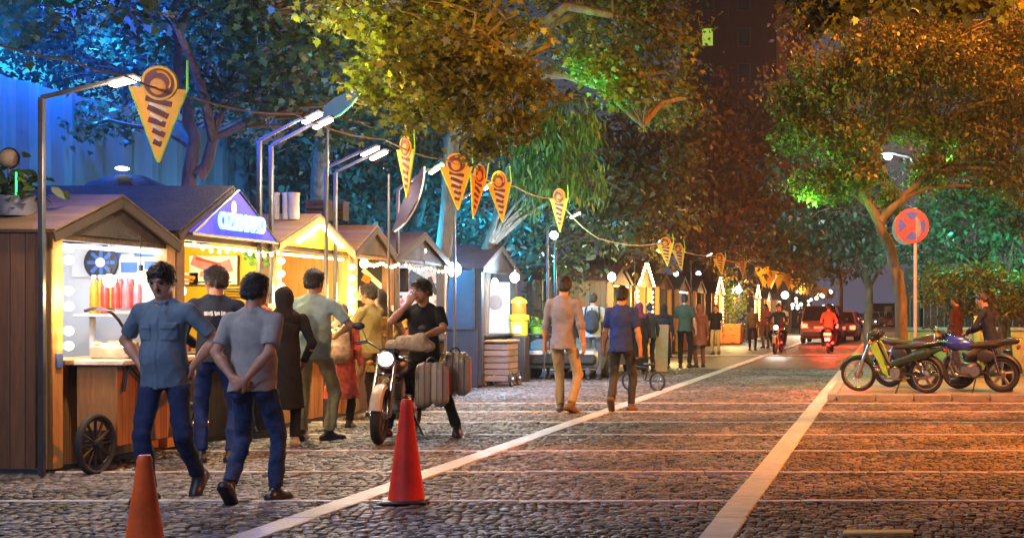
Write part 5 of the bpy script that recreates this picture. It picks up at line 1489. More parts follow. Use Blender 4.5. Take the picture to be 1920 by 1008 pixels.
b.tube([(.205, -.45, .93), (.205, -.15, .72), (.205, .05, .93)], .013, 6); b.tube([(.205, .05, .93), (.205, .25, .74), (.205, .45, .93)], .013, 6); b.tube([(.205, -.45, .93), (.205, -.52, .70)], .013, 6)
b.build('folding_bracket', BLK, ct)
b = MB(); pts = [(.27, -.60 + .0, .98)]
arc = [(-.25 + .50 * math.sin(a), .98 + .46 * math.cos(a)) for a in np.linspace(-.35, PI / 2, 10)]
for x in (.27, -.2):
    b = MB(); b.tube([(x, y_, z_) for y_, z_ in arc], .014, 6); b.build('case_rail', BLK, ct)
GLASS = bpy.data.materials.new('case_glass'); GLASS.use_nodes = True
_b = GLASS.node_tree.nodes['Principled BSDF']; _b.inputs['Transmission Weight'].default_value = 1.0; _b.inputs['Roughness'].default_value = .03; _b.inputs['IOR'].default_value = 1.02; _b.inputs['Base Color'].default_value = (.9, .95, .97, 1); _b.inputs['Specular IOR Level'].default_value = .8
vs = []; fs = []
for (y_, z_) in arc: vs += [(.265, y_, z_), (-.195, y_, z_)]
for i in range(len(arc) - 1): fs.append((i * 2, i * 2 + 1, i * 2 + 3, i * 2 + 2))
b = MB(); b.add(vs, fs); b.build('case_glass', GLASS, ct)
for k, (x, y_, w, l, h) in enumerate(((.0, -.25, .34, .36, .12), (.02, .14, .34, .28, .10), (.04, .46, .3, .24, .13))):
    o = empty('steel_tray', (-7.0 + x, 11.9 + y_, .982), 0, ('front', 'middle', 'rear')[k] + ' steel food tray on the cart counter', 'tray', 'food trays on the cart')
    b = MB(); b.box((0, 0, h / 2), (w, l, h), bev=.02); b.build('tray_body', mat('steel_tray', (.6, .6, .62), rough=.3, metal=.6), o)
    S = SDF(); S.rc((0, -l * .3, h), (0, l * .3, h), .03, .03, k=.02, fr=(np.eye(3), (4.0, 1, .8)))
    for q in range(14): S.ell((rng.uniform(-w * .36, w * .36), rng.uniform(-l * .36, l * .36), h + .012), (.04, .036, .026), k=.01)
    sdf_obj('food', S, .009, mat('food_pale', (.7, .55, .42), rough=.7, var=.4, scale=30), o)
o = empty('card_terminal', (-6.80, 12.05, .982), .4, 'small black device on the cart edge', 'device')
b = MB(); b.box((0, 0, .05), (.07, .15, .09), rot=(.4, 0, 0), bev=.012); b.build('device_body', BLP, o)
b = MB(); b.box((0, -.05, .095), (.05, .06, .006), rot=(.4, 0, 0)); b.build('display', P_WHT, o)

# wooden slat cart near the booth, juice dispenser and its stand
wc = empty('slat_cart', tuple(gp(938, 724)), 0, 'weathered slat cart on small wheels beside the dark booth', 'cart')
b = MB()
for k in range(6): b.box((0, -.26, .16 + k * .118), (.46, .03, .10), bev=.006); b.box((.22, .05, .16 + k * .118), (.03, .6, .10), bev=.006)
b.build('slats', mat('grey_wood', (.26, .23, .21), rough=.8, var=.35, scale=6, bump=.5, island=.25, stretch=(.4, .4, 4)), wc)
b = MB(); b.box((0, .04, .86), (.52, .72, .04), bev=.01); b.build('cart_top', PINE, wc)
for y_ in (-.2, .28): spoke_wheel(wc, Matrix.Translation((.27, y_, .14)), .14, .016, 8, RUB, ALU); spoke_wheel(wc, Matrix.Translation((-.22, y_, .14)), .14, .016, 8, RUB, ALU)
jd = empty('juice_stand', tuple(gp(973, 716)), 0, 'stacked yellow and orange juice dispensers on a dark stand', 'juice dispenser')
b = MB(); b.box((0, 0, .46), (.34, .34, .92), bev=.02); b.build('stand', DARK, jd)
b = MB(); b.lathe([(.15, .92), (.17, .94), (.17, 1.22), (.15, 1.24), (0, 1.24)], 20); b.build('lower_tank', P_YEL, jd)
b = MB(); b.lathe([(.19, 1.24), (.2, 1.26), (.2, 1.34), (.12, 1.36)], 20); b.build('collar', mat('lime_yellow', (.75, .8, .05), rough=.4), jd)
b = MB(); b.lathe([(.13, 1.36), (.14, 1.38), (.14, 1.58), (.12, 1.6)], 20); b.build('upper_tank', P_ORG, jd)
b = MB(); b.lathe([(.16, 1.58), (.15, 1.64), (.06, 1.7), (0, 1.71)], 20); b.build('lid', mat('lime_yellow', (.75, .8, .05)), jd)
b = MB(); b.box((.02, -.19, 1.06), (.16, .02, .16)); b.build('label_patch', P_WHT, jd)
o = empty('green_basket', tuple(gp(1002, 714) + Vector((0, .2, .96))), 0, 'bright green leafy basket beside the juice stand', 'basket')
b = MB(); b.lathe([(.12, 0), (.16, .14), (.15, .14), (.11, .01)], 16); b.build('bowl', mat('green_plastic', (.2, .5, .08), rough=.5), o)
rr_ = np.random.default_rng(8); leaf_mesh('leaves', rr_.normal(0, 1, (140, 3)) * [.12, .1, .06] + [0, 0, .2], .09, T_OVAL, 6, .1, leafmat('leaf_bright', (.2, .45, .06)), o)
tb = empty('folding_table', tuple(gp(1002, 714) + Vector((0, .2, 0))), 0, 'dark folding table under the green basket', 'table')
b = MB(); b.box((0, 0, .94), (.5, .5, .03), bev=.006); b.build('table_top', DARK, tb)
for sx in (-.2, .2):
    for sy in (-.2, .2): b = MB(); b.tube([(sx, sy, 0), (sx, sy, .93)], .014, 6); b.build('leg', STEEL, tb)

# bulb strings under the eaves, jars and cups on the counters
JARM = [mat('jar_cream', (.6, .5, .36), rough=.35), mat('jar_red', (.5, .07, .05), rough=.35), mat('jar_green', (.16, .3, .1), rough=.35), mat('jar_glass', (.3, .34, .36), rough=.12)]
for k, (y0, y1, lab) in enumerate(((13.1, 14.9, 'string of small warm bulbs under the eave of the blue sign stall'), (17.35, 18.55, 'string of small warm bulbs under the eave of the timber stall'), (18.85, 20.75, 'string of small warm bulbs under the eave of the poster stall'))):
    o = empty('bulb_string', (XF + .10, y0, 2.12), 0, lab, 'string lights', 'bulb strings under the stall eaves')
    n = 11; pts = [(0, (y1 - y0) * i / n, -.05 * math.sin(PI * ((i * 2.0 / n) % 1.0))) for i in range(n + 1)]
    b = MB(); b.tube(pts, .006, 5); b.build('cord', BLK, o)
    for p_ in pts[::1]:
        b = MB(); b.sphere((p_[0], p_[1], p_[2] - .03), (.019, .019, .025), 8); b.build('bulb', BULB_W, o)
jp = []
for mi in range(4):
    o = empty('jar', (0, 0, 0)); b = MB(); b.lathe([(0, 0), (.055, 0), (.06, .02), (.06, .13), (.045, .15)], 14); b.build('jar_body', JARM[mi], o)
    b = MB(); b.lathe([(.05, .15), (.05, .185), (0, .19)], 14); b.build('lid', BLP if mi % 2 else PINE, o); jp.append(o)
used = set(); rj = random.Random(21)
for (y0, y1, nm) in ((13.2, 14.8, 'blue sign stall'), (15.4, 16.9, 'golden stall'), (17.4, 18.5, 'timber stall'), (18.9, 20.7, 'poster stall')):
    for k in range(9):
        mi = rj.randrange(4)
        o = jp[mi] if mi not in used else copy_tree(jp[mi]); used.add(mi)
        o.location = (XF - .12 - rj.uniform(0, .3), y0 + (y1 - y0) * (k + rj.uniform(.1, .6)) / 9, .983)
        cn = ('cream', 'red', 'green', 'clear glass')[mi]
        tag(o, '%s jar standing on the counter of the %s' % (cn, nm), 'jar', '%s jars on the counter of the %s' % (cn, nm))
# ---------------------------------------------------------------- lamp posts with flood bars
def lamp_post(label, y, z1, xa, za, bars, x=XF + .02, double=False):
    root = empty('lamp_post', (x, y, 0), 0, label, 'lamp post', 'lamp posts with arms over the stall fronts')
    for k in range(2 if double else 1):
        o = Vector((0, .28 * k, 0)); zz = z1 - .02 * k
        b = MB(); b.box(o + Vector((.0, 0, zz / 2)), (.046, .046, zz), bev=.006); b.build('post', STEEL, root)
        d = Vector((xa - x, 0, za - z1)); ln = d.length; a = math.atan2(d.z, d.x)
        b = MB(); b.box(o + Vector((d.x / 2, 0, zz + d.z / 2)), (ln, .036, .036), rot=(0, -a, 0), bev=.006); b.build('arm', STEEL, root)
        b = MB(); b.box(o + Vector((d.x + .10, 0, zz + d.z + .02)), (.26, .11, .035), rot=(0, -a, 0), bev=.01); h = b.build('lamp_housing', STEEL, root)
        b = MB(); b.box(o + Vector((d.x + .105, -.004, zz + d.z - .012)), (.23, .085, .03), rot=(0, -a, 0), bev=.01); b.build('light_bar', FLOOD, h)
    return root
for i, (lab, y, z1, xa, za, dbl) in enumerate((
    ('nearest lamp post, at the corner of the first stall', 10.86, 3.22, -6.58, 3.36, False),
    ('twin lamp posts between the blue gable and the golden stall', 14.62, 3.36, -6.68, 3.62, True),
    ('twin dark lamp posts at the timber stall', 16.35, 3.24, -6.72, 3.46, True),
    ('lamp post behind the feather banner', 18.75, 3.2, -6.72, 3.5, False),
    ('lamp post at the end of the poster stall', 21.2, 3.2, -6.7, 3.5, False),
    ('lamp post above the grey parked car', 27.0, 3.2, -6.7, 3.45, False),
    ('lamp post at the first pair of far pennants', 36.2, 3.2, -6.6, 3.4, False),
    ('lamp post before the single far pennant', 46.6, 3.2, -6.6, 3.5, False),
    ('lamp post beyond the planter', 56.5, 3.2, -6.6, 3.45, False),
    ('farthest lamp post of the row', 70.5, 3.2, -6.6, 3.4, False))):
    lamp_post(lab, y, z1, xa, za, 1, double=dbl)

# ---------------------------------------------------------------- cable and pennants
def cab_z(y):
    return 3.05 + .28 * (1 - abs(((y - 8) % 13.0) / 13.0 * 2 - 1)) if y < 34 else 3.1 + .12 * math.sin(y * .35)
CXB = -5.5
CABP = [(0, 85, 7.93), (120, 113, 8.6), (240, 141, 9.2), (350, 178, 10.0), (550, 214, 11.85), (720, 262, 14.0), (840, 300, 16), (960, 350, 18.9), (1045, 372, 21.3), (1120, 447, 24.3), (1240, 455, 31), (1340, 480, 40.6), (1400, 490, 50), (1470, 512, 68), (1530, 535, 98), (1560, 546, 126)]
b = MB(); 
pts = [Vector((CXB, Y, CH + (HY - py) * Y / F)) for px, py, Y in CABP]; pts = [Vector((CXB, 6.0, pts[0].z - .06))] + pts
fine = []
for i in range(len(pts) - 1):
    for t in np.linspace(0, 1, 6)[:-1]:
        q = pts[i].lerp(pts[i + 1], float(t)); q.z -= .10 * math.sin(PI * t) * min(1, (pts[i + 1] - pts[i]).length / 4); fine.append(q)
fine.append(pts[-1])
b.tube(fine, .009, 5)
tag(b.build('overhead_cable', mat('pale_cable', (.72, .70, .68), rough=.5)), 'pale cable carrying the pennants along the street', 'cable')
PY = mat('pennant_yellow', (.92, .47, .025), rough=.55, var=.12); PM = mat('pennant_maroon', (.20, .04, .04), rough=.6, var=.4, scale=14); PO = mat('pennant_orange', (.88, .34, .03), rough=.55); PG = mat('pennant_green', (.35, .80, .10), rough=.5); PP = mat('pennant_pale', (.80, .70, .52), rough=.6)
def translucent(m, a=.35):
    nt = m.node_tree; out = nt.nodes['Material Output']; bs = nt.nodes['Principled BSDF']
    t = N(nt, 'ShaderNodeBsdfTranslucent'); L(nt, bs.inputs['Base Color'].links[0].from_socket, t.inputs[0])
    x = N(nt, 'ShaderNodeMixShader'); x.inputs[0].default_value = a
    L(nt, bs.outputs[0], x.inputs[1]); L(nt, t.outputs[0], x.inputs[2]); L(nt, x.outputs[0], out.inputs[0])
for m_ in (PY, PM, PO, PP): translucent(m_)
def pennant_proto():
    o = empty('pennant', (0, 0, 0)); I = Matrix()
    b = MB(); b.prism([(-.21, 0), (.21, 0), (.015, -.55), (-.015, -.55)], .012, I); b.build('cloth', PY, o)
    b = MB()
    for k in range(5):
        z = -.10 - k * .078; w = .30 * (1 + (z - .04) / .60) * .82
        for sy in (-1, 1): b.box((rng.uniform(-.01, .01), sy * .009, z), (w, .004, .042), rot=(0, .35 + rng.uniform(-.15, .15), 0))
    b.build('stripe_print', PM, o)
    b = MB()
    for k in range(4):
        z = -.14 - k * .08; w = .22 * (1 + (z - .04) / .60) * .8
        for sy in (-1, 1): b.box((rng.uniform(-.02, .02), sy * .0125, z), (w, .003, .018), rot=(0, .4 + rng.uniform(-.2, .2), 0))
    b.build('stripe_print', PP, o)
    c = (.01, 0, .035)
    MX = Matrix.Translation(c) @ Matrix.Rotation(PI / 2, 4, 'X')
    b = MB(); b.lathe([(0, -.012), (.12, -.012), (.12, .012), (0, .012)], 28, MX); dd = b.build('round_badge', PM, o)
    b = MB(); b.torus(c, .118, .016, 'y', 32, 6); b.build('ring', PY, dd)
    b = MB()
    for sy in (-1, 1): b.sphere((c[0] - .01, sy * .012, c[2] - .025), (.058, .006, .062), 14); b.torus((c[0] + .01, sy * .014, c[2] + .01), .075, .012, 'y', 18, 5, arc=(-.6, 1.9))
    b.build('cup_print', PO, dd)
    b = MB(); b.tube([(.205, 0, .22), (.205, 0, .0), (.0, 0, -.56)], .009, 5); b.tube([(-.205, 0, .0), (.0, 0, -.56)], .009, 5); b.build('edge_cord', PG, o)
    return o
pp = pennant_proto()
PENS = [(297, 9.65, 8, 'nearest pennant, beside the first flood bar'), (757, 14.6, -42, 'pennant turned edge on by the feather banner'), (853, 16.3, 6, 'pennant facing the street, right of the feather banner'), (893, 17.2, 78, 'small looking pennant folded sideways behind another'), (932, 18.1, -20, 'glowing pennant right of the folded one'), (1048, 21.4, -30, 'pennant alone before the dark willow'),
        (1246, 31.6, 5, 'left one of the pair over the bulb outlined stall'), (1272, 33.6, -25, 'right one of the pair over the bulb outlined stall'), (1349, 41.8, 10, 'lone pennant over the man in beige trousers'), (1391, 48.2, -18, 'pennant above the pole bulb')]
FARP = [(0, 55.0 + 2.1 * i + .022 * i * i) for i in range(27)]
first = True
for px, Y, ang, lab in PENS:
    o = pp if first else copy_tree(pp); first = False
    zz = min(fine, key=lambda q: abs(q.y - Y)).z
    o.location = (CXB, Y, zz + .01); o.rotation_euler = (R(rng.uniform(-9, 9)), R(rng.uniform(-11, 11)), R(ang))
    tag(o, lab, 'pennant', 'triangular pennants on the overhead cable')
# far, tiny ones without parts
fm = MB(); fm.prism([(-.36, 0), (.36, 0), (0, -.85)], .02)
fo = fm.build('pennant', PY)
for i, (px, Y) in enumerate(FARP):
    o = fo if i == 0 else copy_tree(fo)
    zz = min(fine, key=lambda q: abs(q.y - Y)).z
    o.location = (CXB + rng.uniform(-.1, .1), Y, zz); o.rotation_euler = (0, R(rng.uniform(-8, 8)), R(rng.uniform(-35, 35)))
    tag(o, 'tiny far yellow pennant in the run above the crowd', 'pennant', 'tiny far pennants above the crowd')
# feather banner
fb = empty('feather_banner', tuple(at(729, 470, 17.0) * Vector((1, 1, 0)) if False else (at(729, 470, 17.0).x, 17.0, 0)), 0, 'grey violet feather banner on a dark pole above the timber stall', 'banner')
zb = at(729, 437, 17.0).z; zt = at(729, 312, 17.0).z; w = at(794, 0, 17).x - at(729, 0, 17).x
vs = []; fs = []; n = 12
for i in range(n + 1):
    t = i / n
    # outline: a quarter leaf, tip at top right
    z = zb + (zt - zb) * t
    xr = w * (math.sin(t * PI / 2) ** .55); xl = w * t * .92
    for k in range(5):
        u = xl + (xr - xl) * k / 4
        vs.append((u, .05 * math.sin(u * 9 + z * 3), z))
for i in range(n):
    for k in range(4): fs.append((i * 5 + k, i * 5 + k + 1, i * 5 + k + 6, i * 5 + k + 5))
m0 = len(vs); vs += [(x, y + .006, z) for x, y, z in vs]; fs += [tuple(m0 + q for q in reversed(f)) for f in fs]
b = MB(); b.add(vs, fs); bm_ = mat('banner_grey', (.045, .042, .085), rough=.7, var=.2, scale=6); translucent(bm_, .4); b.build('cloth', bm_, fb)
b = MB(); b.tube([(0, 0, 0), (0, 0, zt - .1)], .017, 8); b.build('pole', STEEL, fb)
b = MB(); b.tube([(w * (math.sin(t * PI / 2) ** .55) + .008, .05 * math.sin(w * 9 + 9) * t, zb + (zt - zb) * t) for t in np.linspace(.02, 1, 14)], .012, 6); b.build('edge_rod', mat('rod_pale', (.6, .58, .62), rough=.4), fb)
# dark feather banner tip (upper): green edged banner behind the twin lamps
fb2 = empty('curved_banner', (at(612, 0, 15.6).x, 15.6, 0), 0, 'dark curved banner with a green edge above the twin lamp posts', 'banner')
arcp = [at(px, py, 15.6) - Vector((at(612, 0, 15.6).x, 15.6, 0)) for px, py in ((615, 226), (640, 214), (660, 196), (676, 172))]
b = MB(); b.tube(arcp, .011, 6); b.build('edge_rod', mat('rod_green', (.08, .5, .2), rough=.5), fb2)
top = [p + Vector((-.10 - .12 * (i == 1 or i == 2), 0, .02 + .06 * (i == 1 or i == 2))) for i, p in enumerate(arcp)]
vs = arcp + top; vs = vs + [v + Vector((0, .008, 0)) for v in vs]
b = MB(); b.add(vs, [(i, i + 1, i + 5, i + 4) for i in range(3)] + [(i + 8, i + 12, i + 13, i + 9) for i in range(3)]); b.build('cloth', DARK, fb2)
b = MB(); b.tube([Vector((arcp[0].x, 0, arcp[0].z)), Vector((arcp[0].x - .05, 0, 0))], .015, 6); b.build('pole', STEEL, fb2)
# ================================================================= the people
C = cloth
def G(px, py): v = gp(px, py); return (v.x, v.y)
hips = {'L': dict(p=(-.185, -.03, .985), pole=(-1, -.42, 0), d=(.25, -.55, -.65), n=(1, .1, 0), curl=.5), 'R': dict(p=(.185, -.03, .985), pole=(1, -.42, 0), d=(-.25, -.55, -.65), n=(-1, .1, 0), curl=.5)}
person('man in a grey blue shirt walking towards us with hands on hips', G(309, 938), 180, 1.76, 1.04, .0068,
       feet={'R': (.06, .10, 0, -.12, 0), 'L': (-.12, -.24, .075, .12, .75)}, hands=hips, head=(.06, .42), lean=.03,
       shirt=C('blue_grey', (.11, .165, .215)), trousers=C('navy', (.022, .035, .085)), shoes=mat('shoe_dark', (.02, .02, .025), rough=.4), pockets=True, buttons=True, beard=True, hem=.84)
back = {'L': dict(p=(-.055, -.19, .965), pole=(-1, -.25, -.1), d=(.85, -.12, -.35), n=(0, 1, 0), curl=.7), 'R': dict(p=(.06, -.215, .955), pole=(1, -.25, -.1), d=(-.8, -.05, -.5), n=(0, 1, 0), curl=.8)}
m2 = person('man in a grey tee shirt and jeans walking away, hands clasped behind him', G(476, 944), -4, 1.68, 1.08, .0068,
       feet={'L': (-.12, -.13, .07, .1, .8), 'R': (.10, .12, 0, -.15, 0)}, hands=back, head=(-.1, .06),
       shirt=C('warm_grey', (.30, .29, .27)), trousers=C('denim', (.035, .055, .12), var=.55), shoes=mat('shoe_dark', (.02, .02, .025)), hem=.86, collar=False)
b = MB(); b.torus((0, 0, 0), .031, .007, 'z', 18, 6, flat=1.4)
m3 = person('bearded man in a dark navy uniform with a small white print on its back', G(404, 868), 22, 1.82, 1.0, .0085,
       feet={'L': (-.12, .05, 0, .1, 0), 'R': (.13, -.04, 0, -.3, 0)}, hands={'R': dict(p=(.2, .22, 1.0), pole=(.5, -1, 0), d=(-.3, .8, .1), n=(-1, 0, 0)), 'L': dict(p=(-.18, .26, 1.05), pole=(-.5, -1, 0), d=(.2, .9, .1), n=(1, 0, 0))},
       head=(.75, .12), sleeve='long', shirt=C('dark_navy', (.022, .03, .055)), trousers=C('royal_navy', (.02, .04, .14)), shoes=mat('shoe_dark', (.02, .02, .025)), hem=.9, beard=True)
b = MB()
for (x, w_) in ((-.075, .03), (-.05, .012), (-.03, .02), (.0, .014), (.022, .026), (.05, .012), (.068, .02)): b.box((x + .015, -.152 + abs(x) * .05, 1.335), (w_, .006, rng.uniform(.026, .042)), rot=(0, rng.uniform(-.2, .2), 0))
b.build('faded_print', P_WHT, m3)
person('woman in a black headscarf and long dark coat beside the pale mint shirt', G(533, 838), 28, 1.66, .95, .0095, hair='scarf', scarf=C('black', (.018, .017, .018)), sleeve='long', shirt=C('black', (.018, .017, .018)), hem=.42, flare=.02, trousers=C('charcoal', (.03, .03, .034)), shoes=mat('shoe_white', (.5, .5, .48), rough=.5), collar=False,
       hands={'L': dict(p=(-.14, .22, 1.05), pole=(-1, -.5, 0), n=(1, 0, 0)), 'R': dict(p=(.2, .1, .92), pole=(1, -.6, 0), n=(-1, 0, 0))})
person('tall man in a pale mint shirt and khaki trousers waiting with his back to us', G(588, 827), 4, 1.86, 1.1, .0095, feet={'L': (-.13, .02, 0, .12, 0), 'R': (.15, 0, 0, -.7, 0)},
       hands={'L': dict(p=(-.16, .24, 1.08), pole=(-1, -.6, 0), n=(1, 0, 0)), 'R': dict(p=(.17, .24, 1.1), pole=(1, -.6, 0), n=(-1, 0, 0))}, head=(-.25, .05), shirt=C('mint', (.40, .54, .47)), trousers=C('khaki', (.42, .35, .18)), shoes=mat('shoe_dark', (.02, .02, .025)), hem=.84)
red = mat('cloth_red_pattern', (.50, .085, .06), rough=.85, var=.75, scale=9, bump=.2, bscale=200)
person('small figure in a red and cream patterned tunic with a striped headscarf', G(640, 803), 12, 1.5, 1.02, .011, hair='scarf', scarf=mat('cloth_striped', (.10, .085, .08), rough=.85, var=.9, scale=26, stretch=(1, 1, 6)), sleeve='long', shirt=red, hem=.42, flare=.04, trousers=C('black', (.018, .017, .018)), shoes=mat('shoe_dark', (.02, .02, .025)), collar=False)
person('man in an olive shirt and brown trousers stepping up to the counter in profile', (-6.72, 16.6), 74, 1.76, 1.0, .0105, feet={'L': (-.1, .12, 0, .1, 0), 'R': (.1, -.36, .05, -.1, .6)}, head=(.1, .05), sleeve='rolled',
       hands={'L': dict(p=(-.16, .34, 1.08), pole=(-.6, -1, 0), n=(1, 0, 0)), 'R': dict(p=(.16, .36, 1.1), pole=(.6, -1, 0), n=(-1, 0, 0))}, shirt=C('olive', (.17, .16, .07)), trousers=C('brown', (.14, .10, .07)), shoes=mat('shoe_brown', (.10, .06, .035)))
person('woman in a black scarf and dark yellow patterned vest at the timber stall', (-6.80, 17.15), 35, 1.70, 1.0, .0105, hair='scarf', scarf=C('black', (.018, .017, .018)), sleeve='long', shirt=mat('cloth_leopard', (.16, .11, .035), rough=.85, var=.95, scale=22), hem=.62, flare=.01, trousers=C('black', (.018, .017, .018)), shoes=mat('shoe_dark', (.02, .02, .025)), collar=False,
       hands={'R': dict(p=(.2, .3, 1.05), pole=(1, -.6, 0), n=(-1, 0, 0))})
person('man in a patterned cap serving at the yellow stall', (-7.02, 14.25), 150, 1.74, 1.0, .011, hair='cap', scarf=mat('cap_pattern', (.42, .26, .16), rough=.8, var=.9, scale=40), shirt=C('brick', (.3, .06, .04)), trousers=C('black', (.018, .017, .018)), shoes=mat('shoe_dark', (.02, .02, .025)))
# motorcycle with its rider
mb = motorcycle('naked motorcycle with lit headlight standing on the cobbles, beige front fender', (-5.40, 14.05, .012), 186, mat('paint_dark_red', (.10, .02, .02), rough=.3, coat=.5), 'standard', steer=6, lit=True, group=None)
rd = person('bearded man in a black tee shirt astride the motorcycle, hand at his mouth', (-5.22, 14.38), 180, 1.80, 1.08, .0085, pelvis=(0, -.02, .90),
       feet={'L': (-.42, .12, 0, .25, 0), 'R': (.38, .10, 0, -.25, 0), 'Lpole': (-.5, 1, 0), 'Rpole': (.5, 1, 0)}, lean=.06, head=(-.55, .12),
       hands={'R': dict(p=(.075, .235, 1.455), pole=(.9, .2, -1), d=(-.5, -.1, .75), n=(-.2, -1, 0), curl=.9), 'L': dict(p=(-.12, .36, 1.10), pole=(-1, -.2, -.2), d=(.7, .6, -.1), n=(0, 0, -1), curl=.5)},
       shirt=C('black', (.018, .017, .018)), trousers=C('charcoal', (.03, .03, .034)), shoes=mat('boot_black', (.016, .016, .018), rough=.35), beard=True, collar=False)
S = SDF(); S.rc((-.24, 0, 0), (.2, .02, .0), .10, .12, k=.05, fr=(np.eye(3), (1, 1, .85))); S.rc((-.1, .05, .05), (.22, 0, .06), .09, .1, k=.05); S.ell((.3, .05, -.02), (.1, .1, .08), k=.05)
o = sdf_obj('fleece_bundle', S, .012, mat('fleece_beige', (.50, .36, .22), rough=.95, var=.3, scale=18, bump=.8, bscale=70), None, folds(3, .018, .9))
o.scale = (.72, .8, .8); o.location = (-5.20, 13.86, 1.045); tag(o, 'beige fleece bundle lying over the motorcycle tank and handlebar', 'bundle')
STRP = planks('case_stripes', (.46, .36, .26), .075, 'x', rough=.3, var=.2, dark=.25)
for k, (x, y, z, r) in enumerate(((-4.99, 14.0, .60, .25), (-4.86, 14.36, .70, .12))):
    o = empty('luggage_case', (x, y, z), r, ('lower front' if k == 0 else 'upper rear') + ' striped brown ribbed luggage case slung on the motorcycle', 'case', 'luggage cases on the motorcycle')
    o.scale = (.84, .84, .9); S = SDF(); S.rc((-.10, -.02, -.17), (-.08, 0, .15), .115, .125, k=.03, fr=(np.eye(3), (1, 1.15, 1))); S.rc((.10, -.02, -.15), (.09, 0, .15), .115, .12, k=.03, fr=(np.eye(3), (1, 1.15, 1)))
    S.rc((-.1, 0, .2), (.1, 0, .2), .075, .075, k=.04)
    sdf_obj('shell', S, .014, STRP, o, lambda P: .006 * np.sin(P[:, 0] * 84))
    b = MB(); b.torus((0, 0, .275), .06, .012, 'y', 16, 6, arc=(0, PI)); b.build('handle', BLK, o)
    b = MB(); b.box((0, .0, .02), (.5, .012, .025)); b.build('strap', BLK, o) if False else None
# mid distance walkers
hang = {'L': dict(p=(-.27, .06, .87), pole=(-.35, -1, 0), d=(.05, .25, -1), n=(1, .1, 0), curl=.45), 'R': dict(p=(.27, -.03, .87), pole=(.35, -1, 0), d=(-.05, .1, -1), n=(-1, .1, 0), curl=.45)}
person('tall man in a mauve grey shirt and beige trousers walking away along the lane line', G(1057, 774), -3, 1.90, .96, .0105, feet={'L': (-.07, .10, 0, .1, 0), 'R': (.13, -.12, .03, -.35, .35)}, hands=hang, head=(.25, 0), sleeve='rolled', shirt=C('mauve', (.20, .185, .235)), trousers=C('beige', (.33, .255, .18)), shoes=mat('shoe_brown', (.10, .06, .035)), hem=.82)
person('man in a royal blue tee shirt and dark trousers walking away on the road', G(1166, 772), -2, 1.76, 1.08, .0105, feet={'L': (-.10, -.2, .10, .08, .85), 'R': (.11, .08, 0, -.12, 0)}, hands=hang, shirt=C('royal_blue', (.025, .045, .21)), trousers=C('dark_grey', (.05, .048, .05)), shoes=mat('shoe_brown', (.10, .06, .035)), hem=.84, collar=False)
pb = person('young man in light blue wearing a dark backpack, half hidden by the mauve shirt', G(1112, 712), 5, 1.80, 1.0, .016, shirt=C('light_blue', (.36, .46, .56)), trousers=C('denim_grey', (.10, .115, .15)), shoes=mat('shoe_dark', (.02, .02, .025)))
def backpack(label, owner, m, sc=1.0, strap=None):
    o = empty('backpack', owner.location, owner.rotation_euler.z, label, 'backpack'); o.scale = owner.scale
    S = SDF(); S.rc((0, -.205, 1.06), (0, -.195, 1.30), .125 * sc, .11 * sc, k=.03, fr=(np.eye(3), (1.15, .72, 1))); S.rc((0, -.275, 1.05), (0, -.27, 1.14), .08 * sc, .075 * sc, k=.02, fr=(np.eye(3), (1.15, .6, 1)))
    sdf_obj('bag_body', S, .014, m, o, folds(4, .006))
    for sx in (-1, 1):
        b = MB(); b.tube([(sx * .10, -.16, 1.08), (sx * .15, -.135, 1.25), (sx * .13, -.10, 1.44), (sx * .115, .03, 1.475), (sx * .12, .12, 1.40)], .016, 6); b.build('strap', strap or m, o)
    b = MB(); b.torus((0, -.17, 1.41), .04, .009, 'x', 14, 6); b.build('loop_handle', strap or m, o)
    return o
backpack('dark blue backpack on the young man in light blue', pb, C('pack_blue', (.035, .05, .075)))
kid = [o for o in scene.objects if o.get('label', '').startswith('small figure')][0]
backpack('tan and red patterned backpack on the small figure in the red tunic', kid, mat('pack_tan', (.48, .30, .20), rough=.8, var=.6, scale=11), 1.15, C('pack_strap', (.03, .028, .028)))
BK = C('black', (.018, .017, .018)); SD = mat('shoe_dark', (.02, .02, .025))
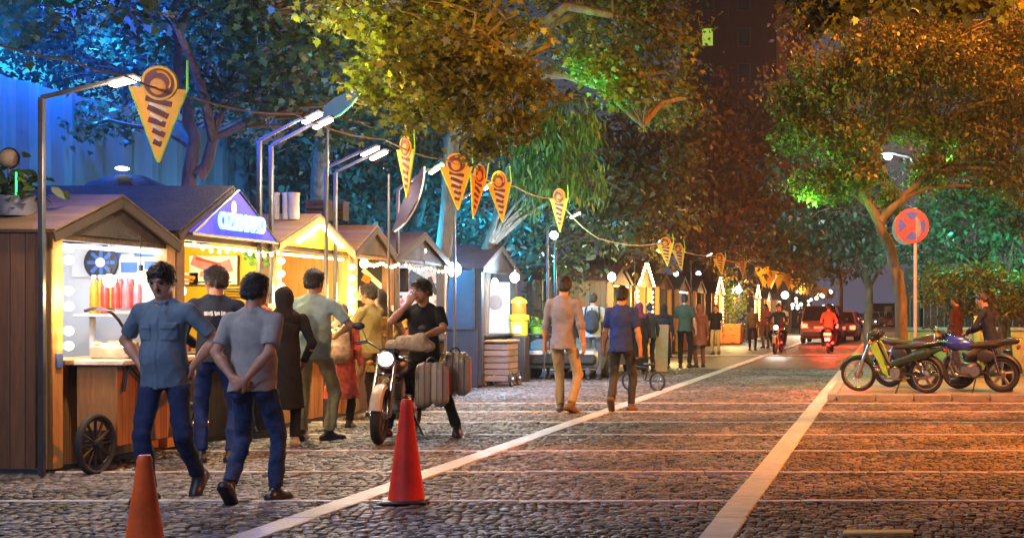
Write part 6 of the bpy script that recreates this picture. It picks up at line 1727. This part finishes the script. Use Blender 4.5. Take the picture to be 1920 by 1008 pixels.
far_people = [
    ('woman in a plum headscarf and black robe beside the royal blue tee shirt', G(1199, 702), 20, 1.62, dict(hair='scarf', scarf=C('plum', (.12, .03, .07)), sleeve='long', shirt=BK, hem=.12, flare=.03, trousers=BK, shoes=SD, collar=False)),
    ('person in dark grey clothes holding a pale phone', G(1218, 698), 40, 1.62, dict(sleeve='long', shirt=C('grey_navy', (.035, .045, .06)), trousers=C('charcoal', (.03, .03, .034)), shoes=SD, hands={'L': dict(p=(-.1, .32, 1.12), pole=(-1, -.5, 0), n=(1, 0, 0))})),
    ('person in a black coat just behind the pale upright board', G(1245, 690), 10, 1.60, dict(hair='scarf', scarf=BK, sleeve='long', shirt=C('ink_blue', (.02, .024, .045)), hem=.3, flare=.02, trousers=BK, shoes=SD, collar=False)),
    ('broad man in a dark green tee shirt and black trousers with his back to us', G(1284, 689), 0, 1.86, dict(shirt=C('dark_green', (.04, .075, .065)), trousers=BK, shoes=SD, hair='short', hands=hang)),
    ('slim person in rust coloured clothes right of the dark green tee shirt', G(1312, 688), 30, 1.60, dict(sleeve='long', hair='scarf', scarf=C('rust', (.24, .08, .05)), shirt=C('rust', (.24, .08, .05)), hem=.6, trousers=C('dull_red', (.16, .05, .04)), shoes=SD, collar=False)),
    ('man in a black tee shirt and cream trousers on the yellow lit ground', G(1342, 664), 175, 1.66, dict(g=1.12, shirt=BK, trousers=C('cream', (.55, .44, .26)), shoes=mat('shoe_brown', (.1, .06, .035)), hands=hang)),
    ('slim man in an olive top beside the third bulb outlined stall', G(1411, 656), 190, 1.64, dict(sleeve='long', shirt=C('olive_far', (.20, .17, .08)), trousers=C('charcoal', (.03, .03, .034)), shoes=SD)),
    ('person in a salmon pink top behind the oncoming motorcycle', G(1436, 652), 160, 1.72, dict(g=1.1, shirt=C('salmon', (.55, .17, .14)), trousers=C('pink_grey', (.3, .2, .19)), shoes=SD)),
    ('person in dark blue at the edge of the far crowd', (-9.0 + 1.9, 62), 10, 1.72, dict(shirt=C('ink_blue', (.02, .024, .045)), trousers=BK, shoes=SD)),
    ('person in a maroon top deep in the far crowd', (-6.4, 68), 170, 1.66, dict(shirt=C('maroon', (.2, .03, .03)), trousers=BK, shoes=SD)),
    ('person in a pale top deep in the far crowd', (-6.0, 74), 10, 1.74, dict(shirt=C('pale_far', (.5, .45, .4)), trousers=C('denim', (.035, .055, .12)), shoes=SD)),
    ('person in black deep in the far crowd', (-5.4, 80), 10, 1.7, dict(shirt=BK, trousers=BK, shoes=SD, hair='scarf', scarf=BK)),
    ('person in a red top farthest up the street', (-5.0, 88), 170, 1.72, dict(shirt=C('red_far', (.42, .05, .04)), trousers=BK, shoes=SD)),
]
for lab, pos, face, H, kw in far_people:
    Y = pos[1]
    kw = dict(kw); kw.setdefault('g', 1.0)
    person(lab, pos, face, H, res=.017 if Y < 36 else (.024 if Y < 56 else .032), group=None, **kw)
# oncoming motorcycle and rider, red scooter with two riders
om = motorcycle('oncoming dark motorcycle with lit headlight on the lane line', (gp(1456, 664).x, gp(1456, 664).y + .6, 0), 176, mat('paint_black', (.02, .02, .022), rough=.3), 'standard', lit=True, simple=True, group='motorcycles riding on the road')
person('rider in a dark jacket on the oncoming motorcycle', (om.location.x, om.location.y + .32), 178, 1.74, 1.05, .022, pelvis=(0, 0, .88), feet={'L': (-.2, .12, .25, .1, 0), 'R': (.2, .12, .25, -.1, 0), 'Lpole': (-.5, 1, .2), 'Rpole': (.5, 1, .2)}, lean=.12,
       hands={'L': dict(p=(-.33, .50, 1.06), pole=(-1, -.3, -.6), d=(0, 1, -.2), n=(0, 0, -1), curl=.9), 'R': dict(p=(.33, .50, 1.06), pole=(1, -.3, -.6), d=(0, 1, -.2), n=(0, 0, -1), curl=.9)}, sleeve='long', shirt=C('grey_navy', (.035, .045, .06)), trousers=BK, shoes=SD)
RS = mat('paint_red', (.55, .03, .02), rough=.3, coat=.6)
rs = motorcycle('red scooter seen from behind with glowing tail light, carrying two riders', (gp(1555, 662).x, gp(1555, 662).y + .6, 0), -3, RS, 'scooter', tail=True, simple=True, group='motorcycles riding on the road')
for k, (yy_, lab, cl, pz) in enumerate(((-.55, 'rear rider in an orange top on the red scooter', C('orange_top', (.30, .12, .05)), .90), (-.12, 'front rider in dark clothes steering the red scooter', BK, .87))):
    person(lab, (rs.location.x + (.03 if k else -.03), rs.location.y + yy_), -3, 1.72, 1.1, .022, pelvis=(0, 0, pz), feet={'L': (-.2, .16, .24, .1, 0), 'R': (.2, .16, .24, -.1, 0), 'Lpole': (-.5, 1, .2), 'Rpole': (.5, 1, .2)}, lean=.06, sleeve='long' if k else 'short', shirt=cl, trousers=BK, shoes=SD,
           hands={'L': dict(p=(-.3, .42, 1.04), pole=(-1, -.3, -.6), d=(0, 1, -.2), n=(0, 0, -1), curl=.9), 'R': dict(p=(.3, .42, 1.04), pole=(1, -.3, -.6), d=(0, 1, -.2), n=(0, 0, -1), curl=.9)} if k else {'L': dict(p=(-.14, .3, 1.0), pole=(-1, -.3, -.6), n=(1, 0, 0)), 'R': dict(p=(.14, .3, 1.0), pole=(1, -.3, -.6), n=(-1, 0, 0))})
# cars
car('red brown car with red tail lamps, left of the red scooter', (gp(1541, 644).x, gp(1541, 644).y + 1.9, 0), -2, mat('paint_taupe', (.24, .09, .06), rough=.3, metal=.4, coat=.6), 'suv', lit_tail=True)
car('red car with lit tail lamps, right of the red scooter', (gp(1577, 639).x, gp(1577, 639).y + 1.9, 0), -2, mat('paint_red_car', (.45, .05, .03), rough=.3, coat=.6), 'hatch', lit_tail=True)
car('far car with bright lamps and white plate light near the right pavement', (gp(1634, 614).x, gp(1634, 614).y, 0), 178, mat('paint_white_car', (.5, .48, .46), rough=.3, coat=.6), 'sedan', lit_head=True)
car('far red car parked by the right pavement', (gp(1660, 613).x, gp(1660, 613).y - 3, 0), 178, mat('paint_red_car', (.45, .05, .03)), 'hatch', lit_head=False)
car('farthest car, a dark sedan in the middle of the road', (gp(1598, 608).x, gp(1598, 608).y, 0), 0, mat('paint_grey_car', (.12, .12, .13), rough=.3, coat=.6), 'sedan', lit_tail=True)
car('grey green parked car facing us between the juice stand and the backpack', (-6.75, 28.4, 0), 180, mat('paint_grey_green', (.20, .26, .26), rough=.3, metal=.3, coat=.6), 'hatch', group=None)
# parked motorcycles on the right
LIME = mat('paint_lime', (.26, .48, .04), rough=.3, coat=.5); DGR = mat('paint_dark_green', (.015, .04, .02), rough=.3, coat=.5)
motorcycle('white and lime green moped with spoked wheels parked on the kerb', (gp(1674, 738).x * .935, 20.85, .096), 66, LIME, 'moped', steer=14, lean=-4, group='motorcycles parked on the right', trim=DGR, shield=LIME)
motorcycle('dark brown motorcycle with an added lit tail lamp parked behind the lime moped', (.62, 22.1, .096), 246, mat('paint_brown', (.05, .03, .025), rough=.35), 'standard', steer=10, lean=4, tail=True, group='motorcycles parked on the right')  # tail lamp lit only to account for the red on the lane line
motorcycle('motorcycle with a bright blue tank parked farthest right', (1.22, 21.0, .096), 78, mat('paint_blue', (.02, .05, .55), rough=.22, coat=.8), 'standard', steer=12, lean=-4, group='motorcycles parked on the right')
person('man in dark clothes sitting sideways on the blue tanked motorcycle', (1.72, 21.25), 70, 1.72, 1.0, .014, pelvis=(0, 0, .86), z0=.096, feet={'L': (-.12, .52, .12, .1, 0), 'R': (.13, .5, .1, -.1, 0)}, lean=.22, head=(0, .2), sleeve='long', shirt=C('ink_blue', (.02, .024, .045)), trousers=C('brown_grey', (.09, .075, .06)), shoes=SD,
       hands={'L': dict(p=(-.12, .40, .98), pole=(-1, -.3, -.6), n=(0, 0, -1)), 'R': dict(p=(.12, .42, .98), pole=(1, -.3, -.6), n=(0, 0, -1))})
person('man in a dark maroon jacket standing behind the parked motorcycles', (1.36, 25.6), 60, 1.66, 1.05, .016, z0=.096, sleeve='long', shirt=C('maroon_dark', (.07, .02, .02)), trousers=BK, shoes=SD)
bo = empty('bollard', (at(1888, 0, 21.2).x, 21.2, .096), 0, 'dark square topped bollard at the end of the parked motorcycles', 'bollard')
b = MB(); b.lathe([(.10, 0), (.105, .03), (.09, .06), (.088, .60), (.095, .62), (.08, .68), (0, .69)], 16); b.build('post', BLK, bo)
b = MB(); b.lathe([(.093, .50), (.093, .56)], 16, caps=False); b.build('band', STEEL, bo)
# no stopping sign
sg = empty('road_sign', (at(1716, 0, 23.4).x, 23.4, .09), 0, 'round red and blue no stopping sign on a pale pole', 'road sign')
b = MB(); b.tube([(0, 0, 0), (0, 0, 3.22)], .032, 10); b.build('pole', mat('pole_pale', (.44, .40, .36), rough=.5, metal=.2, var=.2), sg)
MS = Matrix.Translation((-.06, -.05, 2.885)) @ Matrix.Rotation(.18, 4, 'Z') @ Matrix.Rotation(PI / 2, 4, 'X')
b = MB(); b.lathe([(0, -.008), (.315, -.008), (.318, 0), (.315, .008), (0, .008)], 40, MS); b.build('disc', mat('sign_red', (.55, .035, .03), rough=.4, var=.1), sg)
SB = mat('sign_blue', (.035, .06, .55), rough=.4)
for k in range(4):
    a0 = k * PI / 2
    b = MB(); pts = []
    r1 = .262
    aa = np.linspace(-PI / 4 + .22, PI / 4 - .22, 8)
    poly = [(.085, 0)] + [(r1 * math.cos(a), r1 * math.sin(a)) for a in aa]
    vs = [MS @ Vector((x * math.cos(a0) - y * math.sin(a0), x * math.sin(a0) + y * math.cos(a0), z)) for z in (.008, .0125) for x, y in poly]
    n = len(poly); b.add(vs, [tuple(range(n)), tuple(range(2 * n - 1, n - 1, -1))] + [(i, (i + 1) % n, (i + 1) % n + n, i + n) for i in range(n)]); b.build('blue_field', SB, sg)
MS2 = Matrix.Translation((-.16, .055, 2.84)) @ Matrix.Rotation(-.5, 4, 'Z') @ Matrix.Rotation(PI / 2, 4, 'X')
b = MB(); b.lathe([(0, -.008), (.30, -.008), (.30, .008), (0, .008)], 36, MS2); b.build('second_disc', mat('sign_back', (.34, .27, .2), rough=.5, metal=.3), sg)
b = MB(); b.box((0, .0, 2.885), (.08, .06, .05)); b.box((0, .02, 2.8), (.08, .09, .05)); b.build('bracket', STEEL, sg)
# cones
cone('bright orange plastic cone cut by the bottom edge of the picture', (at(271, 0, 7.3).x, 7.3, .012), .575, CONE_O, .108)
cone('tall red rubber cone on a black base by the lane line', (gp(762, 945).x, gp(762, 945).y, .012), .755, CONE_M, .128)
# upright board, small bicycle, planter, poles
ub = empty('upright_board', tuple(gp(1240, 697)), .25, 'pale upright display board standing on the ground before the crowd', 'display board')
b = MB(); b.box((0, 0, .56), (.30, .20, 1.10), rot=(0, .03, 0), bev=.01); b.build('board_body', mat('board_tan', (.42, .32, .28), rough=.6, var=.15), ub)
b = MB(); b.box((-.165, -.08, .45), (.05, .03, .88), bev=.006); b.build('white_edge', P_WHT, ub)
bc = empty('child_bicycle', (gp(1200, 735).x, gp(1200, 735).y + .3, 0), R(60), 'small dark child bicycle right of the man in royal blue', 'bicycle')
for y_ in (-.32, .32):
    b = MB(); b.torus((0, y_, .18), .16, .02, 'x', 24, 8); w_ = b.build('wheel', RUB, bc)
    b = MB()
    for k in range(10): b.tube([(0, y_, .18), (0, y_ + .15 * math.cos(k * PI / 5), .18 + .15 * math.sin(k * PI / 5))], .004, 4)
    b.build('spokes', CHR, w_)
b = MB(); b.tube([(0, -.32, .18), (0, -.05, .2), (0, .24, .42), (0, .32, .18)], .014, 6); b.tube([(0, -.05, .2), (0, -.12, .46)], .014, 6); b.tube([(0, -.12, .42), (0, .22, .44)], .014, 6); b.tube([(0, .24, .42), (0, .2, .58)], .012, 6); b.build('frame', BLK, bc)
b = MB(); b.box((0, -.13, .48), (.11, .2, .04), bev=.015); b.build('saddle', VNL, bc)
b = MB(); b.tube([(-.2, .16, .6), (0, .2, .58), (.2, .16, .6)], .012, 6); b.build('handlebar', BLK, bc)
pt = empty('planter', (at(1368, 0, 57).x, 57, 0), 0, 'orange planter box with a tall yellow green bush by the far stalls', 'planter')
b = MB(); b.box((0, 0, .45), (1.1, 1.1, .9), bev=.04); b.build('box', mat('planter_orange', (.55, .2, .05), rough=.6), pt)
rr_ = np.random.default_rng(9); leaf_mesh('bush', rr_.normal(0, 1, (1400, 3)) * [.36, .36, .55] + [0, 0, 1.7], .16, T_OVAL, 7, .1, leafmat('leaf_yellow_green', (.30, .38, .05)), pt)
lp = empty('lamp_pole', (at(1385, 0, 60).x, 60.1, 0), 0, 'slim dark pole holding the white bulb beyond the planter', 'lamp post')
b = MB(); b.tube([(0, 0, 0), (0, 0, 2.75), (0, -.12, 2.8)], .05, 8); b.build('post', STEEL, lp)
sl = empty('street_lamp', (.75, 30.5, .09), 0, 'dark street lamp pole with a white lamp shining through the round crown', 'street lamp')
b = MB(); b.tube([(0, 0, 0), (0, 0, 4.6), (-.2, 0, 5.0), (-.65, 0, 5.1)], [.09, .07, .05, .04], 10); b.build('pole', BLK, sl)
b = MB(); b.box((-.75, 0, 5.09), (.4, .2, .06), bev=.02); hh = b.build('lamp_head', STEEL, sl)
b = MB(); b.sphere((-.75, -.02, 5.0), (.10, .09, .06), 12); b.build('lamp_glass', emit('street_lamp_white', (.85, .93, 1), 40), hh)
for lab, px, py, Y, r in (('white yard lamp glowing between the trees, left of the mauve shirt', 1040, 441, 27.5, .09), ('small yard lamp under the dark tree, left one of a close pair', 1016, 478, 33, .07), ('small yard lamp under the dark tree, right one of a close pair', 1038, 484, 33, .09),
                          ('greenish lamp behind the far pennants', 1310, 513, 60, .11), ('white lamp above the crowd at the end of the street', 1472, 553, 75, .22), ('small white lamp left of the greenish one', 1268, 513, 50, .10)):
    q = at(px, py, Y); o = empty('yard_lamp', (q.x, q.y, 0), 0, lab, 'lamp', 'small lamps among the trees')
    b = MB(); b.sphere((0, -.06, q.z), (r, r, r), 12); b.build('globe', emit('yard_lamp_white', (.8, .95, 1), 16), o)
    b = MB(); b.tube([(0, .04, 0), (0, .04, q.z)], .03, 6); b.build('pole', BLK, o)
rr2 = random.Random(11)
first = None
for i in range(30):
    px = rr2.uniform(1478, 1560); Y = rr2.uniform(85, 125); q = at(px, rr2.uniform(545, 578), Y)
    if first is None:
        b = MB(); b.sphere((0, 0, 0), (.13, .13, .13), 8); first = o = b.build('string_bulb', emit('string_bulb', (1, .82, .6), 5))
    else: o = copy_tree(first)
    o.location = q; tag(o, 'small bright bulb of the distant lights over the end of the street', 'bulb', 'distant bulbs over the end of the street')

# thin night air
hz = MB(); hz.box((-4, 130, 27), (90, 300, 57)); ho = hz.build('haze', None, smooth=False); tag(ho, kind='stuff')
hm_ = bpy.data.materials.new('night_haze'); hm_.use_nodes = True; hn_ = hm_.node_tree
hn_.nodes.remove(hn_.nodes['Principled BSDF'])
pv = hn_.nodes.new('ShaderNodeVolumePrincipled'); pv.inputs['Color'].default_value = (.85, .88, .95, 1); pv.inputs['Density'].default_value = .0007
hn_.links.new(pv.outputs[0], hn_.nodes['Material Output'].inputs['Volume']); ho.data.materials.append(hm_)
# ================================================================= light
w = bpy.data.worlds.new('World'); scene.world = w; w.use_nodes = True
nt = w.node_tree; bg = nt.nodes['Background']
sky = nt.nodes.new('ShaderNodeTexSky'); sky.sky_type = 'NISHITA'; sky.sun_disc = False
sky.sun_elevation = R(-3.0); sky.sun_rotation = R(0); sky.air_density = 1.5; sky.dust_density = 2.0
tn = nt.nodes.new('ShaderNodeMix'); tn.data_type = 'RGBA'; tn.blend_type = 'MULTIPLY'; tn.inputs[0].default_value = 1.0; tn.inputs[7].default_value = (.55, .66, 1.15, 1)
nt.links.new(sky.outputs[0], tn.inputs[6])
# city glow low over the horizon
tcw = nt.nodes.new('ShaderNodeTexCoord'); sx = nt.nodes.new('ShaderNodeSeparateXYZ'); nt.links.new(tcw.outputs['Generated'], sx.inputs[0])
rmp = nt.nodes.new('ShaderNodeValToRGB'); nt.links.new(sx.outputs['Z'], rmp.inputs[0])
e = rmp.color_ramp.elements; e[0].position = 0.0; e[0].color = (.42, .42, .62, 1); e[1].position = .35; e[1].color = (.008, .008, .02, 1)
k = e.new(.10); k.color = (.22, .23, .38, 1)
ad = nt.nodes.new('ShaderNodeMix'); ad.data_type = 'RGBA'; ad.blend_type = 'ADD'; ad.inputs[0].default_value = 1.0
nt.links.new(tn.outputs[2], ad.inputs[6]); nt.links.new(rmp.outputs[0], ad.inputs[7]); nt.links.new(ad.outputs[2], bg.inputs[0]); bg.inputs[1].default_value = .22
moon = lamp('SUN', (0, 0, 30), (.6, .7, 1), .008, rot=(R(50), 0, R(150))); moon.data.angle = R(.5)
SOD = (1.0, .40, .07)
# sodium street lamps: one over the right side just out of the frame, others up the street, added canopy floods between
lamp('SPOT', (4.8, 14.0, 8.6), (1.0, .25, .015), 12500, .35, spot=120, target=(2.4, 17.5, 0), blend=.7)
lamp('SPOT', (.2, -2.0, 3.2), (1.0, .46, .04), 19000, .2, spot=24, target=(-4.8, 14.5, 6.9), blend=.7)  # added narrow flood behind the camera, tints the canopy orange
lamp('SPOT', (-5.9, 13.2, 3.7), (.5, 1.0, .05), 70, .1, spot=120, target=(-5.0, 14.8, 6))  # added green up-light for the lower canopy
lamp('SPOT', (-7.2, 14.0, 3.6), (.08, .70, .60), 170, .1, spot=110, target=(-6.4, 15.8, 6))  # added teal up-light for the lower canopy
lamp('SPOT', (2.4, 21.0, 10.5), (1.0, .28, .03), 7000, .3, spot=80, target=(.3, 24, 5.2), blend=.6)
lamp('POINT', (-1.0, 36, 9.5), (1.0, .36, .07), 1900, .35)
lamp('POINT', (-1.0, 62, 9.5), (1.0, .45, .12), 2200, .35)
lamp('POINT', (-2.5, 98, 12), (1.0, .40, .12), 2600, .5)
# unseen cool floods, added for the near men where the lamp row would run on
for (x, y, z, c_, p_) in ((-6.3, 6.6, 3.3, (.42, .55, 1.0), 210), (-5.9, 3.6, 3.4, (.50, .62, 1.0), 290), (-3.4, 3.0, 3.6, (.9, .8, 1.0), 50)):
    lamp('SPOT', (x, y, z), c_, p_ * 1.0, .10, spot=168, target=(x + 1.2, y + 4, 0), blend=.25)
lamp('SPOT', (2.0, 11.6, 4.2), (1.0, .55, .06), 1100, .2, spot=110, target=(.2, 14.4, 5.1))  # added yellow lamp out of frame for the top right leaves
lamp('POINT', (-6.0, 8.2, 3.3), (1.0, .72, .4), 60, .08)  # added warm lamp out of frame to brighten the nearest pennant
lamp('SPOT', (2.9, 17.0, 5.0), (.75, .85, 1.0), 300, .12, spot=100, target=(1.7, 21.6, .8), blend=.6)  # unseen cool lamp added on the right for sign and parked motorcycles
# coloured flood lamps on the yard side (blue and teal) and green up-lights in the trees, added yellow ones between
lamp('SPOT', (-12.9, 15.0, 4.4), (.01, .12, 1.0), 5000, .15, spot=160, target=(-16.5, 21, 9.5))
lamp('SPOT', (-13.2, 24.0, 4.2), (.0, .40, .75), 3000, .15, spot=160, target=(-16.5, 27, 8.5))
lamp('POINT', (-11.3, 18.2, 5.4), (.01, .16, 1.0), 1500, .15)
lamp('SPOT', (-9.9, 12.6, 2.4), (.01, .18, .9), 110, .15, spot=150, target=(-12, 15, 3.2))
lamp('SPOT', (-10.3, 19.0, 1.6), (.0, .42, .66), 210, .12, spot=150, target=(-12.2, 21.5, 3.0))
lamp('SPOT', (-10.4, 27.0, 1.4), (.0, .46, .66), 330, .12, spot=150, target=(-12.2, 29.5, 3.4))
lamp('SPOT', (-7.3, 10.4, 3.4), (.01, .45, 1.0), 9000, .1, spot=56, target=(-7.8, 12.4, 6.4))
lamp('SPOT', (-8.3, 12.6, 3.6), (.03, .10, 1.0), 600, .1, spot=120, target=(-8.0, 17.5, 7.2))
lamp('POINT', (-8.8, 22.9, 2.6), (.01, .36, .75), 600, .1)
lamp('POINT', (-8.6, 27.4, 2.4), (.01, .36, .75), 800, .1)
lamp('SPOT', (-6.0, 17.5, 3.6), (.35, 1.0, .05), 650, .1, spot=120, target=(-5.4, 22, 6.2))
lamp('SPOT', (-6.4, 16.2, 3.7), (1.0, .66, .05), 330, .1, spot=130, target=(-5.0, 15.2, 6))  # added yellow up-light for the canopy over the pennants
lamp('SPOT', (-6.3, 12.8, 3.6), (1.0, .72, .05), 190, .1, spot=120, target=(-5.0, 14.8, 5.4))  # second added yellow up-light for the same canopy
lamp('SPOT', (-6.2, 20.6, 3.9), (.06, 1.0, .10), 900, .1, spot=42, target=(-4.75, 21.6, 5.5))
lamp('SPOT', (-5.2, 21.6, 1.4), (.04, 1.0, .25), 520, .1, spot=55, target=(-6.1, 24, 4.6))
lamp('SPOT', (-6.9, 12.2, 3.1), (.35, 1.0, .08), 260, .1, spot=60, target=(-5.6, 14.6, 5))
lamp('SPOT', (-2.0, 22.4, 2.2), (.14, 1.0, .06), 420, .1, spot=70, target=(-1.1, 24.0, 4.3))
for q_ in ((.55, 24.9, 3.95), (-.75, 24.8, 4.1), (-1.5, 23.9, 3.5), (1.2, 24.8, 4.3)):
    lamp('POINT', q_, (.20, 1.0, .08), 105, .1)
lamp('POINT', (-.05, 30.3, 4.85), (.75, .9, 1.0), 260, .1)
lamp('POINT', (2.6, 26.4, 2.6), (.05, .75, .45), 110, .1)
lamp('POINT', (1.3, 26.6, 3.0), (.06, .8, .42), 90, .1)
lamp('POINT', (-.4, 29.5, 2.6), (.05, .7, .5), 80, .1)
lamp('POINT', (2.4, 28.2, 1.6), (1.0, .6, .1), 50, .1)
# the stalls' own lamps
lamp('AREA', (-7.35, 11.95, 1.98), (.75, .86, 1.0), 24, 1.4, rot=(0, R(-20), R(90)), size_y=.06)
lamp('POINT', (-8.0, 12.0, 1.9), (.75, .86, 1.0), 20, .08)
lamp('POINT', (-7.05, 11.1, 1.55), (1.0, .60, .2), 34, .1)
lamp('POINT', (-7.6, 13.9, 2.0), (1.0, .78, .35), 75, .08)
lamp('POINT', (-7.0, 15.2, 1.6), (1.0, .62, .2), 130, .1)
lamp('POINT', (-7.0, 17.05, 1.6), (1.0, .62, .2), 130, .1)
lamp('POINT', (-7.7, 16.2, 1.9), (1.0, .66, .22), 60, .08)
lamp('POINT', (-7.08, 16.12, 2.38), (1.0, .7, .3), 8, .06)
lamp('POINT', tuple(at(683, 494, 17.9) + Vector((0, -.1, 0))), (1.0, .65, .3), 18, .06)
lamp('POINT', (-8.0, 19.8, 2.0), (.8, .88, 1.0), 34, .06)
lamp('POINT', tuple(at(852, 505, 21.4) + Vector((.12, -.14, 0))), (.45, .70, 1.0), 270, .1)
lamp('POINT', tuple(at(965, 520, 24.4) + Vector((.1, -.12, 0))), (.48, .72, 1.0), 300, .08)
lamp('POINT', (-7.9, 24.8, 2.0), (.8, .9, 1.0), 40, .06)
lamp('POINT', (-7.9, 32.2, 2.0), (1.0, .7, .2), 90, .08)
lamp('POINT', tuple(at(1147, 519, 30.6) + Vector((.1, -.14, 0))), (.9, 1.0, .8), 110, .1)
for y in (37.8, 54.4, 70.2):
    lamp('POINT', (-6.6, y, 1.9), (1.0, .62, .2), 520, .12)
lamp('POINT', tuple(at(1385, 543, 60) + Vector((.2, -.2, 0))), (.9, .95, 1.0), 300, .12)
lamp('POINT', (-7.8, 77, 2.0), (1.0, .7, .3), 150, .1)
lamp('POINT', (-5.2, 80, 2.8), (1.0, .78, .5), 1500, .3)
# flood bars
for (x, y, z, p_) in ((-6.42, 10.75, 3.24, 170), (-6.5, 14.5, 3.5, 190), (-6.5, 14.85, 3.5, 60), (-6.5, 16.4, 3.34, 180), (-6.5, 18.6, 3.36, 180), (-6.45, 21.0, 3.38, 180), (-6.45, 26.9, 3.28, 160), (-6.4, 36.0, 3.3, 90), (-6.4, 46.4, 3.4, 90), (-6.4, 56.3, 3.3, 90)):
    lamp('SPOT', (x, y, z), (1.0, .76, .52), p_ * .8, .08, spot=150, target=(x + .35, y - .2, 0), blend=.5)
    lamp('POINT', (x, y, z - .05), (1.0, .74, .5), p_ * .28, .06)
# headlight and tail lamps, and an added red spot on the lane line
lamp('SPOT', (-.60, 22.7, .72), (1, .012, .008), 420, .05, spot=95, target=(-1.15, 22.0, 0))  # added red spot beside the parked motorcycles, reddens the lane line
lamp('SPOT', (-5.2, 13.35, .88), (1, .95, .85), 40, .06, spot=70, target=(-5.0, 11, .3))
lamp('POINT', (rs.location.x, rs.location.y - 1.25, .62), (1, .03, .02), 420, .08)
lamp('SPOT', (om.location.x, om.location.y - 1.0, .85), (1, .93, .8), 90, .08, spot=70, target=(om.location.x, om.location.y - 6, .2))
for (px, py) in ((1528, 610), (1560, 608), (1597, 607)):
    q = at(px, py, 54); lamp('POINT', tuple(q), (1, .06, .03), 130, .08)

vs_ = scene.view_settings
vs_.view_transform = 'Standard'; vs_.look = 'None'; vs_.exposure = 0.25; vs_.gamma = 1.0; vs_.use_curve_mapping = False
scene.cycles.use_denoising = True
scene.cycles.max_bounces = 5; scene.cycles.diffuse_bounces = 2; scene.cycles.glossy_bounces = 2; scene.cycles.transmission_bounces = 4; scene.cycles.transparent_max_bounces = 4
scene.cycles.sample_clamp_indirect = 4.0; scene.cycles.sample_clamp_direct = 0.0
scene.cycles.use_light_tree = True
scene.cycles.caustics_reflective = False; scene.cycles.caustics_refractive = False
